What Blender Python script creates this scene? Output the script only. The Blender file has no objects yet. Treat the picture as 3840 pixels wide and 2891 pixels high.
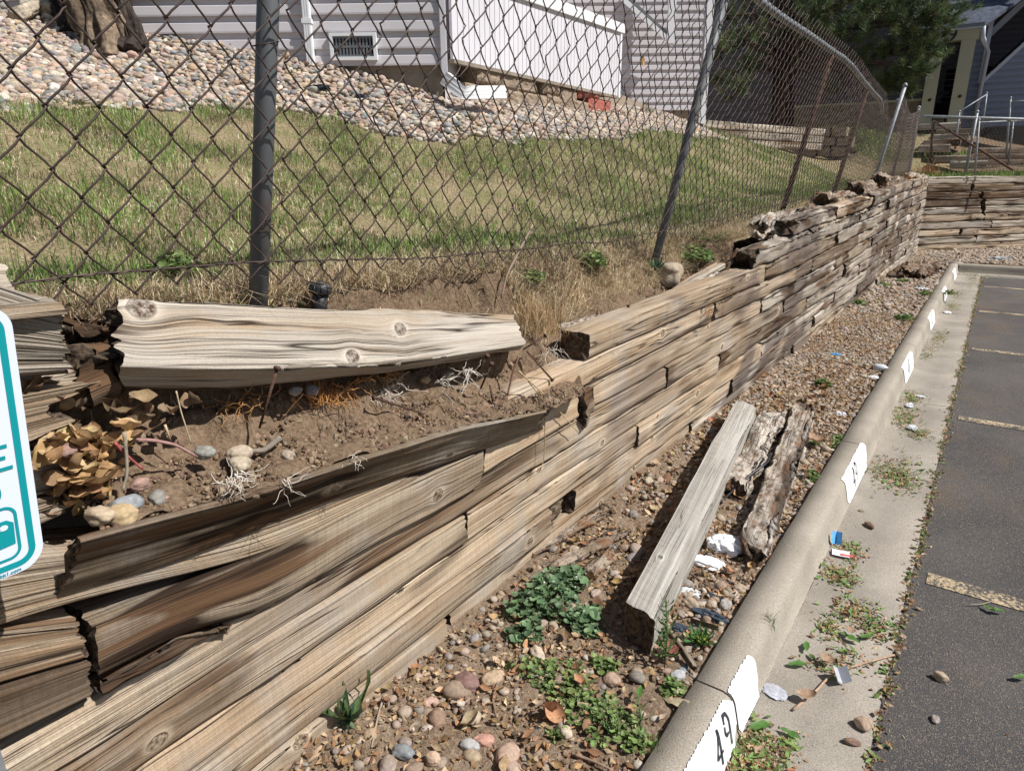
import bpy, math, random
import numpy as np
from mathutils import Vector, noise as mnoise
random.seed(7); RNG = np.random.default_rng(11)
sc = bpy.context.scene
R_ = math.radians

# ------------------------------------------------------------------ camera
CAMP = np.array([0.0, 0.0, 1.75])
FPX, CX, CY = 2470.0, 1920.0, 1445.5
def _n(v):
    v = np.array(v, float); return v / np.linalg.norm(v)
_Y = _n((3774 - CX, -(640 - CY), -FPX)); _X = -_n((-1700 - CX, -(690 - CY), -FPX))
_X = _n(_X - _Y * _X.dot(_Y)); _Z = np.cross(_X, _Y)
RM = np.array([_X, _Y, _Z])                     # world = RM @ camera axes
cam = bpy.data.cameras.new('camera'); camo = bpy.data.objects.new('camera', cam)
sc.collection.objects.link(camo); sc.camera = camo
cam.sensor_width = 36.0; cam.lens = 36.0 * FPX / 3840.0; cam.clip_start = 0.05; cam.clip_end = 400
from mathutils import Matrix
M4 = Matrix([list(RM[i]) + [CAMP[i]] for i in range(3)] + [[0, 0, 0, 1]]); camo.matrix_world = M4

# ------------------------------------------------------------------ light
SUN = _n((0.80, 0.20, 1.0))                     # towards the sun
w = bpy.data.worlds.new('World'); sc.world = w; w.use_nodes = True
nt = w.node_tree; bg = nt.nodes['Background']; sky = nt.nodes.new('ShaderNodeTexSky')
sky.sky_type = 'NISHITA'; sky.sun_disc = False
sky.sun_elevation = math.asin(SUN[2]); sky.sun_rotation = math.atan2(SUN[0], SUN[1])
nt.links.new(sky.outputs[0], bg.inputs[0]); bg.inputs[1].default_value = 0.062
sl = bpy.data.lights.new('sun', 'SUN'); sl.energy = 5.0; sl.angle = R_(0.55); sl.color = (1.0, 0.965, 0.915)
so = bpy.data.objects.new('sun', sl); sc.collection.objects.link(so)
so.rotation_euler = Vector(SUN).to_track_quat('Z', 'Y').to_euler()
sc.view_settings.view_transform = 'Standard'; sc.view_settings.look = 'None'
sc.view_settings.exposure = 0.22; sc.view_settings.gamma = 1.0
sc.render.engine = 'CYCLES'; sc.cycles.max_bounces = 5; sc.cycles.use_denoising = True

# ------------------------------------------------------------------ picture-to-place helpers
def ray(u, v): return RM @ np.array([(u - CX) / FPX, -(v - CY) / FPX, -1.0])
def onz(u, v, z): d = ray(u, v); return CAMP + d * (z - CAMP[2]) / d[2]
def onx(u, v, x): d = ray(u, v); return CAMP + d * (x - CAMP[0]) / d[0]
def ony(u, v, y): d = ray(u, v); return CAMP + d * (y - CAMP[1]) / d[1]
def onp(u, v, p, n):
    d = ray(u, v); n = np.array(n, float); return CAMP + d * ((np.array(p) - CAMP).dot(n) / d.dot(n))
def z4(x, y): return (x * .6006, 950 + y * .6006)
def z5(x, y): return (1200 + x * .6006, 950 + y * .6006)
def z6(x, y): return (2400 + x * .651, 950 + y * .651)
def z7(x, y): return (x * .6012, 1890 + y * .6012)
def z8(x, y): return (1200 + x * .6012, 1890 + y * .6012)
def z9(x, y): return (2400 + x * .651, 1890 + y * .651)
def D(x, y): return (x * 1.736, y * 1.736)

# ------------------------------------------------------------------ noise
def _hash(ix, iy, iz, seed):
    h = (ix.astype(np.int64) * 374761393 + iy.astype(np.int64) * 668265263 + iz.astype(np.int64) * 2147483647 + seed * 1274126177) & 0xffffffff
    h = ((h ^ (h >> 13)) * 1274126177) & 0xffffffff
    h = ((h ^ (h >> 16)) * 2246822519) & 0xffffffff
    return ((h ^ (h >> 15)) & 0xffffff) / float(0xffffff)
def vn(x, y=0.0, z=0.0, seed=0):
    x, y, z = np.broadcast_arrays(np.asarray(x, float), np.asarray(y, float), np.asarray(z, float))
    fx, fy, fz = np.floor(x), np.floor(y), np.floor(z)
    tx, ty, tz = x - fx, y - fy, z - fz
    tx = tx * tx * (3 - 2 * tx); ty = ty * ty * (3 - 2 * ty); tz = tz * tz * (3 - 2 * tz)
    r = 0
    for a in (0, 1):
        for b in (0, 1):
            for c in (0, 1):
                wt = (tx if a else 1 - tx) * (ty if b else 1 - ty) * (tz if c else 1 - tz)
                r = r + wt * _hash(fx + a, fy + b, fz + c, seed)
    return r * 2 - 1
def fbm(x, y=0.0, z=0.0, seed=0, o=4):
    r, a = 0, 1.0
    for i in range(o):
        r = r + a * vn(np.asarray(x) * 2 ** i, np.asarray(y) * 2 ** i, np.asarray(z) * 2 ** i, seed + i * 17); a *= .5
    return r
def sst(a, b, x):
    t = np.clip((np.asarray(x, float) - a) / (b - a), 0, 1); return t * t * (3 - 2 * t)

# ------------------------------------------------------------------ object helpers
ORG = {}
def thing(name, label, cat, loc=(0, 0, 0), group=None):
    o = bpy.data.objects.new(name, None); sc.collection.objects.link(o); o.location = loc
    o.empty_display_size = .1
    o['label'] = label; o['category'] = cat
    if group: o['group'] = group
    ORG[o.name] = np.array(loc, float); return o
def tag(o, label, cat, group=None):
    o['label'] = label; o['category'] = cat
    if group: o['group'] = group
    return o
def mk(name, V, F, mat, parent=None, smooth=True, uv=None, attrs=None, kind=None, mats=None, midx=None):
    """V (n,3) world coordinates; F list of int arrays (m,3)/(m,4); uv per vertex (n,2); attrs {name:(n,4)}"""
    V = np.asarray(V, float)
    if parent is not None: org = ORG[parent.name]
    else: org = np.array([V[:, 0].mean(), V[:, 1].mean(), V[:, 2].min()])
    if isinstance(F, np.ndarray): F = [F]
    F = [np.asarray(f, int) for f in F if len(f)]
    me = bpy.data.meshes.new(name)
    me.vertices.add(len(V)); me.vertices.foreach_set('co', (V - org).astype(np.float32).ravel())
    nl = sum(f.size for f in F); npo = sum(len(f) for f in F)
    me.loops.add(nl); li = np.concatenate([f.ravel() for f in F]); me.loops.foreach_set('vertex_index', li.astype(np.int32))
    me.polygons.add(npo)
    tot = np.concatenate([np.full(len(f), f.shape[1]) for f in F]); st = np.concatenate([[0], np.cumsum(tot)[:-1]])
    me.polygons.foreach_set('loop_start', st.astype(np.int32))
    me.polygons.foreach_set('use_smooth', np.full(npo, bool(smooth)))
    if midx is not None: me.polygons.foreach_set('material_index', np.asarray(midx, np.int32))
    if uv is not None:
        l = me.uv_layers.new(name='UVMap'); l.data.foreach_set('uv', np.asarray(uv, np.float32)[li].ravel())
    for k, a in (attrs or {}).items():
        at = me.attributes.new(k, 'FLOAT_COLOR', 'POINT'); at.data.foreach_set('color', np.asarray(a, np.float32).ravel())
    me.update(calc_edges=True); me.validate()
    for m in (mats or [mat]): me.materials.append(m)
    o = bpy.data.objects.new(name, me); sc.collection.objects.link(o)
    if parent is not None: o.parent = parent; ORG[o.name] = org
    else: o.location = org; ORG[o.name] = org
    if parent is not None and parent.type == 'MESH': pass
    if kind: o['kind'] = kind
    return o
class MB:
    def __init__(s): s.V = []; s.Q = []; s.T = []; s.n = 0
    def add(s, V, Q=None, T=None):
        V = np.asarray(V, float)
        if Q is not None and len(Q): s.Q.append(np.asarray(Q) + s.n)
        if T is not None and len(T): s.T.append(np.asarray(T) + s.n)
        s.V.append(V); s.n += len(V)
    def box(s, a, b, u=(1, 0, 0), v=(0, 1, 0), w_=(0, 0, 1), o=(0, 0, 0)):
        o = np.array(o, float); u, v, w_ = map(lambda q: np.array(q, float), (u, v, w_)); P = []
        for k in (0, 1):
            for j in (0, 1):
                for i in (0, 1):
                    P.append(o + u * (b[0] if i else a[0]) + v * (b[1] if j else a[1]) + w_ * (b[2] if k else a[2]))
        s.add(P, [[0, 2, 3, 1], [4, 5, 7, 6], [0, 1, 5, 4], [2, 6, 7, 3], [0, 4, 6, 2], [1, 3, 7, 5]])
    def tube(s, P, r, n=8, cap=True):
        P = np.asarray(P, float); r = np.broadcast_to(np.asarray(r, float), (len(P),))
        t = np.gradient(P, axis=0); t /= np.linalg.norm(t, axis=1, keepdims=True) + 1e-12
        ref = np.array([0, 0, 1.0]) if abs(t[len(t) // 2][2]) < .8 else np.array([1.0, 0, 0])
        a = np.cross(t, ref); a /= np.linalg.norm(a, axis=1, keepdims=True) + 1e-12; b = np.cross(t, a)
        th = np.arange(n) * 2 * np.pi / n
        V = P[:, None] + r[:, None, None] * (a[:, None] * np.cos(th)[None, :, None] + b[:, None] * np.sin(th)[None, :, None])
        V = V.reshape(-1, 3); i, j = np.meshgrid(np.arange(len(P) - 1), np.arange(n), indexing='ij'); j2 = (j + 1) % n
        Q = np.stack([i * n + j, i * n + j2, (i + 1) * n + j2, (i + 1) * n + j], -1).reshape(-1, 4)
        T = []
        if cap:
            V = np.vstack([V, P[:1], P[-1:]]); c0 = len(V) - 2; c1 = c0 + 1; m = (len(P) - 1) * n
            T = [[c0, (k + 1) % n, k] for k in range(n)] + [[c1, m + k, m + (k + 1) % n] for k in range(n)]
        s.add(V, Q, T)
    def build(s, name, mat, parent=None, **k):
        F = []
        if s.Q: F.append(np.concatenate(s.Q))
        if s.T: F.append(np.concatenate(s.T))
        return mk(name, np.vstack(s.V), F, mat, parent, **k)

def grid_faces(nu, nv):
    i, j = np.meshgrid(np.arange(nu - 1), np.arange(nv - 1), indexing='ij')
    return np.stack([i * nv + j, (i + 1) * nv + j, (i + 1) * nv + j + 1, i * nv + j + 1], -1).reshape(-1, 4)

# ------------------------------------------------------------------ materials
def nodes(name, rough=.8, spec=.3):
    m = bpy.data.materials.new(name); m.use_nodes = True; t = m.node_tree; b = t.nodes['Principled BSDF']
    b.inputs['Roughness'].default_value = rough; b.inputs['Specular IOR Level'].default_value = spec
    return m, t, b
class NT:
    def __init__(s, t): s.t = t
    def n(s, ty, **k):
        x = s.t.nodes.new(ty)
        for a, b in k.items(): setattr(x, a, b)
        return x
    def l(s, a, b): s.t.links.new(a, b)
    def math(s, op, a, b=None, c=None, clamp=False):
        x = s.n('ShaderNodeMath', operation=op, use_clamp=clamp)
        for i, v in enumerate((a, b, c)):
            if v is None: continue
            if hasattr(v, 'is_linked'): s.l(v, x.inputs[i])
            else: x.inputs[i].default_value = v
        return x.outputs[0]
    def noise(s, vec, scale, detail=3, rough=.55, dist=0.0):
        x = s.n('ShaderNodeTexNoise'); x.inputs['Scale'].default_value = scale; x.inputs['Detail'].default_value = detail
        x.inputs['Roughness'].default_value = rough; x.inputs['Distortion'].default_value = dist
        if vec is not None: s.l(vec, x.inputs['Vector'])
        return x.outputs[0]
    def ramp(s, f, stops):
        x = s.n('ShaderNodeValToRGB'); e = x.color_ramp.elements
        while len(e) < len(stops): e.new(.5)
        for q, (p, c) in zip(e, stops): q.position = p; q.color = (*c, 1) if len(c) == 3 else c
        s.l(f, x.inputs[0]); return x.outputs[0]
    def mapr(s, f, a, b, c=0.0, d=1.0, clamp=True):
        x = s.n('ShaderNodeMapRange', clamp=clamp); s.l(f, x.inputs[0])
        for i, v in zip((1, 2, 3, 4), (a, b, c, d)): x.inputs[i].default_value = v
        return x.outputs[0]
    def mix(s, f, a, b, mode='MIX'):
        x = s.n('ShaderNodeMix', data_type='RGBA', blend_type=mode)
        if hasattr(f, 'is_linked'): s.l(f, x.inputs[0])
        else: x.inputs[0].default_value = f
        for i, v in ((6, a), (7, b)):
            if hasattr(v, 'is_linked'): s.l(v, x.inputs[i])
            else: x.inputs[i].default_value = (*v, 1)
        return x.outputs[2]
    def scalev(s, vec, sc_, off=(0, 0, 0)):
        x = s.n('ShaderNodeMapping'); s.l(vec, x.inputs[0]); x.inputs['Scale'].default_value = sc_; x.inputs['Location'].default_value = off
        return x.outputs[0]
    def bump(s, h, strength, dist, normal=None):
        x = s.n('ShaderNodeBump'); x.inputs['Strength'].default_value = strength; x.inputs['Distance'].default_value = dist
        s.l(h, x.inputs['Height'])
        if normal is not None: s.l(normal, x.inputs['Normal'])
        return x.outputs[0]

def wood_mat(name, c_lo, c_hi, c_brown, stain=1.0, crack=1.0, rot=0.0, deep=0.0):
    m, t, b = nodes(name, .88, .12); N = NT(t)
    uv = N.n('ShaderNodeUVMap').outputs[0]; oi = N.n('ShaderNodeObjectInfo')
    comb = N.n('ShaderNodeCombineXYZ'); N.l(N.math('MULTIPLY', oi.outputs['Random'], 37.0), comb.inputs[2])
    add = N.n('ShaderNodeVectorMath', operation='ADD'); N.l(uv, add.inputs[0]); N.l(comb.outputs[0], add.inputs[1]); P = add.outputs[0]
    at = N.n('ShaderNodeAttribute', attribute_name='msk'); sep = N.n('ShaderNodeSeparateColor'); N.l(at.outputs['Color'], sep.inputs[0]); knot, stn, endg = sep.outputs
    geo = N.n('ShaderNodeTexCoord').outputs['Object']
    # slow waviness of the grain
    wv = N.noise(N.scalev(P, (1.6, 4, 1)), 1.0, 2); wc = N.n('ShaderNodeCombineXYZ'); N.l(N.math('MULTIPLY', N.math('SUBTRACT', wv, .5), .022), wc.inputs[1])
    a2 = N.n('ShaderNodeVectorMath', operation='ADD'); N.l(P, a2.inputs[0]); N.l(wc.outputs[0], a2.inputs[1]); P = a2.outputs[0]
    tone = N.mapr(N.math('FRACT', N.math('MULTIPLY', oi.outputs['Random'], 7.31)), 0, 1, .74, 1.12); tc = N.n('ShaderNodeCombineColor'); [N.l(tone, tc.inputs[i]) for i in range(3)]
    broad = N.noise(N.scalev(P, (.7, 11, 1)), 1.0, 3, .55); col = N.mix(N.mapr(broad, .34, .66), c_lo, c_hi)
    b2 = N.noise(N.scalev(P, (.9, 20, 1), (5, 3, 2)), 1.0, 4, .6); col = N.mix(N.mapr(b2, .50, .70, 0, .8), col, c_brown)
    pale = N.noise(N.scalev(P, (1.1, 34, 1), (8, 2, 5)), 1.0, 3, .6); col = N.mix(N.mapr(pale, .58, .72, 0, .55), col, tuple(min(.78, x * 1.25 + .03) for x in c_hi))
    fine = N.noise(N.scalev(P, (2.2, 520, 1), (1, 8, 3)), 1.0, 2, .6); mid = N.noise(N.scalev(P, (1.3, 190, 1), (9, 1, 7)), 1.0, 3, .6); fib = N.noise(N.scalev(geo, (1, 1, 1)), 240, 2, .6)
    gl = N.math('ADD', N.mapr(fine, .3, .66, .0, .5), N.mapr(mid, .32, .62, 0, .5))
    col = N.mix(1.0, col, N.ramp(gl, [(0, (.50, .46, .42)), (.4, (.84, .83, .82)), (1, (1.12, 1.12, 1.12))]), 'MULTIPLY')
    col = N.mix(1.0, col, N.ramp(fib, [(.3, (.86, .86, .86)), (.7, (1.1, 1.1, 1.1))]), 'MULTIPLY'); col = N.mix(1.0, col, tc.outputs[0], 'MULTIPLY')
    wth = N.noise(geo, 3.4, 5, .65); col = N.mix(N.mapr(wth, .48, .66, 0, .5), col, N.mix(N.mapr(mid, .3, .7), (.30, .27, .235), (.56, .525, .48)))
    saw = N.noise(N.scalev(P, (150, 5, 1), (2, 9, 4)), 1.0, 1, .5); col = N.mix(1.0, col, N.ramp(saw, [(.35, (1 - .10 * (1 - deep), 1 - .10 * (1 - deep), 1 - .10 * (1 - deep))), (.65, (1 + .06 * (1 - deep), 1 + .06 * (1 - deep), 1 + .06 * (1 - deep)))]), 'MULTIPLY')
    dkf = N.math('SUBTRACT', 1.0, at.outputs['Alpha']); col = N.mix(N.math('MULTIPLY', dkf, .85), col, N.mix(N.mapr(mid, .3, .7), (.095, .072, .062), (.20, .165, .145)))
    # checks and cracks: long and thin
    ck = N.noise(N.scalev(P, (.8, 75, 1), (2, 2, 9)), 1.0, 1, .5); ck2 = N.noise(N.scalev(P, (.9, 24, 1), (7, 4, 1)), 1.0, 1.5, .5)
    lim = N.noise(N.scalev(P, (1.5, 9, 1), (4, 6, 1)), 1.0, 2)
    c1 = N.mapr(N.math('ABSOLUTE', N.math('SUBTRACT', ck, .5)), 0.0, .030, .75, 0); c2 = N.mapr(N.math('ABSOLUTE', N.math('SUBTRACT', ck2, .46)), 0.0, .014 + .020 * deep, 1, 0)
    cr = N.math('MULTIPLY', N.math('MAXIMUM', c1, c2), N.mapr(lim, .50 - .07 * deep, .58 - .07 * deep), clamp=True); cr = N.math('MULTIPLY', cr, crack, clamp=True)
    col = N.mix(cr, col, (.035, .024, .017))
    # stains
    sm = N.noise(N.scalev(P, (1.2, 22, 1), (3, 3, 3)), 1.0, 4, .6); sf = N.math('MULTIPLY', stn, N.mapr(sm, .30, .56, .0, 1.2), clamp=True); sf = N.math('MULTIPLY', sf, stain, clamp=True)
    col = N.mix(sf, col, N.mix(N.mapr(b2, .42, .58), (.030, .019, .013), (.13, .075, .042)))
    # knots: brown heart with radial checks and a dark rim
    kn2 = N.noise(geo, 70, 3, .65); kc = N.mix(N.mapr(kn2, .38, .62), (.075, .042, .024), tuple(x * .62 for x in c_hi)); core = N.mapr(knot, .36, .52); col = N.mix(core, col, kc)
    rim = N.mapr(N.math('ABSOLUTE', N.math('SUBTRACT', knot, .42)), 0, .07, 1, 0); rim = N.math('MULTIPLY', rim, N.mapr(kn2, .3, .6, .25, 1)); col = N.mix(N.math('MULTIPLY', rim, .75), col, (.03, .02, .013))
    halo = N.mapr(knot, .03, .30, 0, .35); col = N.mix(N.math('MULTIPLY', halo, N.math('SUBTRACT', 1.0, core)), col, tuple(min(.78, x * 1.2) for x in c_hi))
    eg = N.noise(geo, 60, 4, .7); ec = N.mix(N.mapr(eg, .35, .65), (.03, .02, .015), (.17, .125, .09)); col = N.mix(endg, col, ec)
    h = N.math('ADD', N.math('MULTIPLY', gl, .45), N.math('MULTIPLY', cr, -1.6)); h = N.math('ADD', h, N.math('MULTIPLY', mid, .5)); h = N.math('SUBTRACT', h, N.math('MULTIPLY', rim, .8)); h = N.math('ADD', h, N.math('MULTIPLY', fib, .25)); h = N.math('ADD', h, N.math('MULTIPLY', kn2, N.math('MULTIPLY', core, .8)))
    if rot > 0:
        rn = N.noise(N.scalev(geo, (1, .45, 1)), 42, 5, .75, .8); rn2 = N.noise(geo, 11, 4, .65)
        col = N.mix(N.mapr(rn, .50, .60, 0, rot), col, (.05, .028, .018)); col = N.mix(N.mapr(rn2, .54, .64, 0, rot * .8), col, (.20, .095, .045)); h = N.math('ADD', h, N.math('MULTIPLY', rn, -3.5 * rot))
    N.l(col, b.inputs['Base Color']); N.l(N.bump(h, .75, .0028), b.inputs['Normal'])
    return m
M = {}
M['tan'] = wood_mat('tan_weathered_wood', (.46, .34, .225), (.64, .52, .385), (.33, .21, .12), deep=.3)
M['grey'] = wood_mat('grey_weathered_wood', (.42, .36, .29), (.64, .575, .49), (.36, .28, .195), stain=.9, deep=.5)
M['silver'] = wood_mat('silvered_wood', (.38, .32, .25), (.57, .515, .44), (.40, .27, .15), stain=.8, crack=1.0, deep=1.0)
M['pale'] = wood_mat('pale_driftwood', (.52, .485, .43), (.68, .65, .595), (.40, .36, .31), stain=.5, crack=.6)
M['dark'] = wood_mat('dark_stained_wood', (.15, .105, .07), (.33, .26, .19), (.07, .045, .03), stain=1.2)
M['umber'] = wood_mat('umber_wood', (.27, .205, .14), (.42, .345, .255), (.15, .095, .055), stain=1.2)
M['rot'] = wood_mat('rotten_wood', (.30, .22, .15), (.55, .47, .38), (.18, .10, .055), rot=.9, crack=.8)
M['rotpale'] = wood_mat('pale_rotten_wood', (.42, .36, .29), (.62, .57, .50), (.26, .18, .12), rot=.75, crack=1)

def attr_mat(name, rough=.8, spec=.3, ns=40, var=.25, bumpd=.002, bumps=.5, trans=0.0, atname='col'):
    m, t, b = nodes(name, rough, spec); N = NT(t)
    at = N.n('ShaderNodeAttribute', attribute_name=atname); geo = N.n('ShaderNodeTexCoord').outputs['Object']
    n1 = N.noise(geo, ns, 4, .6)
    v = N.mapr(n1, .3, .7, 1 - var, 1 + var)
    cv = N.n('ShaderNodeCombineColor'); [N.l(v, cv.inputs[i]) for i in range(3)]
    col = N.mix(1.0, at.outputs['Color'], cv.outputs[0], 'MULTIPLY')
    N.l(col, b.inputs['Base Color'])
    if bumps > 0: N.l(N.bump(n1, bumps, bumpd), b.inputs['Normal'])
    if trans > 0:
        tr = N.n('ShaderNodeBsdfTranslucent'); N.l(col, tr.inputs[0]); mx = N.n('ShaderNodeMixShader'); mx.inputs[0].default_value = trans
        out = t.nodes['Material Output']; N.l(b.outputs[0], mx.inputs[1]); N.l(tr.outputs[0], mx.inputs[2]); N.l(mx.outputs[0], out.inputs[0])
    return m
M['stone'] = attr_mat('pebble_stone', .75, .3, 90, .28, .0015, .5)
M['leaf'] = attr_mat('leaf_tissue', .55, .4, 60, .2, .001, .2, trans=.3)
M['blade'] = attr_mat('grass_blade', .6, .3, 30, .2, 0, 0, trans=.14)
M['litter'] = attr_mat('dry_leaf_litter', .8, .2, 70, .3, .001, .3, trans=.15)
M['needle'] = attr_mat('pine_needles', .5, .4, 10, .2, 0, 0, trans=.2)
M['bark'] = attr_mat('rough_bark', .9, .1, 22, .55, .02, 1.0)
M['twig'] = attr_mat('twig_bark', .85, .15, 60, .3, .001, .4)

def plain(name, c, rough=.6, spec=.4, metal=0.0, ns=0, var=.15, bump=0, bs=30):
    m, t, b = nodes(name, rough, spec); N = NT(t); b.inputs['Metallic'].default_value = metal
    if ns:
        geo = N.n('ShaderNodeTexCoord').outputs['Object']; n1 = N.noise(geo, ns, 4, .6)
        col = N.mix(N.mapr(n1, .3, .7), tuple(x * (1 - var) for x in c), tuple(min(1, x * (1 + var)) for x in c)); N.l(col, b.inputs['Base Color'])
        if bump: N.l(N.bump(n1, .6, bump), b.inputs['Normal'])
    else: b.inputs['Base Color'].default_value = (*c, 1)
    return m
def soil_mat(name, c1, c2, c3):
    m, t, b = nodes(name, .95, .1); N = NT(t); geo = N.n('ShaderNodeTexCoord').outputs['Object']
    a = N.noise(geo, 3.2, 4, .6); f = N.noise(geo, 55, 5, .7); g = N.noise(geo, 190, 3, .6)
    col = N.mix(N.mapr(a, .35, .65), c1, c2); col = N.mix(N.mapr(f, .45, .68), col, c3)
    col = N.mix(1.0, col, N.ramp(g, [(.25, (.55, .55, .55)), (.7, (1.25, 1.25, 1.25))]), 'MULTIPLY')
    N.l(col, b.inputs['Base Color']); h = N.math('ADD', f, N.math('MULTIPLY', g, .4)); N.l(N.bump(h, 1.0, .012), b.inputs['Normal'])
    return m
M['soil'] = soil_mat('bare_soil', (.19, .135, .09), (.26, .19, .135), (.36, .28, .205))
M['bank'] = soil_mat('loose_brown_soil', (.16, .105, .07), (.24, .165, .11), (.29, .21, .15))
def lawn_mat():
    m, t, b = nodes('lawn_soil', .95, .1); N = NT(t); geo = N.n('ShaderNodeTexCoord').outputs['Object']
    at = N.n('ShaderNodeAttribute', attribute_name='zone'); sp = N.n('ShaderNodeSeparateColor'); N.l(at.outputs['Color'], sp.inputs[0])
    a = N.noise(geo, 4, 4, .6); f = N.noise(geo, 70, 4, .7)
    thatch = N.mix(N.mapr(f, .35, .65), (.14, .10, .06), (.42, .33, .21)); thatch = N.mix(N.mapr(a, .42, .62, .05, .5), thatch, (.13, .16, .05))
    soil = N.mix(N.mapr(f, .35, .65), (.13, .085, .055), (.25, .18, .12)); rock = N.mix(N.mapr(f, .35, .65), (.16, .12, .09), (.33, .27, .21))
    col = N.mix(sp.outputs[0], thatch, rock); col = N.mix(sp.outputs[1], col, soil)
    N.l(col, b.inputs['Base Color']); N.l(N.bump(f, .9, .012), b.inputs['Normal']); return m
M['lawn'] = lawn_mat()
def concrete_mat(name, c, dirt=.5, sp=420):
    m, t, b = nodes(name, .9, .2); N = NT(t); geo = N.n('ShaderNodeTexCoord').outputs['Object']
    a = N.noise(geo, 2.2, 5, .6); s = N.noise(geo, sp, 2, .5); s2 = N.noise(geo, sp * .38, 3, .6)
    col = N.mix(N.mapr(a, .35, .68), c, tuple(x * (1 - .38 * dirt) for x in c))
    col = N.mix(1.0, col, N.ramp(s, [(.30, (.58, .56, .53)), (.5, (1, 1, 1)), (.72, (1.35, 1.33, 1.28))]), 'MULTIPLY')
    col = N.mix(1.0, col, N.ramp(s2, [(.3, (.8, .79, .77)), (.7, (1.15, 1.15, 1.15))]), 'MULTIPLY')
    N.l(col, b.inputs['Base Color']); N.l(N.bump(N.math('ADD', s, s2), .5, .003), b.inputs['Normal']); return m
M['kerb'] = concrete_mat('kerb_concrete', (.40, .36, .305), .7)
M['gutter'] = concrete_mat('gutter_concrete', (.36, .325, .28), .9)
def asphalt_mat(name='asphalt', paint=False):
    m, t, b = nodes(name, .92, .2); N = NT(t); geo = N.n('ShaderNodeNewGeometry').outputs['Position']
    a = N.noise(geo, 1.1, 4, .6); a2 = N.noise(N.scalev(geo, (1, .6, 1), (3, 5, 1)), 1.7, 4, .65); v = N.n('ShaderNodeTexVoronoi'); v.inputs['Scale'].default_value = 230; N.l(geo, v.inputs['Vector'])
    s = N.noise(geo, 260, 3, .65)
    col = N.mix(N.mapr(a, .35, .65), (.072, .070, .071), (.120, .113, .109))
    col = N.mix(N.mapr(a2, .52, .74, 0, .75), col, (.16, .115, .08))
    sv = N.n('ShaderNodeSeparateColor'); N.l(v.outputs['Color'], sv.inputs[0])
    col = N.mix(N.mapr(sv.outputs[0], .78, .95, 0, .75), col, (.26, .21, .165))
    col = N.mix(1.0, col, N.ramp(s, [(.3, (.35, .35, .35)), (.5, (.95, .95, .95)), (.72, (1.7, 1.65, 1.6))]), 'MULTIPLY')
    if paint:
        wr = N.noise(geo, 60, 5, .75); wr2 = N.noise(geo, 6, 3, .6)
        k = N.mapr(N.math('ADD', N.math('MULTIPLY', wr, .75), N.math('MULTIPLY', wr2, .35)), .50, .58, 1, 0)
        col = N.mix(k, col, N.mix(N.mapr(s, .3, .7), (.46, .34, .19), (.74, .60, .40)))
    N.l(col, b.inputs['Base Color']); N.l(N.bump(N.math('ADD', s, N.math('MULTIPLY', v.outputs['Distance'], .5)), .9, .006), b.inputs['Normal']); return m
M['asphalt'] = asphalt_mat(); M['stripe'] = asphalt_mat('worn_yellow_paint', True)
def paint_mat():
    m, t, b = nodes('white_kerb_paint', .7, .25); N = NT(t); geo = N.n('ShaderNodeTexCoord').outputs['Object']; a = N.noise(geo, 240, 4, .7); c = N.noise(geo, 14, 4, .6); k = N.mapr(N.math('ADD', a, N.math('MULTIPLY', c, .55)), .94, 1.0)
    col = N.mix(N.mapr(c, .4, .7), (.80, .80, .80), (.66, .65, .63)); col = N.mix(k, col, (.36, .32, .27)); N.l(col, b.inputs['Base Color']); N.l(N.bump(a, .6, .002), b.inputs['Normal']); return m
M['paint'] = paint_mat()
M['black'] = plain('black_paint', (.035, .04, .05), .7, .2, ns=60, var=.3)
M['galv'] = plain('galvanised_steel', (.27, .29, .305), .6, .4, .4, ns=14, var=.3)
def rusty():
    m, t, b = nodes('rusty_galvanised_steel', .6, .4); N = NT(t); geo = N.n('ShaderNodeTexCoord').outputs['Object']; b.inputs['Metallic'].default_value = .3
    a = N.noise(N.scalev(geo, (9, 9, 1.6)), 1.2, 4, .65)
    col = N.mix(N.mapr(a, .57, .80), (.145, .155, .165), (.14, .085, .055)); N.l(col, b.inputs['Base Color']); N.l(N.mapr(a, .4, .6, .5, .85), b.inputs['Roughness']); return m
M['post'] = rusty()
M['wire'] = plain('rusty_brown_wire', (.075, .052, .045), .6, .4, .35, ns=25, var=.45)
M['wireg'] = plain('dull_grey_wire', (.14, .13, .125), .6, .4, .4, ns=25, var=.3)
M['iron'] = plain('rusty_iron', (.10, .055, .038), .85, .3, .2, ns=90, var=.5, bump=.002)
M['blackpl'] = plain('black_plastic', (.018, .019, .022), .4, .5)
M['vinyl'] = plain('pale_mauve_vinyl', (.565, .54, .56), .55, .3, ns=1.3, var=.07)
M['vinyl2'] = plain('light_vinyl_panel', (.66, .645, .68), .5, .3, ns=1.3, var=.06)
M['white'] = plain('white_trim', (.78, .79, .81), .45, .4)
M['found'] = plain('foundation_concrete', (.26, .22, .175), .95, .1, ns=8, var=.25, bump=.004)
M['block'] = plain('split_face_block', (.30, .235, .175), .95, .1, ns=38, var=.3, bump=.02)
M['redblock'] = plain('red_split_face_block', (.38, .13, .10), .95, .1, ns=38, var=.3, bump=.02)
M['louvre'] = plain('vent_metal', (.17, .18, .19), .5, .5, .3)
M['dark_in'] = plain('dark_void', (.012, .012, .012), .9, .1)
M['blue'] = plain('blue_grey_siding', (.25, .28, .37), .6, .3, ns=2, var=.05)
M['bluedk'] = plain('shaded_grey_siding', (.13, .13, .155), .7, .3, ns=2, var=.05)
M['cream'] = plain('cream_trim', (.50, .48, .36), .6, .3)
M['btrim'] = plain('pale_blue_trim', (.55, .60, .70), .5, .3)
M['shingle'] = plain('grey_blue_shingle', (.10, .115, .15), .9, .1, ns=9, var=.4, bump=.01)
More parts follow.
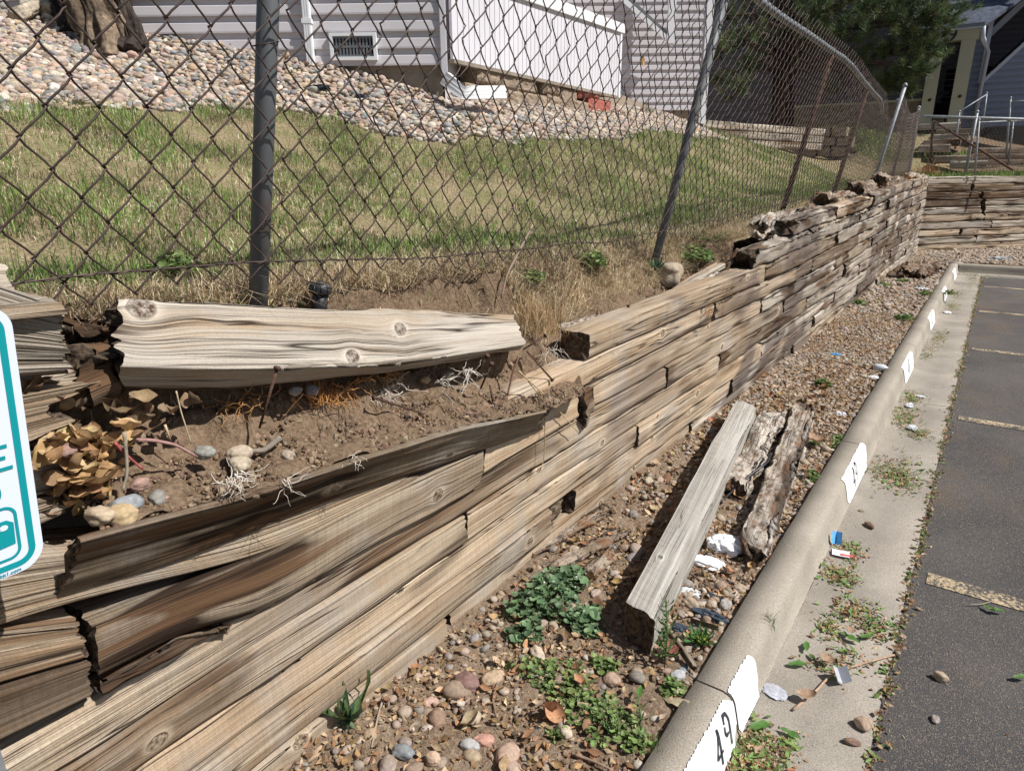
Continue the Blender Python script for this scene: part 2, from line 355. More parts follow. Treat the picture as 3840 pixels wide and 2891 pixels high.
M['paper'] = plain('white_paper', (.80, .81, .83), .8, .2, ns=30, var=.06)
M['bluep'] = plain('blue_card', (.13, .42, .78), .6, .3, ns=90, var=.15)
M['redp'] = plain('red_card', (.75, .12, .12), .6, .3)
M['greyp'] = plain('grey_card', (.42, .43, .47), .6, .3, ns=20, var=.2)
M['film'] = plain('clear_plastic_film', (.62, .65, .68), .18, .8, ns=30, var=.2)
M['slate'] = plain('dark_landscape_fabric', (.045, .06, .085), .55, .4, ns=30, var=.3)
M['teal'] = plain('teal_sign_ink', (.0, .27, .30), .4, .5)
M['signw'] = plain('white_sign_sheet', (.66, .72, .84), .35, .5)
M['root'] = plain('pale_root', (.60, .54, .47), .9, .1, ns=50, var=.3)
M['brownroot'] = plain('orange_brown_root', (.42, .22, .09), .9, .1, ns=50, var=.3)

# ------------------------------------------------------------------ timber builder
def lin(P, n):
    P = np.array(P, float); d = np.concatenate([[0], np.cumsum(np.linalg.norm(np.diff(P, axis=0), axis=1))]); return [np.array([np.interp(q, d / d[-1], P[:, c]) for c in range(3)]) for q in np.linspace(0, 1, n)]
def ring_interp(st, n):
    """st: (k,4,3) stations -> (n,4,3) resampled evenly along the length"""
    st = np.asarray(st, float); c = st.mean(1); d = np.concatenate([[0], np.cumsum(np.linalg.norm(np.diff(c, axis=0), axis=1))])
    q = np.linspace(0, d[-1], n); out = np.zeros((n, 4, 3))
    for a in range(4):
        for b in range(3): out[:, a, b] = np.interp(q, d, st[:, a, b])
    if len(st) > 2:
        kk = max(1, n // 14)
        if kk > 1:
            ker = np.ones(2 * kk + 1) / (2 * kk + 1)
            for a in range(4):
                for b in range(3):
                    x = out[:, a, b]; p = np.concatenate([2 * x[0] - x[kk:0:-1], x, 2 * x[-1] - x[-2:-kk - 2:-1]]); out[:, a, b] = np.convolve(p, ker, 'valid')
    return out, q
_bs = [0]
def beam(name, st, mat, parent=None, ds=.02, dv=.012, knots=(), stain=.0, sscale=1.0, rag=(.012, .012), amp=.0035, wear=.007, rough=0.0, hollow=0.0, detail=1.0, stfn=None, darkfn=None, **kw):
    """four-cornered timber; each station gives front-bottom, front-top, back-top, back-bottom"""
    _bs[0] += 1; seed = _bs[0] * 13
    st = np.asarray(st, float); L = np.linalg.norm(np.diff(st.mean(1), axis=0), axis=1).sum()
    n = int(max(4, min(260, L / ds)))
    R, q = ring_interp(st, n)
    P0 = R[0]; wd = [np.linalg.norm(P0[1] - P0[0]), np.linalg.norm(P0[2] - P0[1]), np.linalg.norm(P0[3] - P0[2]), np.linalg.norm(P0[0] - P0[3])]
    cnt = [max(3, int(wd[0] / dv)), max(3, int(wd[1] / dv)), 3, max(3, int(wd[3] / dv / 2))]
    A, T, PV = [], [], []; acc = 0
    for e in range(4):
        for k in range(cnt[e]): t_ = k / cnt[e]; A.append(e); T.append(t_); PV.append(acc + t_ * wd[e])
        acc += wd[e]
    A = np.array(A); T = np.array(T); PV = np.array(PV); m = len(A); B = (A + 1) % 4
    V = R[:, A] * (1 - T)[None, :, None] + R[:, B] * T[None, :, None]
    cen = R.mean(1)[:, None]
    ax = np.gradient(R.mean(1), axis=0); ax /= np.linalg.norm(ax, axis=1, keepdims=True)
    en = np.cross(R[:, B] - R[:, A], ax[:, None]); en /= np.linalg.norm(en, axis=2, keepdims=True) + 1e-9
    sgn = np.sign(((V - cen) * en).sum(2).mean()); en *= sgn if sgn else 1
    S = np.broadcast_to(q[:, None], (n, m)); PVb = np.broadcast_to(PV[None], (n, m))
    gv = PVb.copy(); kn = np.zeros((n, m))
    for (ks, kv, kr) in knots:
        dsx = (S - ks); dvx = (PVb - kv)
        gv = gv - np.sign(dvx) * kr * .85 * np.exp(-(dsx / (2.2 * kr)) ** 2) * np.exp(-np.abs(dvx) / (2.6 * kr)) * (1 - np.exp(-(dvx / (kr * .6)) ** 2))
        kn = np.maximum(kn, np.exp(-((dsx / 1.25) ** 2 + dvx ** 2) / kr ** 2))
    dist_c = np.minimum(T * np.array(wd)[A], (1 - T) * np.array(wd)[A])
    ed = np.exp(-dist_c / .012)[None]
    g = vn(S * 2.1, gv * 55, 0, seed) * .6 + vn(S * 4, gv * 120, 0, seed + 1) * .4
    disp = amp * g - wear * ed * (1.0 + .9 * vn(S * 5, PVb * 8, 0, seed + 2)) + .004 * detail * vn(S * 1.3, gv * 9, 0, seed + 3)
    crk = np.clip(1 - np.abs(vn(S * 1.1, gv * 17, 3, seed + 4)) / .07, 0, 1) * sst(.0, .5, vn(S * 1.7, gv * 4, 8, seed + 5))
    disp -= crk * .006 * detail
    disp += sum((kr * .12 * np.exp(-(((S - ks) / 1.6) ** 2 + (PVb - kv) ** 2) / kr ** 2) for ks, kv, kr in knots), 0 * S)
    if rough: disp += rough * (fbm(S * 9, PVb * 14, 0, seed + 6, 4) * .55 - .25)
    V = V + en * disp[..., None]
    # ragged ends
    for e_, rg, sg in ((0, rag[0], 1), (1, rag[1], -1)):
        if rg <= 0: continue
        w8 = np.exp(-(q if e_ == 0 else q[-1] - q) / max(.05, rg * 1.2))
        o = rg * (vn(gv[0] * 14, 0, 0, seed + 7 + e_) * .9 + vn(gv[0] * 60, 0, 0, seed + 9 + e_) * .5 + .35)
        V = V + (sg * w8[:, None] * o[None])[..., None] * ax[:, None]
    V = V.reshape(-1, 3)
    i, j = np.meshgrid(np.arange(n - 1), np.arange(m), indexing='ij'); j2 = (j + 1) % m
    Q = np.stack([i * m + j, i * m + j2, (i + 1) * m + j2, (i + 1) * m + j], -1).reshape(-1, 4)
    if sgn > 0: Q = Q[:, ::-1]
    uv = np.stack([S.ravel() + seed * 3.7, gv.ravel()], -1)
    stn = np.clip(stain + sscale * .0 + .75 * sst(.25, .75, fbm(S * 1.5, PVb * 7, 1, seed + 20, 3)) * sscale, 0, 1)
    if stfn is not None: stn = np.clip(stn + stfn(S, PVb, q[-1]), 0, 1)
    ends = np.exp(-np.minimum(S, q[-1] - S) / .012) * .0
    dkv = np.zeros_like(S) if darkfn is None else np.clip(darkfn(V.reshape(n, m, 3)), 0, 1)
    msk = np.stack([kn.ravel(), stn.ravel(), ends.ravel(), 1 - dkv.ravel()], -1)
    Vs, Qs, Us, Ms = [V], [Q], [uv], [msk]; base = n * m
    for e_ in (0, 1):
        r0 = V[(0 if e_ == 0 else (n - 1) * m):][:m]; c = r0.mean(0); axx = ax[0] if e_ == 0 else -ax[-1]
        lv = [r0]
        for f in (.97, .75, .5, .25):
            nz = vn(r0[:, 2] * 30 * f, r0[:, 0] * 30 + f * 5, 0, seed + 30)
            dep = (hollow * (1 - f) + (.006 + (0.03 if rough else 0)) * nz * (f < .9))
            lv.append(c + (r0 - c) * f + axx * np.asarray(dep)[..., None] * 1.0)
        allv = np.vstack(lv + [(c + axx * hollow)[None]]); K = len(lv); Qc = []
        for a in range(K - 1):
            jj = np.arange(m); Qc.append(np.stack([a * m + jj, a * m + (jj + 1) % m, (a + 1) * m + (jj + 1) % m, (a + 1) * m + jj], -1))
        Qc = np.concatenate(Qc) + base
        jj = np.arange(m); Tc = np.stack([(K - 1) * m + jj, (K - 1) * m + (jj + 1) % m, np.full(m, K * m)], -1) + base
        fl = (sgn > 0) ^ (e_ == 1)
        if not fl: Qc = Qc[:, ::-1]; Tc = Tc[:, ::-1]
        Vs.append(allv); Qs.append(Qc); Us.append(np.stack([np.full(len(allv), q[0 if e_ == 0 else -1]), allv[:, 2]], -1))
        mm = np.zeros((len(allv), 4)); mm[:, 3] = 1; mm[:, 2] = 1; mm[:, 1] = .2; mm[:m, 2] = .3; Ms.append(mm); base += len(allv)
        if e_ == 0: T0 = Tc
        else: T1 = Tc
    return mk(name, np.vstack(Vs), [np.concatenate(Qs), np.concatenate([T0, T1])], mat, parent, uv=np.vstack(Us), attrs={'msk': np.vstack(Ms)}, **kw)

# ================================================================== terrain
YL = [-3, 0, 1, 2.5, 4, 6, 9, 16.5, 40]; ZL = [1.50, 1.47, 1.42, 1.36, 1.31, 1.40, 1.46, 1.50, 1.6]
def zl(y): return np.interp(y, YL, ZL)
RIMY = [.30, .396, .69, 1.03, 1.475, 1.976, 2.4]; RIMZ = [1.145, 1.131, 1.08, 1.05, .995, .908, .885]
def rimz(y): return np.interp(y, RIMY, RIMZ)
def walltop(y): return np.interp(y, [2.4, 2.6, 4.45, 4.6, 8, 16.5], [.90, .93, 1.04, 1.33, 1.37, 1.60])
def EDZ(x): return np.interp(x, [-6.5, -5.0, -3.2, -1.8], [2.55, 2.50, 2.40, 2.30])
def T(x, y):
    x, y = np.broadcast_arrays(np.asarray(x, float), np.asarray(y, float)); L = zl(y)
    d = -1.65 - x; dd = np.maximum(d, 0)
    sl_ = np.interp(y, [0, 2.9, 3.6, 4.3, 5.2, 8, 13, 22, 40], [.28, .31, .355, .42, .51, .455, .41, .30, .15])
    sm = np.where(dd > .85, dd - .85, 0); far = np.minimum(sm, 6.5)
    up = .05 * dd + sl_ * (np.sqrt(far * far + .06) - .245) + .05 * (sm - far)
    z = L + up
    ey = np.clip((x + 5.6) / 3.2, 0, 1) * 4.6 + 15.6                      # beyond the low edging the ground is level and lower
    z = np.where(y > ey + .3, np.minimum(z, EDZ(x)), z) + .27 * np.clip(y - 17.2, 0, 7) * sst(-4.2, -2.4, x)
    # in front of the fence: bank and terrace
    f = np.clip(x + 1.65, 0, None)
    a = rimz(y) - .012 + .24 * np.clip(-1.27 - x, 0, .24)
    k = sst(-1.50, -1.40, x); up2 = a + (1.22 - .09 * (y - .5) - a) * (1 - sst(-1.53, -1.47, x)) ; up2 = up2 + (L - up2) * (1 - sst(-1.66, -1.56, x))
    b = walltop(y) + .012 + (L - walltop(y) - .012) * (1 - sst(-1.86, -1.50, x)) + .05 * sst(-1.5, -1.6, x) * 0
    c = np.minimum(L, walltop(y) - .03) * sst(-1.62, -1.5, x) + L * (1 - sst(-1.62, -1.5, x))
    l0 = 1.44 + 0 * x
    inz = np.where(y < .30, l0, np.where(y < 2.42, up2, np.where(y < 4.5, b, c)))
    bl = sst(.34, .41, y); inz = l0 * (1 - bl) + up2 * bl
    bl = sst(2.2, 2.6, y); inz = inz * (1 - bl) + b * bl
    bl = sst(4.35, 4.65, y); inz = inz * (1 - bl) + c * bl
    wf = np.where((y > 2.3) & (y < 4.6), sst(-1.9, -1.86, x), sst(-1.70, -1.66, x))
    z = z * (1 - wf) + inz * wf
    return z
def hit(u, v, tmax=45.0, lift=0.0):
    d = ray(u, v); t = np.arange(.5, tmax, .02); P = CAMP[None] + d[None] * t[:, None]
    below = P[:, 2] < T(P[:, 0], P[:, 1]) + lift
    i = int(np.argmax(below)) if below.any() else len(t) - 1
    return P[i]
def lumps(x, y, a=1.0):
    return a * (.012 * fbm(np.asarray(x) * 9, np.asarray(y) * 9, 0, 91, 4) + .02 * vn(np.asarray(x) * 1.6, np.asarray(y) * 1.6, 0, 93))
# stone and lawn boundary (from the picture to the ground)
_bp = np.array([hit(*D(a, b)) for a, b in [(2, 236), (150, 243), (300, 241), (450, 243), (600, 247), (750, 272), (900, 302), (1100, 312), (1300, 302), (1450, 292), (1535, 300)]])
_o = np.argsort(_bp[:, 1]); BY, BX = _bp[_o, 1], _bp[_o, 0]
def xb(y): return np.interp(y, BY, BX, left=BX[0] - .1)
def stony(x, y): return (x < xb(y) + .12 * vn(np.asarray(y) * 3, np.asarray(x) * 3, 0, 5)) & (y < 13.6)
ys = np.concatenate([np.arange(-3, .3, .06), np.arange(.3, 5, .016), np.arange(5, 17, .06), np.arange(17, 60, .5)])
ss = np.concatenate([np.arange(0, .62, .013), np.arange(.62, 4.2, .05), np.geomspace(4.2, 60, 34)])
xf = np.interp(ys, [-3, .42, .50, 2.30, 2.44, 4.4, 4.6, 30], [-1.45, -1.45, -1.27, -1.27, -1.392, -1.385, -1.43, -1.43]); xf = xf + np.where((ys > 2.5) & (ys < 4.5), .018 * vn(ys * 7, 0, 0, 12) + .01 * vn(ys * 23, 0, 0, 13) - .02, 0)
YY, SS = np.meshgrid(ys, ss, indexing='ij'); XX = xf[:, None] - SS; ZZ = T(XX, YY)
nearf = np.exp(-np.clip(SS - .5, 0, None) / .3); ter = (YY > .42) & (YY < 4.6)
cl = fbm(XX * 22, YY * 22, ZZ * 22, 44, 4)
ZZ = ZZ + lumps(XX, YY) * (1 - .6 * nearf) + np.where(ter, .016, .004) * nearf * cl
XX = XX + np.where(ter & (SS > .03), 1, 0) * nearf * (.020 * vn(YY * 24, ZZ * 24, 0, 77) + .030 * vn(YY * 7, ZZ * 9, 0, 78) * sst(-1.36, -1.46, XX)) * (1 - sst(0, .04, .04 - SS))
zone = np.zeros((YY.size, 4)); zone[:, 0] = stony(XX, YY).ravel(); zone[:, 1] = ((SS < .42) & (YY > .4) & (YY < 4.7)).ravel(); zone[:, 3] = 1
mk('lawn_ground', np.stack([XX, YY, ZZ], -1).reshape(-1, 3), grid_faces(len(ys), len(ss))[:, ::-1], M['lawn'], attrs={'zone': zone}, kind='structure')

# hillside to the right of the corner, behind the far timber wall
WC = np.array([-1.27, 16.5]); WD = np.array([.6392, .7690]); WB = np.array([-.7690, .6392])    # far wall: corner, direction, behind
def sa(x, y): return (np.asarray(x) - WC[0]) * WD[0] + (np.asarray(y) - WC[1]) * WD[1], (np.asarray(x) - WC[0]) * WB[0] + (np.asarray(y) - WC[1]) * WB[1]
def THa(q, a): return 1.60 + .05 * np.clip(a, 0, 1) + .30 * np.clip(a - 1.0, 0, 6) * sst(-.6, .6, q + .1 * a + .3)
def TH(x, y): q, a = sa(x, y); return THa(q, a)
hq = np.concatenate([np.arange(-.4, 6, .12), np.arange(6, 40, 1)]); ha = np.concatenate([np.arange(.06, 8, .10), np.arange(8, 50, 1)])
HQ, HA = np.meshgrid(hq, ha, indexing='ij'); HX = WC[0] + HQ * WD[0] + HA * WB[0]; HY = WC[1] + HQ * WD[1] + HA * WB[1]; HZ = THa(HQ, HA) + .03 * fbm(HX * 2, HY * 2, 0, 8); HZ = np.where(HX < -1.9, T(HX, HY) - .06, HZ)
green = (vn(HX * .6 + 3, HY * .9, 0, 12) > .05) | (HA < .9)
zone = np.zeros((HX.size, 4)); zone[:, 1] = (~green).ravel(); zone[:, 3] = 1
mk('hillside_ground', np.stack([HX, HY, HZ], -1).reshape(-1, 3), grid_faces(len(hq), len(ha)), M['lawn'], attrs={'zone': zone}, kind='structure')

# planting strip, asphalt, gutter, kerb
def wx(y): return -1.38 + (np.asarray(y, float) - 1.3) * .0085
def G(x, y): return .122 + .03 * sst(-1.15, -1.4, x) * 1.0 + .012 * vn(np.asarray(x) * 3, np.asarray(y) * 3, 0, 3)
def strip(name, x0, x1, y0, y1, dx, dy, mat):
    gx = np.arange(x0, x1 + dx / 2, dx); gy = np.arange(y0, y1 + dy / 2, dy); A, B = np.meshgrid(gx, gy, indexing='ij')
    Z = G(A, B) + .010 * fbm(A * 16, B * 16, 0, 31, 4)
    return mk(name, np.stack([A, B, Z], -1).reshape(-1, 3), grid_faces(len(gx), len(gy)), mat, kind='structure')
strip('planting_strip', -1.62, -.548, -1.2, 16.5, .017, .025, M['soil'])
strip('planting_strip', -.548, 12.0, 14.86, 26, .08, .07, M['soil'])
strip('planting_strip', -1.3, -.548, 16.5, 18, .06, .06, M['soil'])
KY1 = 14.62                                                     # far kerb line
AX = -.045                                                      # asphalt edge
def sheet(name, P, z, mat, kind='structure'):
    P = [(a, b, z) for a, b in P]; return mk(name, P, np.arange(len(P))[None], mat, kind=kind, smooth=False)
ay = np.arange(-30, KY1 - .36, .03); aw = AX + .012 * vn(ay * 5, 0, 0, 4) + .008 * vn(ay * 23, 0, 0, 6)
V = np.concatenate([np.stack([aw, ay, 0 * ay], -1), np.stack([0 * ay + 60, ay, 0 * ay], -1)]); n_ = len(ay); i_ = np.arange(n_ - 1)
mk('asphalt_parking_lot', V, np.stack([i_, i_ + n_, i_ + n_ + 1, i_ + 1], -1), M['asphalt'], kind='structure', smooth=False)
mk('open_ground', [(-200, -200, -.25), (200, -200, -.25), (200, 260, -.25), (-200, 260, -.25)], np.array([[0, 1, 2, 3]]), M['soil'], kind='structure')
for k, y_ in enumerate([.68, 3.17, 5.66, 8.11, 10.46, 12.82]):
    sheet('parking_line', [(.02, y_ - .05), (5.4, y_ - .05), (5.4, y_ + .05), (.02, y_ + .05)], .004, M['stripe'])
# kerb and gutter profile (x, z) swept along y, with saw cuts
PROF = [(AX + .03, -.03), (AX, .006), (-.20, -.004), (-.36, .002), (-.392, .007), (-.402, .022), (-.415, .080), (-.425, .122), (-.437, .143), (-.462, .152), (-.552, .151), (-.556, .05)]
def sweep_kerb(name, ya, yb, prof, mat, step=.1, **k):
    q = np.arange(ya, yb, step); q = np.append(q[q < yb - 1e-3], yb); pr = np.array(prof); m_ = len(pr)
    V = np.zeros((len(q), m_, 3)); V[:, :, 0] = pr[:, 0][None] + .0022 * vn(q[:, None] * 6, np.arange(m_)[None] * .7, 0, 21); V[:, :, 1] = q[:, None]; V[:, :, 2] = pr[:, 1][None] + .002 * vn(q[:, None] * 3, np.arange(m_)[None] * .5, 0, 22)
    caps = []
    return V.reshape(-1, 3), grid_faces(len(q), m_)
def kerb_object(name, cuts, prof, mat, xf_=None):
    mb = MB()
    for a, b in zip(cuts[:-1], cuts[1:]):
        V, Q = sweep_kerb(name, a + .004, b - .004, prof, mat); m_ = len(prof)
        V2 = V.copy()
        mb.add(V if xf_ is None else xf_(V), Q if xf_ is None else Q)
        for e in (0, len(V) - m_):                                 # faces of the cut
            c = V[e:e + m_]; c2 = c.copy(); c2[:, 2] = -.05; Vc = np.vstack([c, c2]); q = [[i, i + 1, i + 1 + m_, i + m_] for i in range(m_ - 1)]
            mb.add(Vc if xf_ is None else xf_(Vc), q)
    return mb.build(name, mat, kind='structure')
gut = PROF[:5]; krb = PROF[4:]
cuts_k = [-3, .0, 1.80, 4.30, 7.30, 10.2, 12.6, KY1 - .1]
kerb_object('kerb', cuts_k, krb, M['kerb']); kerb_object('gutter', [-3, 1.12, 4.30, 5.9, 8.9, 11.9, KY1 - .05], gut, M['gutter'])
def turn(V):                                                       # far return: swap so it runs along +x
    W = V.copy(); W[:, 0] = V[:, 1]; W[:, 1] = KY1 + .02 - .30 - (V[:, 0] + .30); return W
kerb_object('kerb', [-.40, 2.0, 4.6, 7.5, 12], krb, M['kerb'], turn)
kerb_object('gutter', [-.40, 2.0, 4.6, 7.5, 12], gut, M['gutter'], turn)
mb = MB(); mb.box((-.556, KY1 + .0, -.05), (-.36, KY1 + .20, .149)); o = mb.build('kerb', M['kerb'], kind='structure')
mb = MB(); mb.box((-.55, -3, -.08), (-.06, KY1, -.012)); mb.build('gutter_bed', M['soil'], kind='structure')

# ================================================================== buildings
UP = np.array([0, 0, 1.0])
class Facade:
    def __init__(s, p, d): s.p = np.array(p, float); s.d = _n((d[0], d[1], 0.0)); s.n = np.array([s.d[1], -s.d[0], 0.0])
    def at(s, sv, z, out=0.0): return np.array([s.p[0], s.p[1], 0]) + s.d * sv + UP * z + s.n * out
    def px(s, u, v, out=0.0):
        P = onp(u, v, s.p + s.n * out, s.n); return (P - s.p).dot(s.d), P[2]
    def box(s, mb, s0, s1, z0, z1, o0, o1): mb.box((s0, o0, z0), (s1, o1, z1), s.d, s.n, UP, (s.p[0], s.p[1], 0))
def siding(fc, s0, s1, z0, z1, pitch, mb, clip=None):
    """rows of lap siding with real butts; clip(z) -> list of (s0, s1)"""
    prof = [(0, .0), (.0, .030), (.10, .031), (.58, .022), (.66, .006), (1.0, .002)]
    z = z0
    while z < z1:
        for a, b in (clip(z + pitch / 2) if clip else [(s0, s1)]):
            if b - a < .02: continue
            V = [fc.at(q, z + pitch * zz, oo) for q in (a, b) for zz, oo in prof]; k = len(prof)
            mb.add(V, [[i, i + 1, k + i + 1, k + i] for i in range(k - 1)])
        z += pitch
fd = _n((.82, .571, 0)); F1 = Facade((-5.6, 4.5, 0), fd)
sA, zA = F1.px(1666, 262); s_cl, _ = F1.px(1652, 200); _, zb1 = F1.px(1400, 249)
house = thing('apartment_house', 'pale mauve lap sided apartment house on the slope behind the near fence', 'house', F1.at(0, 2.4, 0))
mb = MB(); siding(F1, -6, s_cl, zb1, 5.9, .1455, mb); mb.build('siding', M['vinyl'], house, smooth=False)
mb = MB(); F1.box(mb, s_cl, sA + .03, zb1 - .07, 6.0, -.02, .045); F1.box(mb, sA - .02, sA + .03, zb1 - .09, 6.0, .0, .052); mb.build('corner_trim', M['vinyl2'], house, smooth=False)
mb = MB(); F1.box(mb, -6, sA - .02, zb1 - 1.6, zb1, -.30, -.025); F1.box(mb, -6, sA, zb1, 6.0, -.30, -.002); mb.build('foundation', M['found'], house, smooth=False)
# vent
v = [F1.px(1238, 124), F1.px(1413, 131), F1.px(1421, 234), F1.px(1247, 227)]
vs0, vs1 = (v[0][0] + v[3][0]) / 2, (v[1][0] + v[2][0]) / 2; vz1, vz0 = (v[0][1] + v[1][1]) / 2, (v[2][1] + v[3][1]) / 2
mb = MB(); fw = .030
F1.box(mb, vs0, vs1, vz1 - fw, vz1, .0, .062); F1.box(mb, vs0, vs1, vz0, vz0 + fw, .0, .062); F1.box(mb, vs0, vs0 + fw, vz0 + fw, vz1 - fw, .0, .062); F1.box(mb, vs1 - fw, vs1, vz0 + fw, vz1 - fw, .0, .062)
vent = mb.build('crawl_vent', M['white'], house, smooth=False)
mb = MB(); F1.box(mb, vs0 + fw, vs1 - fw, vz0 + fw, vz1 - fw, .0, .034); mb.build('vent_opening', M['dark_in'], vent, smooth=False)
mb = MB(); a, b = vs0 + fw, vs1 - fw; c, d_ = vz0 + fw, vz1 - fw; nb = 12
for k in range(nb + 1): q = a + (b - a) * k / nb; F1.box(mb, q - .009, q + .009, c, d_, .035, .046)
for zz in (c, (c + d_) / 2 - .01, d_ - .016): F1.box(mb, a, b, zz, zz + .018, .036, .048)
mb.build('vent_grille', M['louvre'], vent, smooth=False)
# downspout on the wall
s_d0, zd0 = F1.px(1134, 0, .06); s_d1, zd1 = F1.px(1167, 258, .06)
mb = MB(); F1.box(mb, s_d1 - .035, s_d1 + .035, zd1, 6, .022, .075)
for k in (-.022, 0, .022): F1.box(mb, s_d1 + k - .006, s_d1 + k + .006, zd1 + .02, 6, .075, .080)
F1.box(mb, s_d1 - .045, s_d1 + .045, zd1 + .38, zd1 + .42, .02, .083)
mb.build('downspout', M['white'], house, smooth=False)
# body and roof beyond the picture's top edge
cA = F1.at(sA, 0)[:2]; F2 = Facade((-5.40, 13.4, 0), fd); s2r, z2r = F2.px(2640, 428); s2b = F2.px(2560, 415)[1]
cE = F2.at(s2r, 0)[:2]; cB = F2.at(s2r - 3.6, 0)[:2]
# right-hand facade
sR0 = s2r - 3.6
mb = MB(); siding(F2, sR0, s2r - .1, s2b, 6.6, .1455, mb); mb.build('siding', M['vinyl'], house, smooth=False)
mb = MB(); F2.box(mb, s2r - .1, s2r + .03, s2b - .25, 6.7, -.02, .045); mb.build('corner_trim', M['white'], house, smooth=False)
mb = MB(); F2.box(mb, sR0, s2r, s2b - 1.6, s2b, -.05, -.022); F2.box(mb, sR0, s2r, s2b, 6.7, -.05, -.002); mb.build('foundation', M['block'], house, smooth=False)
mb = MB()                                                          # side and back walls
poly = [cA, cB - _n(F2.d)[:2] * 0, cE, cE + np.array([-5.5, 7.0]), F1.at(-6, 0)[:2] + np.array([-4, 6.0]), F1.at(-6, 0)[:2]]
for a, b in ((poly[0], poly[1]), (poly[2], poly[3]), (poly[3], poly[4]), (poly[4], poly[5])):
    mb.add([(a[0], a[1], 1.6), (b[0], b[1], 1.6), (b[0], b[1], 6.7), (a[0], a[1], 6.7)], [[0, 1, 2, 3]])
mb.build('side_wall', M['vinyl'], house, smooth=False)
mb = MB(); mb.add([(p[0], p[1], 6.72) for p in poly], T=[[4, 5, 0], [4, 0, 1], [4, 1, 2], [4, 2, 3]])
mb.build('roof', M['shingle'], house, smooth=False)
# stair with vertical board skirt, running out from the house corner
pS0 = np.array([cA[0], cA[1]]); pS1 = np.array([-4.98, 9.8]); F3 = Facade((pS0[0], pS0[1], 0), (pS1[0] - pS0[0], pS1[1] - pS0[1], 0))
sb0, zb0 = F3.px(1699, 222); sb1, zb_1 = F3.px(2318, 362); st1, zt1 = F3.px(2333, 98); st0, zt0 = F3.px(2071, 4)
stair = thing('porch_stair', 'sloping porch stair side faced with pale vertical boards and white rail', 'stair', F3.at(sb0, zb0 - .4))
zbot = lambda q: zb0 + (zb_1 - zb0) * (q - sb0) / (sb1 - sb0); ztop = lambda q: zt1 + (zt0 - zt1) * (q - st1) / (st0 - st1)
mb = MB(); nbo = 44; e = (sb1 - sb0) / nbo
for k in range(nbo):
    a = sb0 + e * k; b = a + e * .90; c = a + e
    for p, q, o in ((a, b, .0), (b, c, -.012)):
        P = [F3.at(p, zbot(p), o), F3.at(q, zbot(q), o), F3.at(q, ztop(q), o), F3.at(p, ztop(p), o)]
        P2 = [F3.at(p, zbot(p), -.03), F3.at(q, zbot(q), -.03), F3.at(q, ztop(q), -.03), F3.at(p, ztop(p), -.03)]
        mb.add(P + P2, [[0, 1, 2, 3], [0, 3, 7, 4], [1, 5, 6, 2], [4, 7, 6, 5], [0, 4, 5, 1]])
mb.build('skirt_panel', M['vinyl2'], stair, smooth=False)
def slant(fc, mb, q0, z0, q1, z1, h, o0, o1):
    V = [fc.at(q, z + dz, o) for q, z in ((q0, z0), (q1, z1)) for dz in (0, h) for o in (o0, o1)]
    mb.add(V, [[0, 2, 3, 1], [4, 5, 7, 6], [0, 1, 5, 4], [2, 6, 7, 3], [0, 4, 6, 2], [1, 3, 7, 5]])
mb = MB(); slant(F3, mb, sb0 - .0, ztop(sb0) - .10, st1 + .03, ztop(st1 + .03) - .10, .12, -.06, .035); mb.build('rail_cap', M['white'], stair, smooth=False)
mb = MB(); slant(F3, mb, sb0, zbot(sb0) - .035, sb1, zbot(sb1) - .035, .035, -.05, .012); mb.build('bottom_trim', M['found'], stair, smooth=False)
mb = MB(); F3.box(mb, sb1 - .03, sb1 + .035, zbot(sb1) - .02, ztop(sb1), -.05, .02); mb.build('corner_post', M['white'], stair, smooth=False)
mb = MB(); slant(F3, mb, sb0, zbot(sb0) - .0, sb1, zbot(sb1) - .0, .05, -1.2, -.06); mb.build('stair_deck', M['found'], stair, smooth=False)
# upper white stair rail on the far facade
o2 = .35; a = F2.px(2310, -14, o2); b = F2.px(2520, 172, o2); mb = MB(); slant(F2, mb, a[0] - 1.5, a[1] + 1.5 * (a[1] - b[1]) / (b[0] - a[0]), b[0], b[1] - .02, .10, o2, o2 + .04)
c = F2.px(2515, 150, o2); F2.box(mb, c[0] - .075, c[0] + .06, b[1] + .03, 6, o2 - .05, o2 + .05)
rail = thing('stair_railing', 'white diagonal stair railing and post against the far mauve siding', 'railing', F2.at(b[0], b[1] - .5, o2)); mb.build('rail', M['white'], rail, smooth=False)
mb = MB(); slant(F2, mb, a[0] - 1.5, a[1] + 1.5 * (a[1] - b[1]) / (b[0] - a[0]) + .16, b[0] - .02, b[1] + .12, .05, o2 - .12, o2); mb.build('stair_tread', M['louvre'], rail, smooth=False)
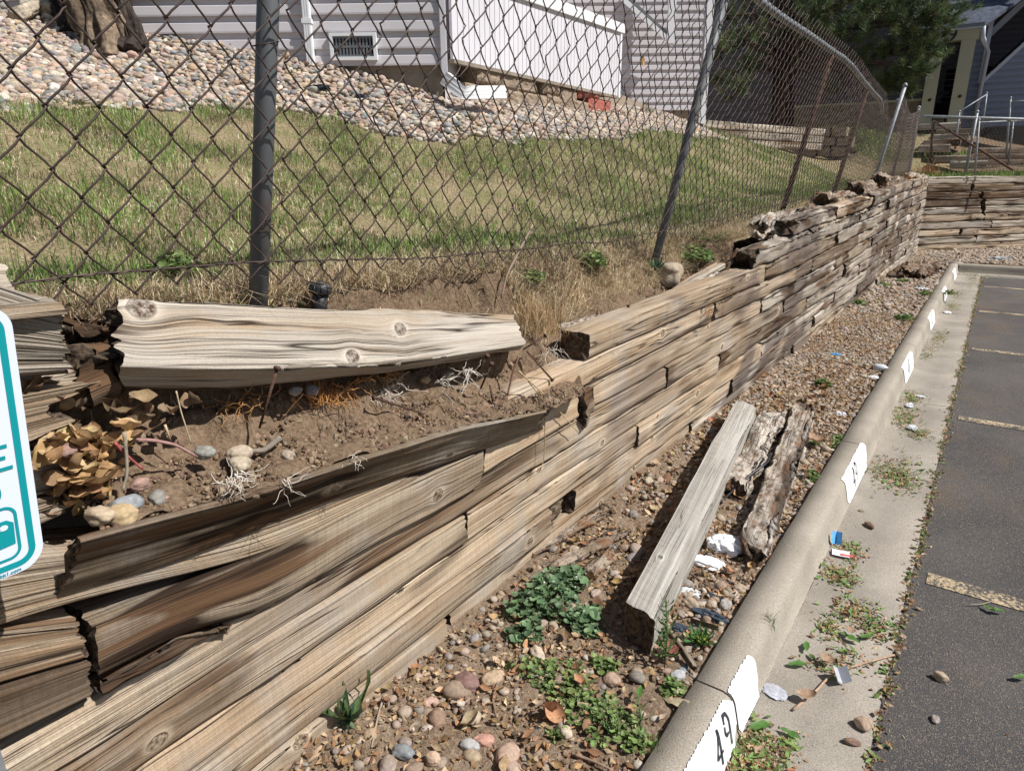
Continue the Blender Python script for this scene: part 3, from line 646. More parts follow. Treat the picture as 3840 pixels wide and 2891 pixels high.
# stacked blocks under the skirt
bw = thing('block_wall', 'low wall of rough tan and red blocks under the white stair skirt', 'block wall', F3.at(.6, 2.5))
def rblock(s0, s1, z0, z1, mat, o=.0):
    n1, n2 = 10, 8; mbk = MB(); A, B = np.meshgrid(np.linspace(s0, s1, n1), np.linspace(z0, z1, n2), indexing='ij')
    edge = np.minimum(np.minimum(A - s0, s1 - A), np.minimum(B - z0, z1 - B)); out = o + .035 * sst(0, .03, edge) + .018 * vn(A * 22 + s0 * 9, B * 22, 0, 9)
    V = np.array([F3.at(A[i, j], B[i, j], out[i, j]) for i in range(n1) for j in range(n2)]); mbk.add(V, grid_faces(n1, n2)[:, ::-1])
    F3.box(mbk, s0, s1, z0, z1, o - .2, o + .001); ob = mbk.build('block', mat, bw, smooth=False); return ob
for (u0, u1, v0, v1, mt) in [(1785, 1870, 258, 322, 'block'), (1872, 1942, 276, 338, 'block'), (1942, 2010, 290, 352, 'block'), (2035, 2095, 308, 358, 'block'), (2098, 2160, 330, 376, 'block'), (2163, 2178, 336, 370, 'redblock'), (2178, 2248, 340, 372, 'redblock'),
                             (1745, 1868, 322, 378, 'block'), (1870, 1958, 338, 388, 'block'), (1958, 2050, 352, 396, 'block'), (2052, 2100, 360, 398, 'block'), (2108, 2205, 376, 405, 'block'), (2206, 2290, 372, 412, 'redblock')]:
    a = F3.px(u0, (v0 + v1) / 2, -.05); b = F3.px(u1, (v0 + v1) / 2, -.05); um = (u0 + u1) / 2; zt = F3.px(um, v0, -.05)[1]; zb_ = F3.px(um, v1, -.05)[1]
    ob = rblock(a[0] + .003, b[0] - .003, zb_ + .003 - (.12 if v1 > 375 else 0), zt, M[mt], -.05)
    if mt == 'redblock': ob['label'] = 'red rough faced block'
# loose downspout elbow lying on the stones
ds = thing('loose_downspout', 'white downspout elbow lying bent on the stones beside the house corner', 'downspout', hit(1780, 350))
P = [F3.at(F3.px(1686, 292, .15)[0], F3.px(1686, 292, .15)[1], .1), F3.at(*F3.px(1745, 352, .3), .28), F3.at(*F3.px(1765, 348, .3), .30), F3.at(*F3.px(1868, 348, .3), .36)]
def ribbed(mb, P, w_, h_):
    P = np.array(P); V = []
    for i, p in enumerate(P):
        t = _n(P[min(i + 1, len(P) - 1)] - P[max(i - 1, 0)]); sd = _n(np.cross(t, UP)); u_ = np.cross(sd, t)
        for k in range(24):
            th = k / 24 * 2 * np.pi; cx_, cy_ = np.cos(th), np.sin(th); m_ = max(abs(cx_), abs(cy_)); rr = 1 + (.05 if k % 2 else 0)
            V.append(p + sd * w_ * cx_ / m_ * rr + u_ * h_ * cy_ / m_ * rr)
    n = len(P); i, j = np.meshgrid(np.arange(n - 1), np.arange(24), indexing='ij'); j2 = (j + 1) % 24
    mb.add(V, np.stack([i * 24 + j, i * 24 + j2, (i + 1) * 24 + j2, (i + 1) * 24 + j], -1).reshape(-1, 4))
mb = MB(); ribbed(mb, P, .04, .055); mb.build('pipe', M['white'], ds, smooth=False)
mb = MB(); e = P[-1]; t = _n(P[-1] - P[-2]); mb.tube([e - t * .01, e + t * .002], [.045, .045], 8); mb.build('pipe_mouth', M['dark_in'], ds)

# --- background, seen through the fence: grey garage house, low timber edging, bright gable
def fbox(fc, name, mat, parent, *bx):
    mb = MB()
    for b_ in bx: fc.box(mb, *b_)
    return mb.build(name, mat, parent, smooth=False)
F4 = Facade((-6.0, 27.0, 0), (1, .10, 0))
g1 = thing('garage_house', 'grey sided house with a shaded garage bay seen through the fence behind the pine trunk', 'house', F4.at(2, 2.6))
q = lambda u, v, o=0: F4.px(u, v, o)
zg = q(2800, 470)[1]; a0 = q(2600, 300)[0]; a1 = q(2985, 300)[0]; zs0 = q(2850, 258)[1]; ze = q(2850, 60)[1]
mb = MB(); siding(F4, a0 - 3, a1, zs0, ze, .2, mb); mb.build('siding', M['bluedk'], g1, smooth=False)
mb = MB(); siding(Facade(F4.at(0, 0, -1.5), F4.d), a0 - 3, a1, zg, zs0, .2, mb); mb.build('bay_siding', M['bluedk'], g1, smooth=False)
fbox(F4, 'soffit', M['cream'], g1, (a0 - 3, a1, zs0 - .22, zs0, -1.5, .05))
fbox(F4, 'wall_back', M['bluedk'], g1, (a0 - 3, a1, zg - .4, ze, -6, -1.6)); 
d0 = q(2745, 380, -1.4)[0]; d1 = q(2775, 380, -1.4)[0]; fbox(F4, 'door', M['dark_in'], g1, (d0, d1, zg, q(2760, 350, -1.4)[1], -1.5, -1.40))
d0 = q(2655, 380, -1.4)[0]; d1 = q(2715, 380, -1.4)[0]; fbox(F4, 'door_panel', M['btrim'], g1, (d0, d1, zg, q(2700, 345, -1.4)[1], -1.5, -1.42))
mb = MB(); V = [F4.at(a0 - 3.5, ze, .5), F4.at(a1 + .4, ze, .5), F4.at(a1 + .4, ze + 2.2, -5), F4.at(a0 - 3.5, ze + 2.2, -5)]; V += [p - UP * .15 for p in V]
mb.add(V, [[0, 1, 2, 3], [4, 7, 6, 5], [0, 4, 5, 1], [1, 5, 6, 2], [0, 3, 7, 4]]); mb.build('roof', M['shingle'], g1, smooth=False)
F5 = Facade((-4.2, 25.0, 0), (1, .55, 0)); g2 = thing('gable_house', 'sunlit white house front with two windows just right of the pine trunk', 'house', F5.at(1, 3))
b0 = F5.px(2955, 300)[0]; b1 = F5.px(3048, 300)[0]; zb_ = F5.px(3000, 480)[1]; zt_ = F5.px(3000, 150)[1]
mb = MB(); siding(F5, b0, b1, zb_, zt_, .15, mb); mb.build('siding', M['white'], g2, smooth=False)
fbox(F5, 'wall_core', M['bluedk'], g2, (b0, b1 + .02, zb_, zt_, -3, -.002))
fbox(F5, 'corner_trim', M['btrim'], g2, (b0 - .08, b0 + .08, zb_, zt_, -.02, .05))
for (u0, u1) in ((2984, 3000), (3022, 3040)):
    a = F5.px(u0, 375)[0]; b = F5.px(u1, 375)[0]; wn = fbox(F5, 'window', M['dark_in'], g2, (a, b, F5.px(u0, 410)[1], F5.px(u0, 343)[1], .0, .045))
mb = MB(); mid = (b0 + b1) / 2; V = [F5.at(b0 - .3, zt_ - .1, .3), F5.at(mid, zt_ + .9, .3), F5.at(b1 + .3, zt_ - .1, .3), F5.at(b0 - .3, zt_ - .1, -4), F5.at(mid, zt_ + .9, -4), F5.at(b1 + .3, zt_ - .1, -4)]
mb.add(V, [[0, 1, 4, 3], [1, 2, 5, 4]], [[0, 2, 1], [3, 4, 5]]); mb.build('roof', M['shingle'], g2, smooth=False)
# low timber edging across the lawn
Pa = hit(2640, 478); Pb = np.array([-3.3, 20.5, T(-3.3, 20.5)])
ed = thing('lawn_edging', 'long low grey timber edging with a bright top crossing the far lawn', 'edging wall', Pa)
za = ony(2680, 447, Pa[1])[2]; Pa2 = Pa.copy(); Pa2[2] = za; PB = ony(3185, 492, 20.0); 
dirv = _n((PB - Pa2) * [1, 1, 0]); nrm = np.array([dirv[1], -dirv[0], 0])
for k in range(3):
    A_ = Pa2 - UP * (.17 * k) - dirv * 1.5; B_ = PB - UP * (.17 * k)
    st = [[p - UP * .165, p, p - nrm * .16, p - UP * .165 - nrm * .16] for p in (A_, B_)]
    beam('timber', st, M['grey' if k else 'silver'], ed, ds=.2, dv=.04, amp=.006, stain=.2 * k, detail=2)
bl_ = thing('stone_block_pile', 'pale tan stacked stone blocks at the right end of the far lawn edging', 'stone wall', PB)
for i in range(3):
    for j in range(4):
        c = ony(2990 + 52 * j + (i % 2) * 20, 500 + 34 * i, 19.0); mb = MB(); mb.box((c[0] - .19, c[1] - .15, c[2] - .12), (c[0] + .19, c[1] + .3, c[2] + .13)); mb.build('block', M['block'], bl_, smooth=False)

# --- house 9: blue-grey building with porch on the hill
FWY = 16.55; FY = 23.0; F6 = Facade((-2.6, FY, 0), (1, .06, 0)); q6 = lambda u, v, o=0: F6.px(u, v, o)
def zz(x, y): return (3240 + x * .3604, y * .3604)
h9 = thing('hill_house', 'blue grey sided house with cream porch posts and the number 9 on the hill', 'house', F6.at(3, 3.2))
sl0 = q6(3050, 300)[0]; sr0 = 14.0; zb9 = q6(3600, 480)[1]; s_op0 = q6(*zz(1290, 500))[0]
s_po = q6(*zz(1115, 500))[0]
# right wing siding with the open stairwell cut out (a sloping opening)
v1 = q6(*zz(1310, 230)); v2 = q6(*zz(1225, 870)); v3 = q6(*zz(1665, 470))
slopeo = (v3[1] - v2[1]) / (v3[0] - v2[0]); vt_s = (v1[0] + v2[0]) / 2
def clip_r(z):
    a = s_po; 
    if z < v2[1]: return [(a, sr0)]
    sx = vt_s + (z - v2[1]) / slopeo
    if z > v1[1] + .6: return [(a, sr0)]
    return [(a, vt_s), (sx, sr0)]
mb = MB(); siding(F6, s_po, sr0, zb9, 8.2, .155, mb, clip_r); mb.build('siding', M['blue'], h9, smooth=False)
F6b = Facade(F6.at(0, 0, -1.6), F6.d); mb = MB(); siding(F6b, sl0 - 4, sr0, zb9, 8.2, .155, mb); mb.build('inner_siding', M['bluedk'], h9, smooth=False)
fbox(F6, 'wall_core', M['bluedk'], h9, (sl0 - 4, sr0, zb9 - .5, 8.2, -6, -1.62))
mb = MB(); F6.box(mb, vt_s - .05, vt_s + .05, v2[1], v1[1] + .3, -.01, .05); slant(F6, mb, vt_s, v2[1] - .09, sr0, v2[1] - .09 + slopeo * (sr0 - vt_s), .12, -.02, .055); mb.build('opening_trim', M['btrim'], h9, smooth=False)
mb = MB(); o = -.6; slant(F6, mb, vt_s, v2[1] + 1.15, sr0, v2[1] + 1.15 + slopeo * (sr0 - vt_s), .22, -.75, -.7); mb.build('stair_stringer', M['btrim'], h9, smooth=False)
mb = MB()
for dz in (.22, 1.55): mb.tube([F6.at(vt_s + .1, v2[1] + dz, -.35), F6.at(sr0, v2[1] + dz + slopeo * (sr0 - vt_s - .1), -.35)], .045, 6)
mb.build('hand_rail', M['blackpl'], h9)
# porch
PO = .9; fp = lambda x, y: F6.px(*zz(x, y), PO)
mb = MB()
pl0, pl1 = fp(715, 760)[0] - .14, fp(715, 760)[0] + .16; pr0, pr1 = fp(1030, 760)[0] - .16, fp(1030, 760)[0] + .16
zt9 = fp(950, 330)[1]; zbm = fp(950, 425)[1]; pbz = fp(940, 1330)[1]
F6.box(mb, pl0, pl1, pbz, zbm, PO - .3, PO); F6.box(mb, pr0, pr1, pbz, zbm, PO - .3, PO); mb.build('porch_post', M['cream'], h9, smooth=False)
fbox(F6, 'porch_beam', M['cream'], h9, (pl0 - .1, pr1 + .05, zbm, zt9 + .02, PO - .3, PO + .02), (pl0 - .1, pl0 + .2, zbm, zt9 + .02, 0, PO - .3))
fbox(F6, 'gutter', M['btrim'], h9, (pl0 - .3, pr1 + .12, zt9 + .02, zt9 + .14, PO - .05, PO + .10))
mb = MB(); e = sr0; V = [F6.at(pl0 - .5, zt9 + .13, PO + .1), F6.at(pr1 + .12, zt9 + .13, PO + .1), F6.at(pr1 + .12 + 2.2, zt9 + 2.0, -1.5), F6.at(pl0 - .5, zt9 + 2.0, -1.5)]; V += [p - UP * .08 for p in V]
mb.add(V, [[0, 1, 2, 3], [4, 7, 6, 5], [0, 4, 5, 1], [1, 5, 6, 2], [0, 3, 7, 4]]); mb.build('porch_roof', M['shingle'], h9, smooth=False)
f0 = fp(1120, 300); f1 = q6(*zz(1600, -10)); mb = MB()
sl9 = (f1[1] - f0[1]) / (f1[0] - f0[0]); slant(F6, mb, f0[0], f0[1] - .16, f0[0] + 6, f0[1] - .16 + sl9 * 6, .26, .32, .38); mb.build('fascia_board', M['btrim'], h9, smooth=False)
mb = MB(); V = [F6.at(f0[0], f0[1] + .12, .40), F6.at(f0[0] + 6, f0[1] + .12 + sl9 * 6, .40), F6.at(f0[0] + 6, f0[1] + .12 + sl9 * 6, -6), F6.at(f0[0], f0[1] + .12, -6)]; V += [p - UP * .06 for p in V]
mb.add(V, [[0, 1, 2, 3], [4, 7, 6, 5], [0, 4, 5, 1], [1, 5, 6, 2], [0, 3, 7, 4]]); mb.build('roof', M['shingle'], h9, smooth=False)
mb = MB(); dsx = pr1 + .10; mb.tube([F6.at(dsx, zt9 + .05, PO + .05), F6.at(dsx + .03, zt9 - .2, PO), F6.at(dsx + .22, zt9 - .45, .15), F6.at(dsx + .2, pbz - .1, .10)], .055, 6); mb.build('downspout', M['btrim'], h9)
s_in = q6(*zz(975, 700), -1.5)[0]; z_in = q6(*zz(975, 720), -1.5)[1]; fbox(F6b, 'doorway', M['dark_in'], h9, (s_in - .25, s_in + .9, z_in - 1.5, z_in, .0, .03))
mb = MB(); a = fp(680, 1045); b = fp(940, 880); mb.tube([F6.at(a[0], a[1], PO + .03), F6.at(b[0], b[1], -.6)], .04, 6); mb.tube([F6.at(fp(1000, 1005)[0], fp(1000, 1005)[1], PO + .04), F6.at(fp(930, 1010)[0], fp(930, 1010)[1], PO - .4)], .04, 6); mb.build('porch_hand_rail', M['blackpl'], h9)
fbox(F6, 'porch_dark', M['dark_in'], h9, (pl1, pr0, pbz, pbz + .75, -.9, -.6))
# lower left: skirt boards with a pale rail, and left wing siding
fbox(F6, 'deck_skirt', M['found'], h9, (sl0 - .5, pl0 - .05, pbz - .2, fp(600, 1040)[1], PO - .5, PO - .4)); fbox(F6, 'deck_rail', M['cream'], h9, (sl0 - .5, pl0 - .02, fp(600, 1040)[1], fp(600, 1015)[1], PO - .5, PO - .36))
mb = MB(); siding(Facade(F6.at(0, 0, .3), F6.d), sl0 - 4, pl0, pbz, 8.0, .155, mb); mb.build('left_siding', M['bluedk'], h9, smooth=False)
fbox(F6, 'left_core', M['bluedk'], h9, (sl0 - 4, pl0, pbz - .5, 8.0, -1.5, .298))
nw = q6(3655, 3)
# the number
def text_mesh(name, s, size, mat, parent, P, dx, up_, ext=.004, narrow=1.0):
    cu = bpy.data.curves.new(name, 'FONT'); cu.body = s; cu.size = size; cu.extrude = ext; cu.align_x = 'CENTER'; cu.align_y = 'CENTER'; cu.offset = size * .012
    o = bpy.data.objects.new(name, cu); sc.collection.objects.link(o); bpy.context.view_layer.update()
    me = bpy.data.meshes.new_from_object(o.evaluated_get(bpy.context.evaluated_depsgraph_get())); bpy.data.objects.remove(o); bpy.data.curves.remove(cu)
    co = np.zeros(len(me.vertices) * 3); me.vertices.foreach_get('co', co); co = co.reshape(-1, 3)
    dx = _n(dx); up_ = _n(up_); nn = np.cross(dx, up_); W = np.array(P) + co[:, :1] * dx * narrow + co[:, 1:2] * up_ + co[:, 2:3] * nn
    org = ORG[parent.name]; me.vertices.foreach_set('co', (W - org).ravel()); me.update(); me.materials.clear(); me.materials.append(mat)
    o = bpy.data.objects.new(name, me); sc.collection.objects.link(o); o.parent = parent; ORG[o.name] = org; return o
nn_ = fp(922, 375); text_mesh('house_number', '9', .42, M['blackpl'], h9, F6.at(nn_[0], nn_[1], PO + .035), F6.d, UP)

# steps climbing the hill, chain link gate fences around them
def simple_box_beam(name, a, b, h, d, mat, parent=None, **k):
    a = np.array(a, float); b = np.array(b, float); t = _n((b - a) * [1, 1, 0]); nn = np.array([t[1], -t[0], 0])
    return beam(name, [[p, p + UP * h, p + UP * h - nn * d, p - nn * d] for p in (a, b)], mat, parent, **k)
stp = thing('timber_steps', 'flight of weathered timber steps climbing the dirt slope to the porch', 'steps', (0, 18.5, 1.8))
for k, (x0, y0, x1, y1, dpt) in enumerate([(3445, 470, 3600, 470, 21.5), (3510, 492, 3660, 492, 21.0), (3485, 512, 3630, 512, 20.4), (3460, 533, 3600, 533, 19.8), (3440, 558, 3560, 550, 19.2), (3500, 596, 3645, 596, 18.6), (3560, 617, 3700, 617, 18.1)]):
    a = ony(x0, y0 + 6, dpt); b = ony(x1, y1 + 6, dpt); m_ = min(a[2], b[2]); simple_box_beam('step', (a[0], dpt, m_ - .05), (b[0], dpt, m_ - .05), .16, .5, M['umber' if k % 2 else 'grey'], stp, ds=.15, dv=.05, detail=2)
def post(name, x, y, z0, z1, r, mat, parent, top=None, capm=None):
    mb = MB(); top = top if top is not None else (x, y); P = [(x, y, z0), (x + (top[0] - x) * .5, y + (top[1] - y) * .5, (z0 + z1) / 2), (top[0], top[1], z1)]
    mb.tube(P, r, 12); c = P[-1]; mb.tube([(c[0], c[1], z1 - .01), (c[0], c[1], z1 + .012), (c[0], c[1], z1 + .03), (c[0], c[1], z1 + .04)], [r * 1.18, r * 1.18, r * .8, r * .2], 12)
    return mb.build(name, mat, parent)
def wire_mesh(Fn, s0, s1, W, zb_, zt_, H, r, extra_top=1, flat=.0045, sides=4, seed=0):
    """woven wires; Fn(s,z)-> xyz and unit out normal"""
    cols = int((s1 - s0) / (W / 2)); mb = MB(); fr = np.array([0, .10, .26, .5, .74, .90])
    for j in range(cols):
        sj = s0 + j * W / 2; n = int((zt_(sj) - zb_(sj)) / (H / 2)) + extra_top
        i = np.repeat(np.arange(n), 6); f = np.tile(fr, n); par = (i + j) % 2
        g = np.clip(f, 0, 1); sh = .5 - .5 * np.cos(np.pi * np.clip((g - .02) / .96, 0, 1)); g2 = .45 * g + .55 * sh
        y = sj + (W / 2) * np.where(par == 0, g2, 1 - g2); over = np.where(f == 0, .0045, 0) * np.where(par == 0, -1, 1); y = y + over
        z = zb_(sj) + (i + f) * (zt_(sj) - zb_(sj)) / (n - extra_top)
        out = flat * np.sqrt(np.sin(np.pi * f) + 1e-9) * np.where(par == 0, 1, -1)
        y = y + .003 * vn(sj * 3, z * 4, 0, seed + 5); P, Nn = Fn(y, z); P = P + Nn * out[:, None]
        mb.tube(P, r, sides, cap=False)
    return mb
# far fence line on the corner wall top
ff = thing('far_chain_fence', 'low chain link fence along the top of the far timber wall', 'fence', (0, 16.9, 1.65))
FFc = Facade((WC[0] + WB[0] * .4, WC[1] + WB[1] * .4, 0), WD); q0, zq0 = FFc.px(3462, 437); q1, zq1 = FFc.px(3840, 448)
mb = MB(); mb.tube([FFc.at(q0, zq0), FFc.at(6.5, zq0 + (6.5 - q0) * (zq1 - zq0) / (q1 - q0))], .03, 8); mb.build('top_rail', M['galv'], ff)
for (u, v) in ((3655, 470), (3910, 480)):
    q_ = FFc.px(u, v)[0]; p = FFc.at(q_, 0); post('post', p[0], p[1], 1.5, zq0 + .1, .03, M['galv'], ff)
mb = wire_mesh(lambda s, z: (np.array([FFc.at(0, 0)]) + np.asarray(s)[:, None] * FFc.d[None] + np.asarray(z)[:, None] * UP[None], FFc.n[None]), q0, 5.0, .10, lambda s: 1.66, lambda s: zq0, .11, .0022, 0, .003, 3); mb.build('chain_link', M['wireg'], ff)
gf = thing('stair_gate_fence', 'chain link gate with a dark diagonal brace beside the hill steps', 'gate', (0, 17.6, 1.8))
gy = 17.5
pA = ony(3500, 455, gy); pB = ony(3492, 590, gy); mb = MB(); mb.tube([(pA[0], gy, pA[2]), (pB[0], gy, pB[2] - .1)], .028, 8); mb.build('gate_post', M['iron'], gf)
pC = ony(3800, 640, gy); mb = MB(); mb.tube([(pA[0], gy, pA[2]), (pC[0], gy, pC[2])], .022, 8); mb.build('brace', M['iron'], gf)
for k, (u0, v0, v1, d9) in enumerate([(3672, 452, 640, 17.3), (3790, 370, 575, 19.5), (3598, 420, 545, 20.0), (3700, 352, 470, 20.8), (3800, 450, 600, 20.5)]):
    a = ony(u0, v0, d9); b = ony(u0 - 14, v1, d9); post('post', b[0], d9, b[2] - .1, a[2], .020, M['galv'], gf, top=(a[0], d9))
mb = MB(); a = ony(3598, 420, 20.0); b = ony(3702, 354, 20.8); mb.tube([a, b], .015, 8); a = ony(3672, 460, 17.3); b = ony(3860, 452, 19.5); mb.tube([a, b], .016, 8); a = ony(3795, 382, 19.5); b = ony(3860, 378, 19.5); mb.tube([a, b], .015, 8); mb.build('rail', M['galv'], gf)
G2 = Facade((WC[0] + WB[0] * 1.3, WC[1] + WB[1] * 1.3, 0), WD); q2 = G2.px(3672, 470)[0]
mb = wire_mesh(lambda s, z: (np.array([G2.at(0, 0)]) + np.asarray(s)[:, None] * G2.d[None] + np.asarray(z)[:, None] * UP[None], G2.n[None]), q2, q2 + 3, .10, lambda s: 1.75, lambda s: G2.px(3672, 465)[1], .11, .0022, 0, .003, 3); mb.build('chain_link', M['wireg'], gf)
# dark timber terrace on the hill right
tw = thing('terrace_timbers', 'dark stained timber terrace low on the right of the hill steps', 'timber wall', (2, 18, 1.8))
for k in range(4):
    a = G2.px(3650 + 12 * (k % 2), 640 - 22 * k, -.25); b_ = G2.at(a[0] + 5, 0, -.25 - .03 * k); a_ = G2.at(a[0], 0, -.25 - .03 * k); simple_box_beam('timber', (a_[0], a_[1], a[1] - .03), (b_[0], b_[1], a[1] - .03), .15, .15, M['dark'], tw, ds=.2, dv=.05, stain=.5, detail=2)

# ================================================================== retaining wall
def zc(k, y): p = .118 + .0024 * np.asarray(y, float); return .10 + .004 * np.asarray(y, float) * 0 + k * p
wall = thing('retaining_wall', 'long bulging timber retaining wall of weathered stacked beams along the planting strip', 'retaining wall', (-1.4, 1.5, .1))
rr = random.Random(5)
joints = {0: [-.9, 1.51, 3.9, 6.3, 8.8, 11.1, 13.7, 16.5], 1: [-1.2, 2.22, 4.55, 7.1, 9.4, 12.0, 14.3, 16.5], 2: [-.6, 1.0 + 9, 12.2, 14.9, 16.5], 3: [-1.0, 1.63, 4.2, 6.6, 9.2, 11.4, 13.4, 16.5],
          4: [-.8, 3.35, 5.7, 8.1, 10.4, 12.7, 15.0, 16.5], 5: [1.715, 2.40, 5.0, 7.4, 9.9, 12.1, 14.2, 16.5], 6: [1.73, 4.0, 6.3, 8.6, 10.9, 13.2, 15.4, 16.5], 7: [2.47, 4.85, 7.3, 9.7, 11.8, 14.0, 16.5],
          8: [4.62, 6.1, 8.4, 10.6, 13.1, 15.3, 16.5], 9: [5.5, 7.0, 8.9, 11.3, 13.6, 15.6, 16.5]}
joints[2] = [-.6, 3.05, 5.2, 7.9, 10.2, 12.4, 14.6, 16.5]
dofs = random.Random(77)
def dark_area(V):  # slanted dark areas crossing the courses farther along, scattered blotches near
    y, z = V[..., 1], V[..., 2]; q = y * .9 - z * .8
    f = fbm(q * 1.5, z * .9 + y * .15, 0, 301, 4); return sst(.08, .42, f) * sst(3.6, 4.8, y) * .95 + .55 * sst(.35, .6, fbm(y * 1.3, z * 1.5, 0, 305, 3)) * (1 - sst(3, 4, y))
def wall_timber(k, y0, y1, mat, off=0.0, th=.15, z0=None, z1=None, lean=0.0, **kw):
    g = .0042; st = []; off = off + dofs.uniform(-.011, .009)
    for y in np.linspace(y0 + .006, y1 - .006, 5):
        zb_, zt_ = (zc(k, y) if z0 is None else z0), (zc(k + 1, y) if z1 is None else z1); x = float(wx(y)) + off + .010 * math.sin(y * 1.3 + k) * min(1, max(0, (y - 1) / 3))
        lx = lean + (.012 * (k) * float(sst(2, 6, y)) * float(1 - sst(9, 13, y)))
        st.append([(x + lx, y, zb_ + g), (x + lx, y, zt_ - g), (x + lx - th, y, zt_ - g), (x + lx - th, y, zb_ + g)])
    return beam('timber', st, mat, wall, darkfn=dark_area, **kw)
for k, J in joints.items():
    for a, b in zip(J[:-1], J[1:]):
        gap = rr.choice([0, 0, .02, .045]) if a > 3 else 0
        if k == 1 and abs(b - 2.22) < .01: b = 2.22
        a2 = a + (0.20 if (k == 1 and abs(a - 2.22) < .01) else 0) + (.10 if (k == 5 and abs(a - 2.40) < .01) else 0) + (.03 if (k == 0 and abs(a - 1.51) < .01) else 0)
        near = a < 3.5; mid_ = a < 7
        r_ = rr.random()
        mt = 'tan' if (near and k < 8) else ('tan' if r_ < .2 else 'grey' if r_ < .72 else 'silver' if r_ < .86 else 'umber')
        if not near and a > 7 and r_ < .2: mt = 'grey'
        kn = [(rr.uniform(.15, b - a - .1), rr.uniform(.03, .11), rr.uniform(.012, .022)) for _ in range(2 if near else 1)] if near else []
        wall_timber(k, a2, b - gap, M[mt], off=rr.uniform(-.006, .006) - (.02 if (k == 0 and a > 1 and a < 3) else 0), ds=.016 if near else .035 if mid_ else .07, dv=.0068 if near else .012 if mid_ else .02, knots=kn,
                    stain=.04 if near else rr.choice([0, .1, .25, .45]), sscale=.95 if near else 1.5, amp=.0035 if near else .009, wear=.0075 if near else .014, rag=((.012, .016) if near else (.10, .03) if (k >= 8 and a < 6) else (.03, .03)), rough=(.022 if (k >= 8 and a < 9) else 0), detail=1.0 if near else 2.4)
# left stack above the hole (cut ends near the sign)
def stack(pts_top, pts_bot, mat, x=-1.36, th=.15, **kw):
    st = []
    for (a, b) in zip(pts_top, pts_bot):
        A_ = onx(*a, x); B_ = onx(*b, x); st.append([B_, A_, A_ + [-th, 0, 0], B_ + [-th, 0, 0]])
    return beam('timber', st, mat, wall, **kw)
def ext(p0, p1, x, y):          # extend a wall-plane line back to a given y, out of the picture
    A_, B_ = onx(*p0, x), onx(*p1, x); t = (y - A_[1]) / (B_[1] - A_[1]); return A_ + (B_ - A_) * t
def stack3(top, bot, mat, x=-1.36, y0=-.7, th=.16, **kw):
    """top/bot: pixel polylines from left to right; extended left to y0"""
    tp = [ext(top[0], top[1], x, y0)] + [onx(*p, x) for p in top[1:]]; bt = [ext(bot[0], bot[1], x, y0)] + [onx(*p, x) for p in bot[1:]]
    tp, bt = lin(tp, 14), lin(bt, 14); return beam('timber', [[b, a, a + [-th, 0, 0], b + [-th, 0, 0]] for a, b in zip(tp, bt)], mat, wall, **kw)
nk = dict(ds=.011, dv=.006, sscale=.6)
stack3([z4(0, 205), z4(415, 345)], [z4(0, 790), z4(425, 750)], M['grey'], -1.365, stain=.10, amp=.006, rag=(.0, .012), **nk)
stack3([z4(60, 900), z4(510, 818)], [z4(60, 1270), z4(300, 1190)], M['tan'], -1.375, stain=.02, amp=.005, rag=(.0, .05), **nk)
stack3([z4(60, 1370), z4(355, 1320)], [z4(60, 1570), z4(380, 1490)], M['grey'], -1.37, stain=.05, amp=.006, rag=(0, .012), **nk)
stack3([z4(60, 1575), z4(380, 1495)], [z4(60, 1790), z4(385, 1640)], M['tan'], -1.368, stain=.08, amp=.006, rag=(0, .012), **nk)
# capping timber set back on the left stack
a = onx(0, 1060, -1.45); zt_ = 1.60
beam('timber', [[(-1.44, y, 1.53), (-1.45, y, 1.60), (-1.62, y, 1.615), (-1.62, y, 1.53)] for y in (-.8, .445)], M['silver'], wall, ds=.012, dv=.008, stain=.05, amp=.005, rag=(0, .02))
beam('timber', [[(-1.34, y, z_ - .012), (-1.35, y, z_ + .012), (-1.50, y, z_ + .014), (-1.50, y, z_ - .03)] for y, z_ in ((-.8, 1.56), (.2, 1.545), (.49, 1.53))], M['silver'], wall, ds=.012, dv=.008, stain=.0, amp=.004, rag=(0, .01))
# course just under the bent board, sagging to the right (its lower edge is the long dark line)
stack3([z7(0, 330), z7(400, 300), z7(1000, 250), z7(1500, 150), z5(560, 1330)], [z7(0, 770), z7(500, 590), z7(1300, 415), z7(1700, 320), z5(620, 1400)], M['tan'], -1.36, stain=.03, rag=(0, .05), **nk)
# left of the notch: two stained pieces
stack3([z7(0, 790), z7(480, 735)], [z7(0, 1130), z7(560, 955)], M['tan'], -1.362, stain=.75, rag=(0, .010), ds=.011, dv=.006, sscale=1.5)
stack3([z7(0, 1135), z7(560, 960)], [z7(0, 1480), z7(590, 1190)], M['dark'], -1.365, stain=.3, rag=(0, .010), ds=.011, dv=.006, sscale=1.0)
# right of the notch: split, partly charred timber rising to the joint
def trace(top, bot, mat, x=-1.355, th=.15, **kw):
    L = max(len(top), len(bot)); tp = [onx(*p, x) for p in top]; bt = [onx(*p, x) for p in bot]
    tp, bt = lin(tp, 14), lin(bt, 14); return beam('timber', [[b, a, a + [-th, 0, 0], b + [-th, 0, 0]] for a, b in zip(tp, bt)], mat, wall, **kw)
trace([z7(580, 745), z7(950, 600), z7(1380, 430), z7(1800, 250), z7(2129, 75), z5(430, 1500), z5(1030, 1215)], [z7(625, 1085), z7(900, 950), z7(1120, 800), z7(1500, 740), z7(1750, 640), (1400, 2045), (1620, 1925), z5(1000, 1455)], M['umber'], -1.352, stain=.25, sscale=1.4, rag=(.01, .008), ds=.011, dv=.006, knots=[(1.05, .05, .02)],
      stfn=lambda S, P, L: 1.3 * np.exp(-((S - .28) / .26) ** 2) * sst(-.4, .1, vn(S * 3, P * 25, 0, 3)))
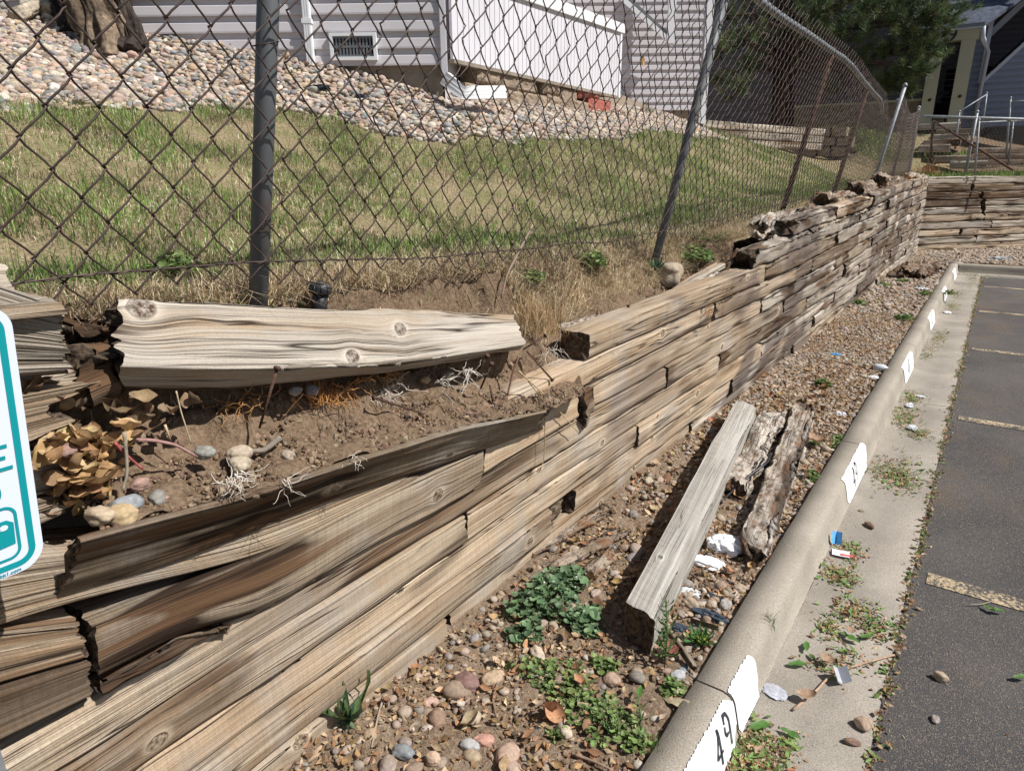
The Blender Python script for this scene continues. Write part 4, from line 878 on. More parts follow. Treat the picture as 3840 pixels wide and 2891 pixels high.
trace([z7(630, 1095), z7(900, 955), z7(1120, 810), z7(1450, 760)], [z7(620, 1190), z7(900, 1050), z7(1150, 925), z7(1450, 775)], M['dark'], -1.362, stain=.5, rag=(.01, .02), ds=.011, dv=.006, amp=.006, rough=.02)
# rotten ends and fillers in the joints
def chunk(y0, y1, z0, z1, x, mat, **kw): return beam('timber', [[(x, y, z0), (x, y, z1), (x - .12, y, z1), (x - .12, y, z0)] for y in (y0, y1)], mat, wall, ds=.012, dv=.01, rough=.03, rag=(.02, .02), **kw)
chunk(2.23, 2.40, zc(1, 2.3), zc(2, 2.3) - .01, -1.42, M['rot']).__setitem__('label', 'rotten crumbling timber end in the bottom joint')
chunk(2.41, 2.50, zc(5, 2.4) - .05, zc(6, 2.4), -1.34, M['dark']).__setitem__('label', 'dark split timber stub wedged in the joint')
# ragged rotten tops of the wall beyond the hole
for (ya, yb, z_, h_, x_) in [(7.3, 8.8, 1.42, .10, -1.42), (9.1, 10.4, 1.45, .16, -1.44), (10.9, 12.3, 1.50, .18, -1.45), (12.9, 14.0, 1.52, .10, -1.44), (14.6, 16.2, 1.55, .14, -1.40)]:
    beam('timber', [[(x_ + .1, y, z_ - .08), (x_ + .08, y, z_ + h_), (x_ - .12, y, z_ + h_ + .03), (x_ - .12, y, z_ - .05)] for y in (ya, (ya + yb) / 2, yb)], M[rr.choice(['rotpale', 'rot'])], wall, ds=.04, dv=.02, rough=.09, rag=(.08, .08), wear=.02, detail=2)
# the far wall across the end
fwall = thing('corner_retaining_wall', 'ten course timber retaining wall with dark stains closing the far end of the strip', 'retaining wall', (1, FWY, .1))
r2 = random.Random(9); pj = {0: 1.9, 1: 2.05, 2: 1.7, 3: 3.6, 4: 1.75, 5: 1.72, 6: 1.68, 7: 1.66, 8: 3.9, 9: 4.6}
FWf = Facade((WC[0], WC[1], 0), WD)
for k in range(10):
    p = .153; z0 = .11 + k * p; J = [-.02, {3: 1.9, 5: 1.62, 6: 1.60, 7: 1.5, 1: 1.55, 9: 3.4}.get(k, r2.uniform(1.1, 1.9)), r2.uniform(3.6, 4.6), 7.0, 9.5]
    if k in (9, 0): J = J[:1] + J[2:]
    for a, b in zip(J[:-1], J[1:]):
        mt = {9: 'grey', 8: 'umber', 7: 'dark', 6: 'dark', 5: 'grey', 4: 'tan', 3: 'grey', 2: 'tan', 1: 'grey', 0: 'tan'}[k]
        if b > 2 and mt == 'dark': mt = 'umber' if k == 7 else 'grey'
        gp_ = .09 if k in (5, 6, 7) else .01
        def cr(q): f = FWf.at(q, z0 + .004, .004 * (k % 3)); t = FWf.at(q, z0 + p - .004, .004 * (k % 3)); return [f, t, t - FWf.n * .15, f - FWf.n * .15]
        beam('timber', [cr(x) for x in (a + .005, (a + b) / 2, b - gp_)], M[mt], fwall, ds=.05, dv=.012, wear=.022, amp=.006, stain={9: .05, 8: .55, 7: .65, 6: .45, 5: .05, 4: .1}.get(k, .05), sscale=1.25, rag=(.02, .05),
             knots=[(r2.uniform(.3, 1.8), .08, .035)] if k in (9, 4, 2) else [], detail=2.2)

# ================================================================== loose timbers
# bent board leaning out of the wall
rim = [onx(*D(a, b), -1.250) for a, b in [(170, 1166), (300, 1130), (500, 1080), (620, 1052), (680, 1026), (760, 996), (880, 965), (1000, 926), (1100, 905), (1185, 886)]]
fbt = [onx(a, b, -1.352) for a, b in [(235, 2235), (520, 2165), (900, 2010), (1300, 1860), (1700, 1730), (2030, 1618)]]
N_ = 10; A_, B_ = lin(rim, N_), lin(fbt, N_)
bb = beam('leaning_board', [[b, a, a + [-.032, 0, .002], b + [-.035, 0, -.004]] for a, b in zip(A_, B_)], M['umber'], ds=.010, dv=.005, stain=.05, sscale=.9, rag=(.012, .035), amp=.003, knots=[(.62, .07, .02), (1.1, .05, .015)],
          stfn=lambda S, P, L: .75 * np.exp(-((S - .45) / .25) ** 2))
tag(bb, 'long bent board split off the wall and leaning outward, holding back the loose soil', 'board')
# big weathered timber lying on top
ft = [onx(*p, -1.50) for p in [(388, 1122), (700, 1112), (1040, 1140), (1350, 1152), (1930, 1172)]]
fb = [onx(*p, -1.375) for p in [(440, 1372), (900, 1382), (1480, 1364), (1972, 1296)]]
bk = [onx(*p, -1.455) for p in [(440, 1455), (940, 1470), (1500, 1400), (1950, 1322)]]
n_ = 7; ft, fb, bk = lin(ft, n_), lin(fb, n_), lin(bk, n_)
yl, yr = fb[0][1], fb[-1][1]
def kpos(u, v, r):
    P = onx(u, v, -1.43); t = (P[1] - yl) / (yr - yl); L = np.linalg.norm(fb[-1] - fb[0]); i = t * (n_ - 1); i0 = int(min(max(i, 0), n_ - 2)); f = i - i0
    zb = fb[i0][2] * (1 - f) + fb[i0 + 1][2] * f; zt_ = ft[i0][2] * (1 - f) + ft[i0 + 1][2] * f; wd = np.linalg.norm(ft[0] - fb[0]); return (t * L, (P[2] - zb) / (zt_ - zb) * wd, r)
o = beam('loose_timber', [[f, t, t + (b - f) * 1.1, b] for f, t, b in zip(fb, ft, bk)], M['silver'], ds=.0075, dv=.0045, knots=[kpos(480, 1180, .032), kpos(1310, 1327, .021), kpos(1503, 1247, .022), kpos(1790, 1330, .014)],
         stain=.0, sscale=.25, amp=.006, wear=.010, rag=(.022, .02), hollow=.03, detail=2.2, rough=.004)
tag(o, 'big silvery split timber with knots lying on top of the hole in the near wall', 'timber')
# dark rotten core sticking out behind its left end
P = [onx(285, 1215, -1.50), onx(470, 1245, -1.50)]
tag(beam('rotten_stub', [[p - UP * .07, p + UP * .015, p + [-.09, 0, .01], p + [-.09, 0, -.07]] for p in P], M['dark'], ds=.01, dv=.01, rough=.04, rag=(.04, .01), stain=.7), 'blackened rotten stub poking out left of the big split timber', 'timber')
P = [onx(345, 1440, -1.43), onx(460, 1400, -1.43)]
tag(beam('rotten_stub', [[p - UP * .06, p + UP * .06, p + [-.09, 0, .06], p + [-.09, 0, -.06]] for p in P], M['dark'], ds=.01, dv=.01, rough=.04, rag=(.03, .01), stain=.9), 'black crumbling lump under the left end of the big split timber', 'timber')
# splinters and strips lying on the broken edge
def strip_beam(name, pts, x, h, d_, mat, label, **k):
    P = [onx(*p, x) for p in pts]; return tag(beam(name, [[p - UP * h, p, p + [-d_, 0, .008], p + [-d_, 0, -h]] for p in P], mat, ds=.012, dv=.008, **k), label, 'splintered wood')
strip_beam('wood_strip', [(2110, 1228), (2290, 1180), (2390, 1160), (2510, 1125)], -1.56, .035, .05, M['rotpale'], 'pale rotten strip of timber along the back of the broken wall top', rough=.02, rag=(.04, .02))
strip_beam('wood_strip', [(2500, 1165), (2580, 1075), (2700, 1000), (2830, 935)], -1.44, .036, .075, M['silver'], 'long grey splintered strip slanting up to the higher wall part', rough=.006, rag=(.05, .04), detail=1.5)
strip_beam('wood_strip', [(2560, 1130), (2625, 1070), (2700, 1020)], -1.40, .015, .03, M['rotpale'], 'short pale splinter under the slanting grey strip', rough=.01, rag=(.03, .03))
def logb(name, pa, pb, r, mat, label, x, **k):
    A = onx(*pa, x); B = onx(*pb, x); st = []
    for t in np.linspace(0, 1, 4):
        c = A + (B - A) * t; st.append([c + [r, 0, -r], c + [r * .9, 0, r * .95], c + [-r, 0, r], c + [-r, 0, -r]])
    return tag(beam(name, st, mat, ds=.02, dv=.012, **k), label, 'rotten timber')
logb('rotten_log', (2835, 862), (3060, 800), .085, M['rotpale'], 'pale rotten timber with round grey end tipped on the wall beyond the leaning post', -1.47, rough=.075, rag=(.02, .10), wear=.025, detail=3)
logb('rotten_log', (2760, 985), (2920, 935), .07, M['rot'], 'hollow brown rotten timber end below the tipped pale one', -1.44, rough=.09, rag=(.05, .05), wear=.03, hollow=-.08, detail=3)
for i, (pa, pb, r, mt, x, rg, lab) in enumerate([((2850, 905), (3010, 865), .075, 'rotpale', -1.40, .09, 'broken pale chunk in the ragged hump of the wall top'), ((2960, 840), (3120, 790), .06, 'rotpale', -1.43, .08, 'pale crumbling lump crowning the ragged hump'), ((2890, 960), (2980, 930), .06, 'dark', -1.42, .08, 'dark piece standing in for the black shaded cavity under the ragged hump'), ((2790, 1015), (2900, 985), .045, 'rot', -1.40, .07, 'brown crumbling wood below the slanting grey strip end'),  # the dark piece is added to paint the cavity's shade, not a timber
                        ((3200, 770), (3290, 735), .09, 'rot', -1.46, .11, 'rotten upright chunk on the wall top near the far end'), ((3300, 720), (3370, 700), .10, 'rotpale', -1.44, .10, 'square pale rotten block on the wall top near the corner')]):
    logb('rotten_chunk', pa, pb, r, M[mt], lab, x, rough=rg, rag=(.07, .07), wear=.03, detail=3)
# fallen timbers on the strip
def flat_beam(name, FL, FR, NR, NL, zf, zn, h, mat, label, gz=None, **k):
    fl, fr, nr, nl = onz(*FL, zf), onz(*FR, zf), onz(*NR, zn), onz(*NL, zn)
    st = []
    for t in np.linspace(0, 1, 5):
        r = nr + (fr - nr) * t; l = nl + (fl - nl) * t; st.append([r - UP * h, r, l, l - UP * h])
    return tag(beam(name, st, mat, **k), label, 'timber')
flat_beam('fallen_timber', (2758, 1497), (2840, 1527), (2452, 2325), (2342, 2247), .30, .285, .165, M['pale'], 'squared silver grey timber lying on the ground against the wall foot', ds=.012, dv=.006, knots=[(.35, .26, .014)], rag=(.012, .02), amp=.003, wear=.007, detail=1.1, sscale=.2)
flat_beam('rotten_timber', (2856, 1532), (2955, 1537), (2800, 1830), (2700, 1800), .24, .20, .13, M['rotpale'], 'short rotten timber half collapsed between the grey timber and the longer rotten one', ds=.010, dv=.007, rough=.045, rag=(.05, .09), wear=.014, detail=3)
flat_beam('rotten_timber', (2985, 1488), (3070, 1503), (2882, 2070), (2760, 2020), .235, .22, .13, M['rotpale'], 'long crumbling rotten timber with a hollow far end lying beside the kerb', ds=.010, dv=.007, rough=.035, rag=(.04, .05), wear=.012, hollow=-.05, detail=3, stfn=lambda S, P, L: 1.0 * sst(L - .28, L - .05, S))
flat_beam('rotten_timber', (3428, 975), (3560, 985), (3470, 1020), (3360, 1010), .25, .25, .14, M['rot'], 'dark rotten timber lump at the far end of the strip near the corner', ds=.03, dv=.02, rough=.10, rag=(.1, .1), wear=.02, detail=3, stain=.5)
flat_beam('rotten_timber', (3380, 985), (3440, 985), (3400, 1025), (3330, 1020), .22, .22, .12, M['dark'], 'blackened timber piece beside the dark rotten lump near the corner', ds=.03, dv=.02, rough=.08, rag=(.1, .1), wear=.02, stain=.8)
for (p0, p1, lab) in [((1980, 2100), (2290, 1915), 'brown decayed slab of wood flat on the soil at the foot of the wall'), ((2060, 2150), (2330, 1990), 'reddish decayed slab nearer the mallow plants'), ((2190, 2170), (2310, 2060), 'pale split slab beside the squared grey timber')]:
    a = onz(*p0, .14); b = onz(*p1, .14); a[2] = G(a[0], a[1]); b[2] = G(b[0], b[1])
    tag(beam('wood_slab', [[p + [.04, 0, .0], p + [.035, 0, .028], p + [-.03, 0, .030], p + [-.04, 0, .0]] for p in (a, (a + b) / 2, b)], M['rot'], ds=.012, dv=.01, rough=.03, rag=(.06, .06), wear=.01), lab, 'decayed wood')

# ================================================================== near fence
def fxb(y): return np.interp(y, [-2, 12, 16.6], [-1.58, -1.59, -1.62])
def lean(y): return np.interp(y, [-2, 1, 4, 12, 16.6], [.24, .24, .22, .16, -.01])
def fx(y, z): return fxb(y) + lean(y) * (z - 1.45) + .012 * vn(np.asarray(y) * 1.2, np.asarray(z) * 1.5, 0, 61)
FT_Y = [-2, 1, 4.4, 7, 8.1, 9.8, 10.7, 11.05, 11.25, 13.4, 14.6, 16.7]; FT_Z = [2.95, 2.88, 2.74, 2.76, 2.71, 2.62, 2.42, 2.36, 2.74, 2.62, 2.70, 2.92]
def fzt(y): return np.interp(y, FT_Y, FT_Z)
def fzb(y): return np.interp(y, [-2, .48, 1.27, 1.93, 2.61, 3.76, 7, 10, 16.7], [1.60, 1.56, 1.52, 1.475, 1.44, 1.43, 1.50, 1.55, 1.54])
fence = thing('chain_link_fence', 'rusty brown chain link fence leaning outward above the retaining wall', 'fence', (-1.58, 1, 1.4))
def FS(y, z):
    x = fx(y, z); return np.stack([x, y, z], -1), np.array([[1.0, 0, -.2]])
mb = wire_mesh(FS, -1.2, 16.6, .096, lambda s: float(fzb(s)) - .05 + .02 * math.sin(s * 9), lambda s: float(fzt(s)), .108, .0024, 1, .0055, 5); mb.build('chain_link', M['wire'], fence)
mb = MB(); yy = np.arange(-1.2, 16.6, .05); z_ = fzb(yy) + .012 * vn(yy * 3, 0, 0, 4)
mb.tube(np.stack([fx(yy, z_) + .008, yy, z_], -1), .0021, 5); yy2 = np.arange(-1.2, 16.6, .012); mb.tube(np.stack([fx(yy2, fzb(yy2)) + .008 + .0045 * np.cos(yy2 * 90), yy2, fzb(yy2) + .012 * vn(yy2 * 3, 0, 0, 4) + .0045 * np.sin(yy2 * 90)], -1), .0015, 4); mb.build('tension_wire', M['wire'], fence)
mb = MB(); yy = np.concatenate([np.arange(-1.2, 10.2, .2), [10.3]]); mb.tube(np.stack([fx(yy, fzt(yy) - .03) - .03, yy, fzt(yy) - .035], -1), .025, 10); yy = np.arange(11.3, 16.6, .2); mb.tube(np.stack([fx(yy, fzt(yy) - .03) - .03, yy, fzt(yy) - .035], -1), .021, 10); mb.build('top_rail', M['galv'], fence)
for k, (y_, r_, zt_, front) in enumerate([(1.06, .0255, 2.86, -.032), (3.86, .025, 2.72, -.032), (6.62, .024, 2.72, -.03), (8.8, .024, 2.66, -.03), (11.28, .026, 2.88, .02), (13.8, .024, 2.62, -.03), (16.6, .03, 2.98, -.02)]):
    z0 = float(T(fxb(y_) - .02, y_)) - .25; mt = 'galv' if k in (4, 6) else 'iron' if k in (2, 3, 5) else 'post'
    xb_ = float(fxb(y_)) + front - .01; post('post', xb_ + float(lean(y_)) * (z0 - 1.45), y_, z0, zt_, r_, M[mt], fence, top=(xb_ + float(lean(y_)) * (zt_ - 1.45), y_ + (.0 if k else .03)))
# tie wires
for y_ in (1.06, 3.86):
    for z_ in (1.62, 2.05, 2.5):
        mb = MB(); th = np.linspace(0, 2 * np.pi, 16); c = np.array([fxb(y_) - .038 + lean(y_) * (z_ - 1.45), y_ + .01, z_]); mb.tube([c + [.031 * math.cos(a), .031 * math.sin(a), .008 * math.sin(a)] for a in th], .0016, 5); mb.build('tie_wire', M['wire'], fence)

# ================================================================== stones, plants and litter
import bmesh
def ico(level):
    bm = bmesh.new(); bmesh.ops.create_icosphere(bm, subdivisions=level, radius=1); V = np.array([v.co[:] for v in bm.verts]); F = np.array([[v.index for v in f.verts] for f in bm.faces]); bm.free(); return V, F
IC1, IC2, IC3, IC4 = ico(1), ico(2), ico(3), ico(4)
def rots(n, tilt, rng=RNG):
    yaw = rng.uniform(0, 2 * np.pi, n); ax = rng.uniform(0, 2 * np.pi, n); t = rng.normal(0, 1, n) * tilt
    c, s = np.cos(yaw), np.sin(yaw); Z0 = np.zeros(n); O = np.ones(n)
    Rz = np.stack([np.stack([c, -s, Z0], -1), np.stack([s, c, Z0], -1), np.stack([Z0, Z0, O], -1)], 1)
    kx, ky = np.cos(ax), np.sin(ax); ct, st_ = np.cos(t), np.sin(t); v = 1 - ct
    Rt = np.stack([np.stack([ct + kx * kx * v, kx * ky * v, ky * st_], -1), np.stack([kx * ky * v, ct + ky * ky * v, -kx * st_], -1), np.stack([-ky * st_, kx * st_, ct], -1)], 1)
    return np.einsum('nij,njk->nik', Rt, Rz)
def scatter(templates, pos, scl, rot, col, rng=RNG):
    """templates [(V,F)], pos (n,3), scl (n,3), rot (n,3,3), col (n,3) -> V, F, C"""
    n = len(pos); which = rng.integers(0, len(templates), n); Vs, Fs, Cs = [], [], []; base = 0
    for t, (V, F) in enumerate(templates):
        m_ = which == t
        if not m_.any(): continue
        k = m_.sum(); W = np.einsum('nij,nkj->nki', rot[m_], V[None] * scl[m_][:, None]) + pos[m_][:, None]
        Vs.append(W.reshape(-1, 3)); Fs.append((F[None] + (np.arange(k) * len(V))[:, None, None]).reshape(-1, F.shape[1]) + base); Cs.append(np.repeat(col[m_], len(V), 0)); base += k * len(V)
    return np.vstack(Vs), np.concatenate(Fs), np.vstack(Cs)
def c4(c): return np.concatenate([c, np.ones((len(c), 1))], 1)
def stone_shapes(base, n, seed, amp=.22):
    out = []
    for i in range(n):
        V, F = base; d = 1 + amp * vn(V[:, 0] * 1.1 + i * 9, V[:, 1] * 1.1, V[:, 2] * 1.1, seed + i) + amp * .4 * vn(V[:, 0] * 2.6, V[:, 1] * 2.6 + i * 5, V[:, 2] * 2.6, seed + 50 + i); out.append((V * d[:, None], F))
    return out
SH1 = stone_shapes(IC1 if False else IC2, 8, 5); SHS = stone_shapes(IC1 if False else ico(1), 6, 9)
SH42 = [(v, f) for v, f in stone_shapes(ico(2), 8, 70)]
PAL = np.array([(.43, .345, .26), (.47, .38, .29), (.31, .28, .255), (.27, .27, .27), (.44, .31, .25), (.58, .52, .45), (.29, .21, .155), (.45, .33, .22), (.37, .31, .26), (.52, .44, .36), (.22, .215, .21), (.36, .29, .235), (.48, .40, .33)])
def colors(n, pal=PAL, var=.12, rng=RNG):
    c = pal[rng.integers(0, len(pal), n)]; return np.clip(c * (1 + rng.normal(0, var, (n, 1))) * (1 + rng.normal(0, .03, (n, 3))), .01, .9)
def inview(P, m_=420, dmax=60):
    Q = (np.asarray(P) - CAMP) @ RM; u = CX - FPX * Q[:, 0] / Q[:, 2]; v = CY + FPX * Q[:, 1] / Q[:, 2]
    return (Q[:, 2] < -.2) & (u > -m_) & (u < 3840 + m_) & (v > -m_) & (v < 2891 + m_)
def jgrid(x0, x1, y0, y1, d, rng=RNG):
    gx = np.arange(x0, x1, d); gy = np.arange(y0, y1, d); A, B = np.meshgrid(gx, gy, indexing='ij'); A = A.ravel() + rng.uniform(-.5, .5, A.size) * d; B = B.ravel() + rng.uniform(-.5, .5, B.size) * d; return A, B
# river stones on the slope
def slope_stones(spacing, y0, y1, rmean, shapes):
    A, B = jgrid(-9.5, -3.2, y0, y1, spacing); m_ = stony(A, B)
    hs = (A - F1.p[0]) * F1.n[0] + (B - F1.p[1]) * F1.n[1]; alongx = F3.d; side = (A - F3.p[0]) * F3.n[0] + (B - F3.p[1]) * F3.n[1]; s2 = (A - F2.p[0]) * F2.n[0] + (B - F2.p[1]) * F2.n[1]
    m_ &= np.where(B < cA[1], hs > -.02, side > -.35); m_ &= ((B < 8.5) | (s2 > -.02)); A, B = A[m_], B[m_]
    P = np.stack([A, B, T(A, B) + lumps(A, B)], -1); k = inview(P, 300); P = P[k]; n = len(P)
    r = np.clip(rmean * np.exp(RNG.normal(0, .28, n)), .008, .05); P[:, 2] += r * .28 + RNG.uniform(-.3, .5, n) * r * .6
    sc_ = np.stack([r * RNG.uniform(.9, 1.35, n), r * RNG.uniform(.75, 1.0, n), r * RNG.uniform(.5, .8, n)], -1)
    return scatter(shapes, P, sc_, rots(n, .45), colors(n) * .93)
SHL = stone_shapes(ico(1), 1, 3)
def ico_low():
    V, F = ico(2); return V, F
a = slope_stones(.036, .2, 5.0, .025, stone_shapes(ico(2), 8, 70)); b = slope_stones(.040, 5.0, 13.6, .026, stone_shapes(ico(2), 5, 40))
V = np.vstack([a[0], b[0]]); F = np.concatenate([a[1], b[1] + len(a[0])]); C_ = np.vstack([a[2], b[2]])
mk('river_stones', V, F, M['stone'], attrs={'col': c4(C_)}, kind='stuff')['label'] = 'tan and grey river stones spread over the slope below the house'
# gravel in the planting strip
def strip_pts(d, x0, x1, y0, y1, prob=None):
    A, B = jgrid(x0, x1, y0, y1, d)
    m_ = RNG.uniform(0, 1, len(A)) < (prob(A, B) if prob is not None else 1.0); return A[m_], B[m_]
def ok_strip(A, B): return (A > wx(B) + .005) & (A < -.565) & (B < 16.4)
dense = lambda A, B: np.clip(.06 + .62 * sst(2.7, 4.2, B) + .40 * sst(1.8, 2.1, B) * sst(-.85, -.72, A) + .30 * (vn(A * 5, B * 5, 0, 3) > .3), 0, 1)
A, B = strip_pts(.026, -1.42, -.56, .4, 9, dense); k = ok_strip(A, B); A, B = A[k], B[k]; A2, B2 = strip_pts(.042, -1.42, -.56, 9, 16.4); k = ok_strip(A2, B2); A3, B3 = strip_pts(.05, -1.2, 4, 14.95, 22); k3 = (sa(A3, B3)[1] < -.02) & ((A3 > -.5) | (B3 > 16.4)); A3, B3 = A3[k3], B3[k3]
def gravel(A, B, rm, shapes, pal=PAL, sig=.32):
    P = np.stack([A, B, G(A, B)], -1); k = inview(P, 300); P = P[k]; n = len(P); r = np.clip(rm * np.exp(RNG.normal(0, sig, n)), .005, .045); P[:, 2] += r * RNG.uniform(.0, .5, n)
    sc_ = np.stack([r * RNG.uniform(.9, 1.35, n), r * RNG.uniform(.75, 1.0, n), r * RNG.uniform(.45, .75, n)], -1); return scatter(shapes, P, sc_, rots(n, .35), (colors(n, pal) * .6 + np.array([.30, .235, .17]) * .4) * .9)
parts_ = [gravel(A, B, .0115, stone_shapes(ico(2), 8, 30)), gravel(A2[k], B2[k], .02, stone_shapes(ico(2), 4, 35)), gravel(A3, B3, .024, stone_shapes(ico(2), 4, 38), PAL[[0, 1, 7, 9, 11, 12]])]
A, B = strip_pts(.055, -1.40, -.57, .5, 6, lambda A, B: .12 + 0 * A); k = ok_strip(A, B); parts_.append(gravel(A[k], B[k], .016, stone_shapes(ico(2), 8, 33), sig=.38))
def join(ps):
    Vs, Fs, Cs, b = [], [], [], 0
    for V, F, C in ps: Vs.append(V); Fs.append(F + b); Cs.append(C); b += len(V)
    return np.vstack(Vs), np.concatenate(Fs), np.vstack(Cs)
V, F, C_ = join(parts_); mk('gravel', V, F, M['stone'], attrs={'col': c4(C_)}, kind='stuff')['label'] = 'mixed gravel scattered over the planting strip'
# clods of soil on the strip, terrace and bank
A, B = jgrid(-1.42, -.57, .5, 5, .018); k = ok_strip(A, B) & (RNG.uniform(0, 1, len(A)) < .5); A, B = A[k], B[k]; P1 = np.stack([A, B, G(A, B)], -1)
A, B = jgrid(-1.52, -1.27, .45, 2.3, .011); P2 = np.stack([A, B, T(A, B) + lumps(A, B) * .4], -1); A, B = jgrid(-1.9, -1.40, 2.3, 4.6, .02); P3 = np.stack([A, B, T(A, B) + lumps(A, B) * .4], -1)
P = np.vstack([P1, P2, P3]); P = P[inview(P, 200)]; n = len(P); r = np.clip(.0042 * np.exp(RNG.normal(0, .5, n)), .0015, .016); P[:, 2] += r * .3
V, F, C_ = scatter(stone_shapes(ico(1), 6, 99, .5), P, r[:, None] * RNG.uniform(.7, 1.2, (n, 3)), rots(n, 1.5), colors(n, np.array([(.20, .135, .09), (.26, .18, .12), (.16, .11, .075), (.30, .22, .15)])))
mk('soil_clods', V, F, M['litter'], attrs={'col': c4(C_)}, kind='stuff', smooth=False)['label'] = 'crumbs of loose brown soil'

# leaf templates
def leaf_t(nl=5, wd=.38, curl=.25, fold=.12, seed=0):
    t = np.linspace(0, 1, nl); w_ = wd * np.sin(np.pi * np.clip(t * .96 + .02, 0, 1)) ** .8 * (1 - .25 * t); V = []
    for i in range(nl):
        zc_ = curl * (t[i] - .5) ** 2 * 2 + .03 * math.sin(seed + 3 * t[i])
        for j in (-1, 0, 1): V.append((j * w_[i] * .5, t[i] - .5, zc_ + fold * abs(j) * w_[i] * 1.4 + .05 * math.sin(seed * 3 + i * 1.7 + j * 2) * abs(j)))
    return np.array(V), grid_faces(nl, 3)
LEAFS = [leaf_t(5, .40, .2 + .1 * i, .2 - .1 * i, i) for i in range(4)]
FLAKES = [leaf_t(3, .7, .5 - .3 * i, .4 - .3 * i, i * 2) for i in range(4)]
CURLED = [leaf_t(7, .75, .9 - .25 * i, .5 - .2 * i, i * 5) for i in range(5)]
def disc_t(n=9, cup=.25, seed=0):
    V = [(0, 0, 0)]; 
    for rr_, zz_ in ((.55, cup * .3), (1.0, cup)):
        for k in range(n):
            a = 2 * np.pi * k / n; q = rr_ * (1 + .12 * math.sin(5 * a + seed)) * (.55 if (k == 0 and rr_ > .9) else 1); V.append((q * math.cos(a), q * math.sin(a), zz_ + .10 * math.sin(5 * a + seed) * rr_))
    F = [[0, 1 + k, 1 + (k + 1) % n] for k in range(n)]
    for k in range(n): k2 = (k + 1) % n; F += [[1 + k, 1 + n + k, 1 + n + k2], [1 + k, 1 + n + k2, 1 + k2]]
    return np.array(V), np.array(F)
DISCS = [disc_t(10, .15 + .1 * i, i) for i in range(4)]
GREEN = np.array([(.12, .20, .055), (.16, .25, .07), (.10, .165, .05), (.22, .30, .09)]); DRY = np.array([(.36, .24, .12), (.42, .30, .18), (.26, .155, .08), (.48, .37, .24), (.20, .11, .06), (.40, .22, .12)])
# dry leaf litter over the strip
def litter(P, size, temps, pal, tilt=.5, sig=.35):
    P = P[inview(P, 200)]; n = len(P); s = size * np.exp(RNG.normal(0, sig, n)); return scatter(temps, P, s[:, None] * RNG.uniform(.8, 1.2, (n, 3)), rots(n, tilt), colors(n, pal, .2))
A, B = jgrid(-1.42, -.565, .4, 16, .021); k = ok_strip(A, B) & (RNG.uniform(0, 1, len(A)) < .30 + .70 * (vn(A * 4, B * 4, 0, 55) > -.25)); A, B = A[k], B[k]
ps = [litter(np.stack([A, B, G(A, B) + RNG.uniform(.004, .016, len(A))], -1), .020, FLAKES, DRY)]
A, B = jgrid(-1.40, -.57, .4, 6, .075); k = ok_strip(A, B) & (RNG.uniform(0, 1, len(A)) < .4); A, B = A[k], B[k]; ps.append(litter(np.stack([A, B, G(A, B) + .018], -1), .042, CURLED, DRY))
V, F, C_ = join(ps); mk('dry_leaf_litter', V, F, M['litter'], attrs={'col': c4(C_)}, kind='stuff')['label'] = 'dry brown leaf bits on the planting strip'
# debris heaps in the gutter
def gz(x): return np.interp(-np.asarray(x), [.05, .20, .36, .40, .43, .447, .475, .552], [.006, .0, .002, .02, .135, .147, .152, .15])
ps = []
def heap(cx_, cy_, rx, ry, n, green=.35, size=.014, zoff=.004):
    c = onz(cx_, cy_, .01); A = np.maximum(c[0] + RNG.normal(0, rx, n), -.385 + np.abs(RNG.normal(0, .012, n))); B = c[1] + RNG.normal(0, ry, n); P = np.stack([A, B, gz(np.minimum(A, -.02)) + zoff + np.abs(RNG.normal(0, .006, n)) * np.exp(-((A - c[0]) / rx) ** 2 - ((B - c[1]) / ry) ** 2)], -1)
    ng = int(n * green); ps.append(litter(P[:ng], size * 1.5, LEAFS, GREEN * 1.3, .35)); ps.append(litter(P[ng:], size, FLAKES, DRY * 1.15, .4))
for h_ in [(3215, 2290, .05, .05, 260), (3185, 2060, .035, .05, 160), (3150, 2150, .04, .05, 300), (3420, 2000 - 60, .0, .0, 0), (3350, 1765, .07, .14, 520), (3390, 1800, .05, .08, 200), (3395, 1560, .05, .14, 420), (3420, 1490, .04, .1, 240), (3445, 1620, .045, .07, 200),
           (3520, 1265, .04, .25, 240), (3480, 1330 - 10, .03, .2, 120), (3567, 1150, .04, .3, 200), (3590, 1100, .04, .3, 160), (3110, 2680 - 330, .03, .04, 120), (2860, 2810, .05, .06, 420), (2830, 2870, .05, .05, 300), (3190, 2470, .05, .05, 90), (3280, 2360, .03, .04, 120), (3100, 2500, .04, .03, 70), (3650, 1050, .05, .6, 240), (3700, 1035, .3, .12, 200)]:
    if h_[4]: heap(*h_)
nb_ = 2600; B = RNG.uniform(.6, 14, nb_) ** 1.0; A = AX + .012 + RNG.normal(0, .014, nb_) + .01 * vn(B * 7, 0, 0, 3); k = RNG.uniform(0, 1, nb_) < .35 + .65 * (vn(B * 3, 0, 0, 9) > -.2); P = np.stack([A, B, np.full(nb_, .008)], -1)[k]
ps.append(litter(P[::3], .022, LEAFS, GREEN, .4)); ps.append(litter(P, .015, FLAKES, DRY, .5))
n = 700; A = RNG.uniform(-.40, .9, n); B = RNG.uniform(.5, 9, n); ps.append(litter(np.stack([A, B, np.where(A < AX, gz(np.minimum(A, -.02)), 0) + .005], -1), .007, FLAKES, DRY * .8, .3))
V, F, C_ = join(ps); mk('gutter_leaf_litter', V, F, M['leaf'], attrs={'col': c4(C_)}, kind='stuff')['label'] = 'green and brown leaf scraps drifted along the gutter'
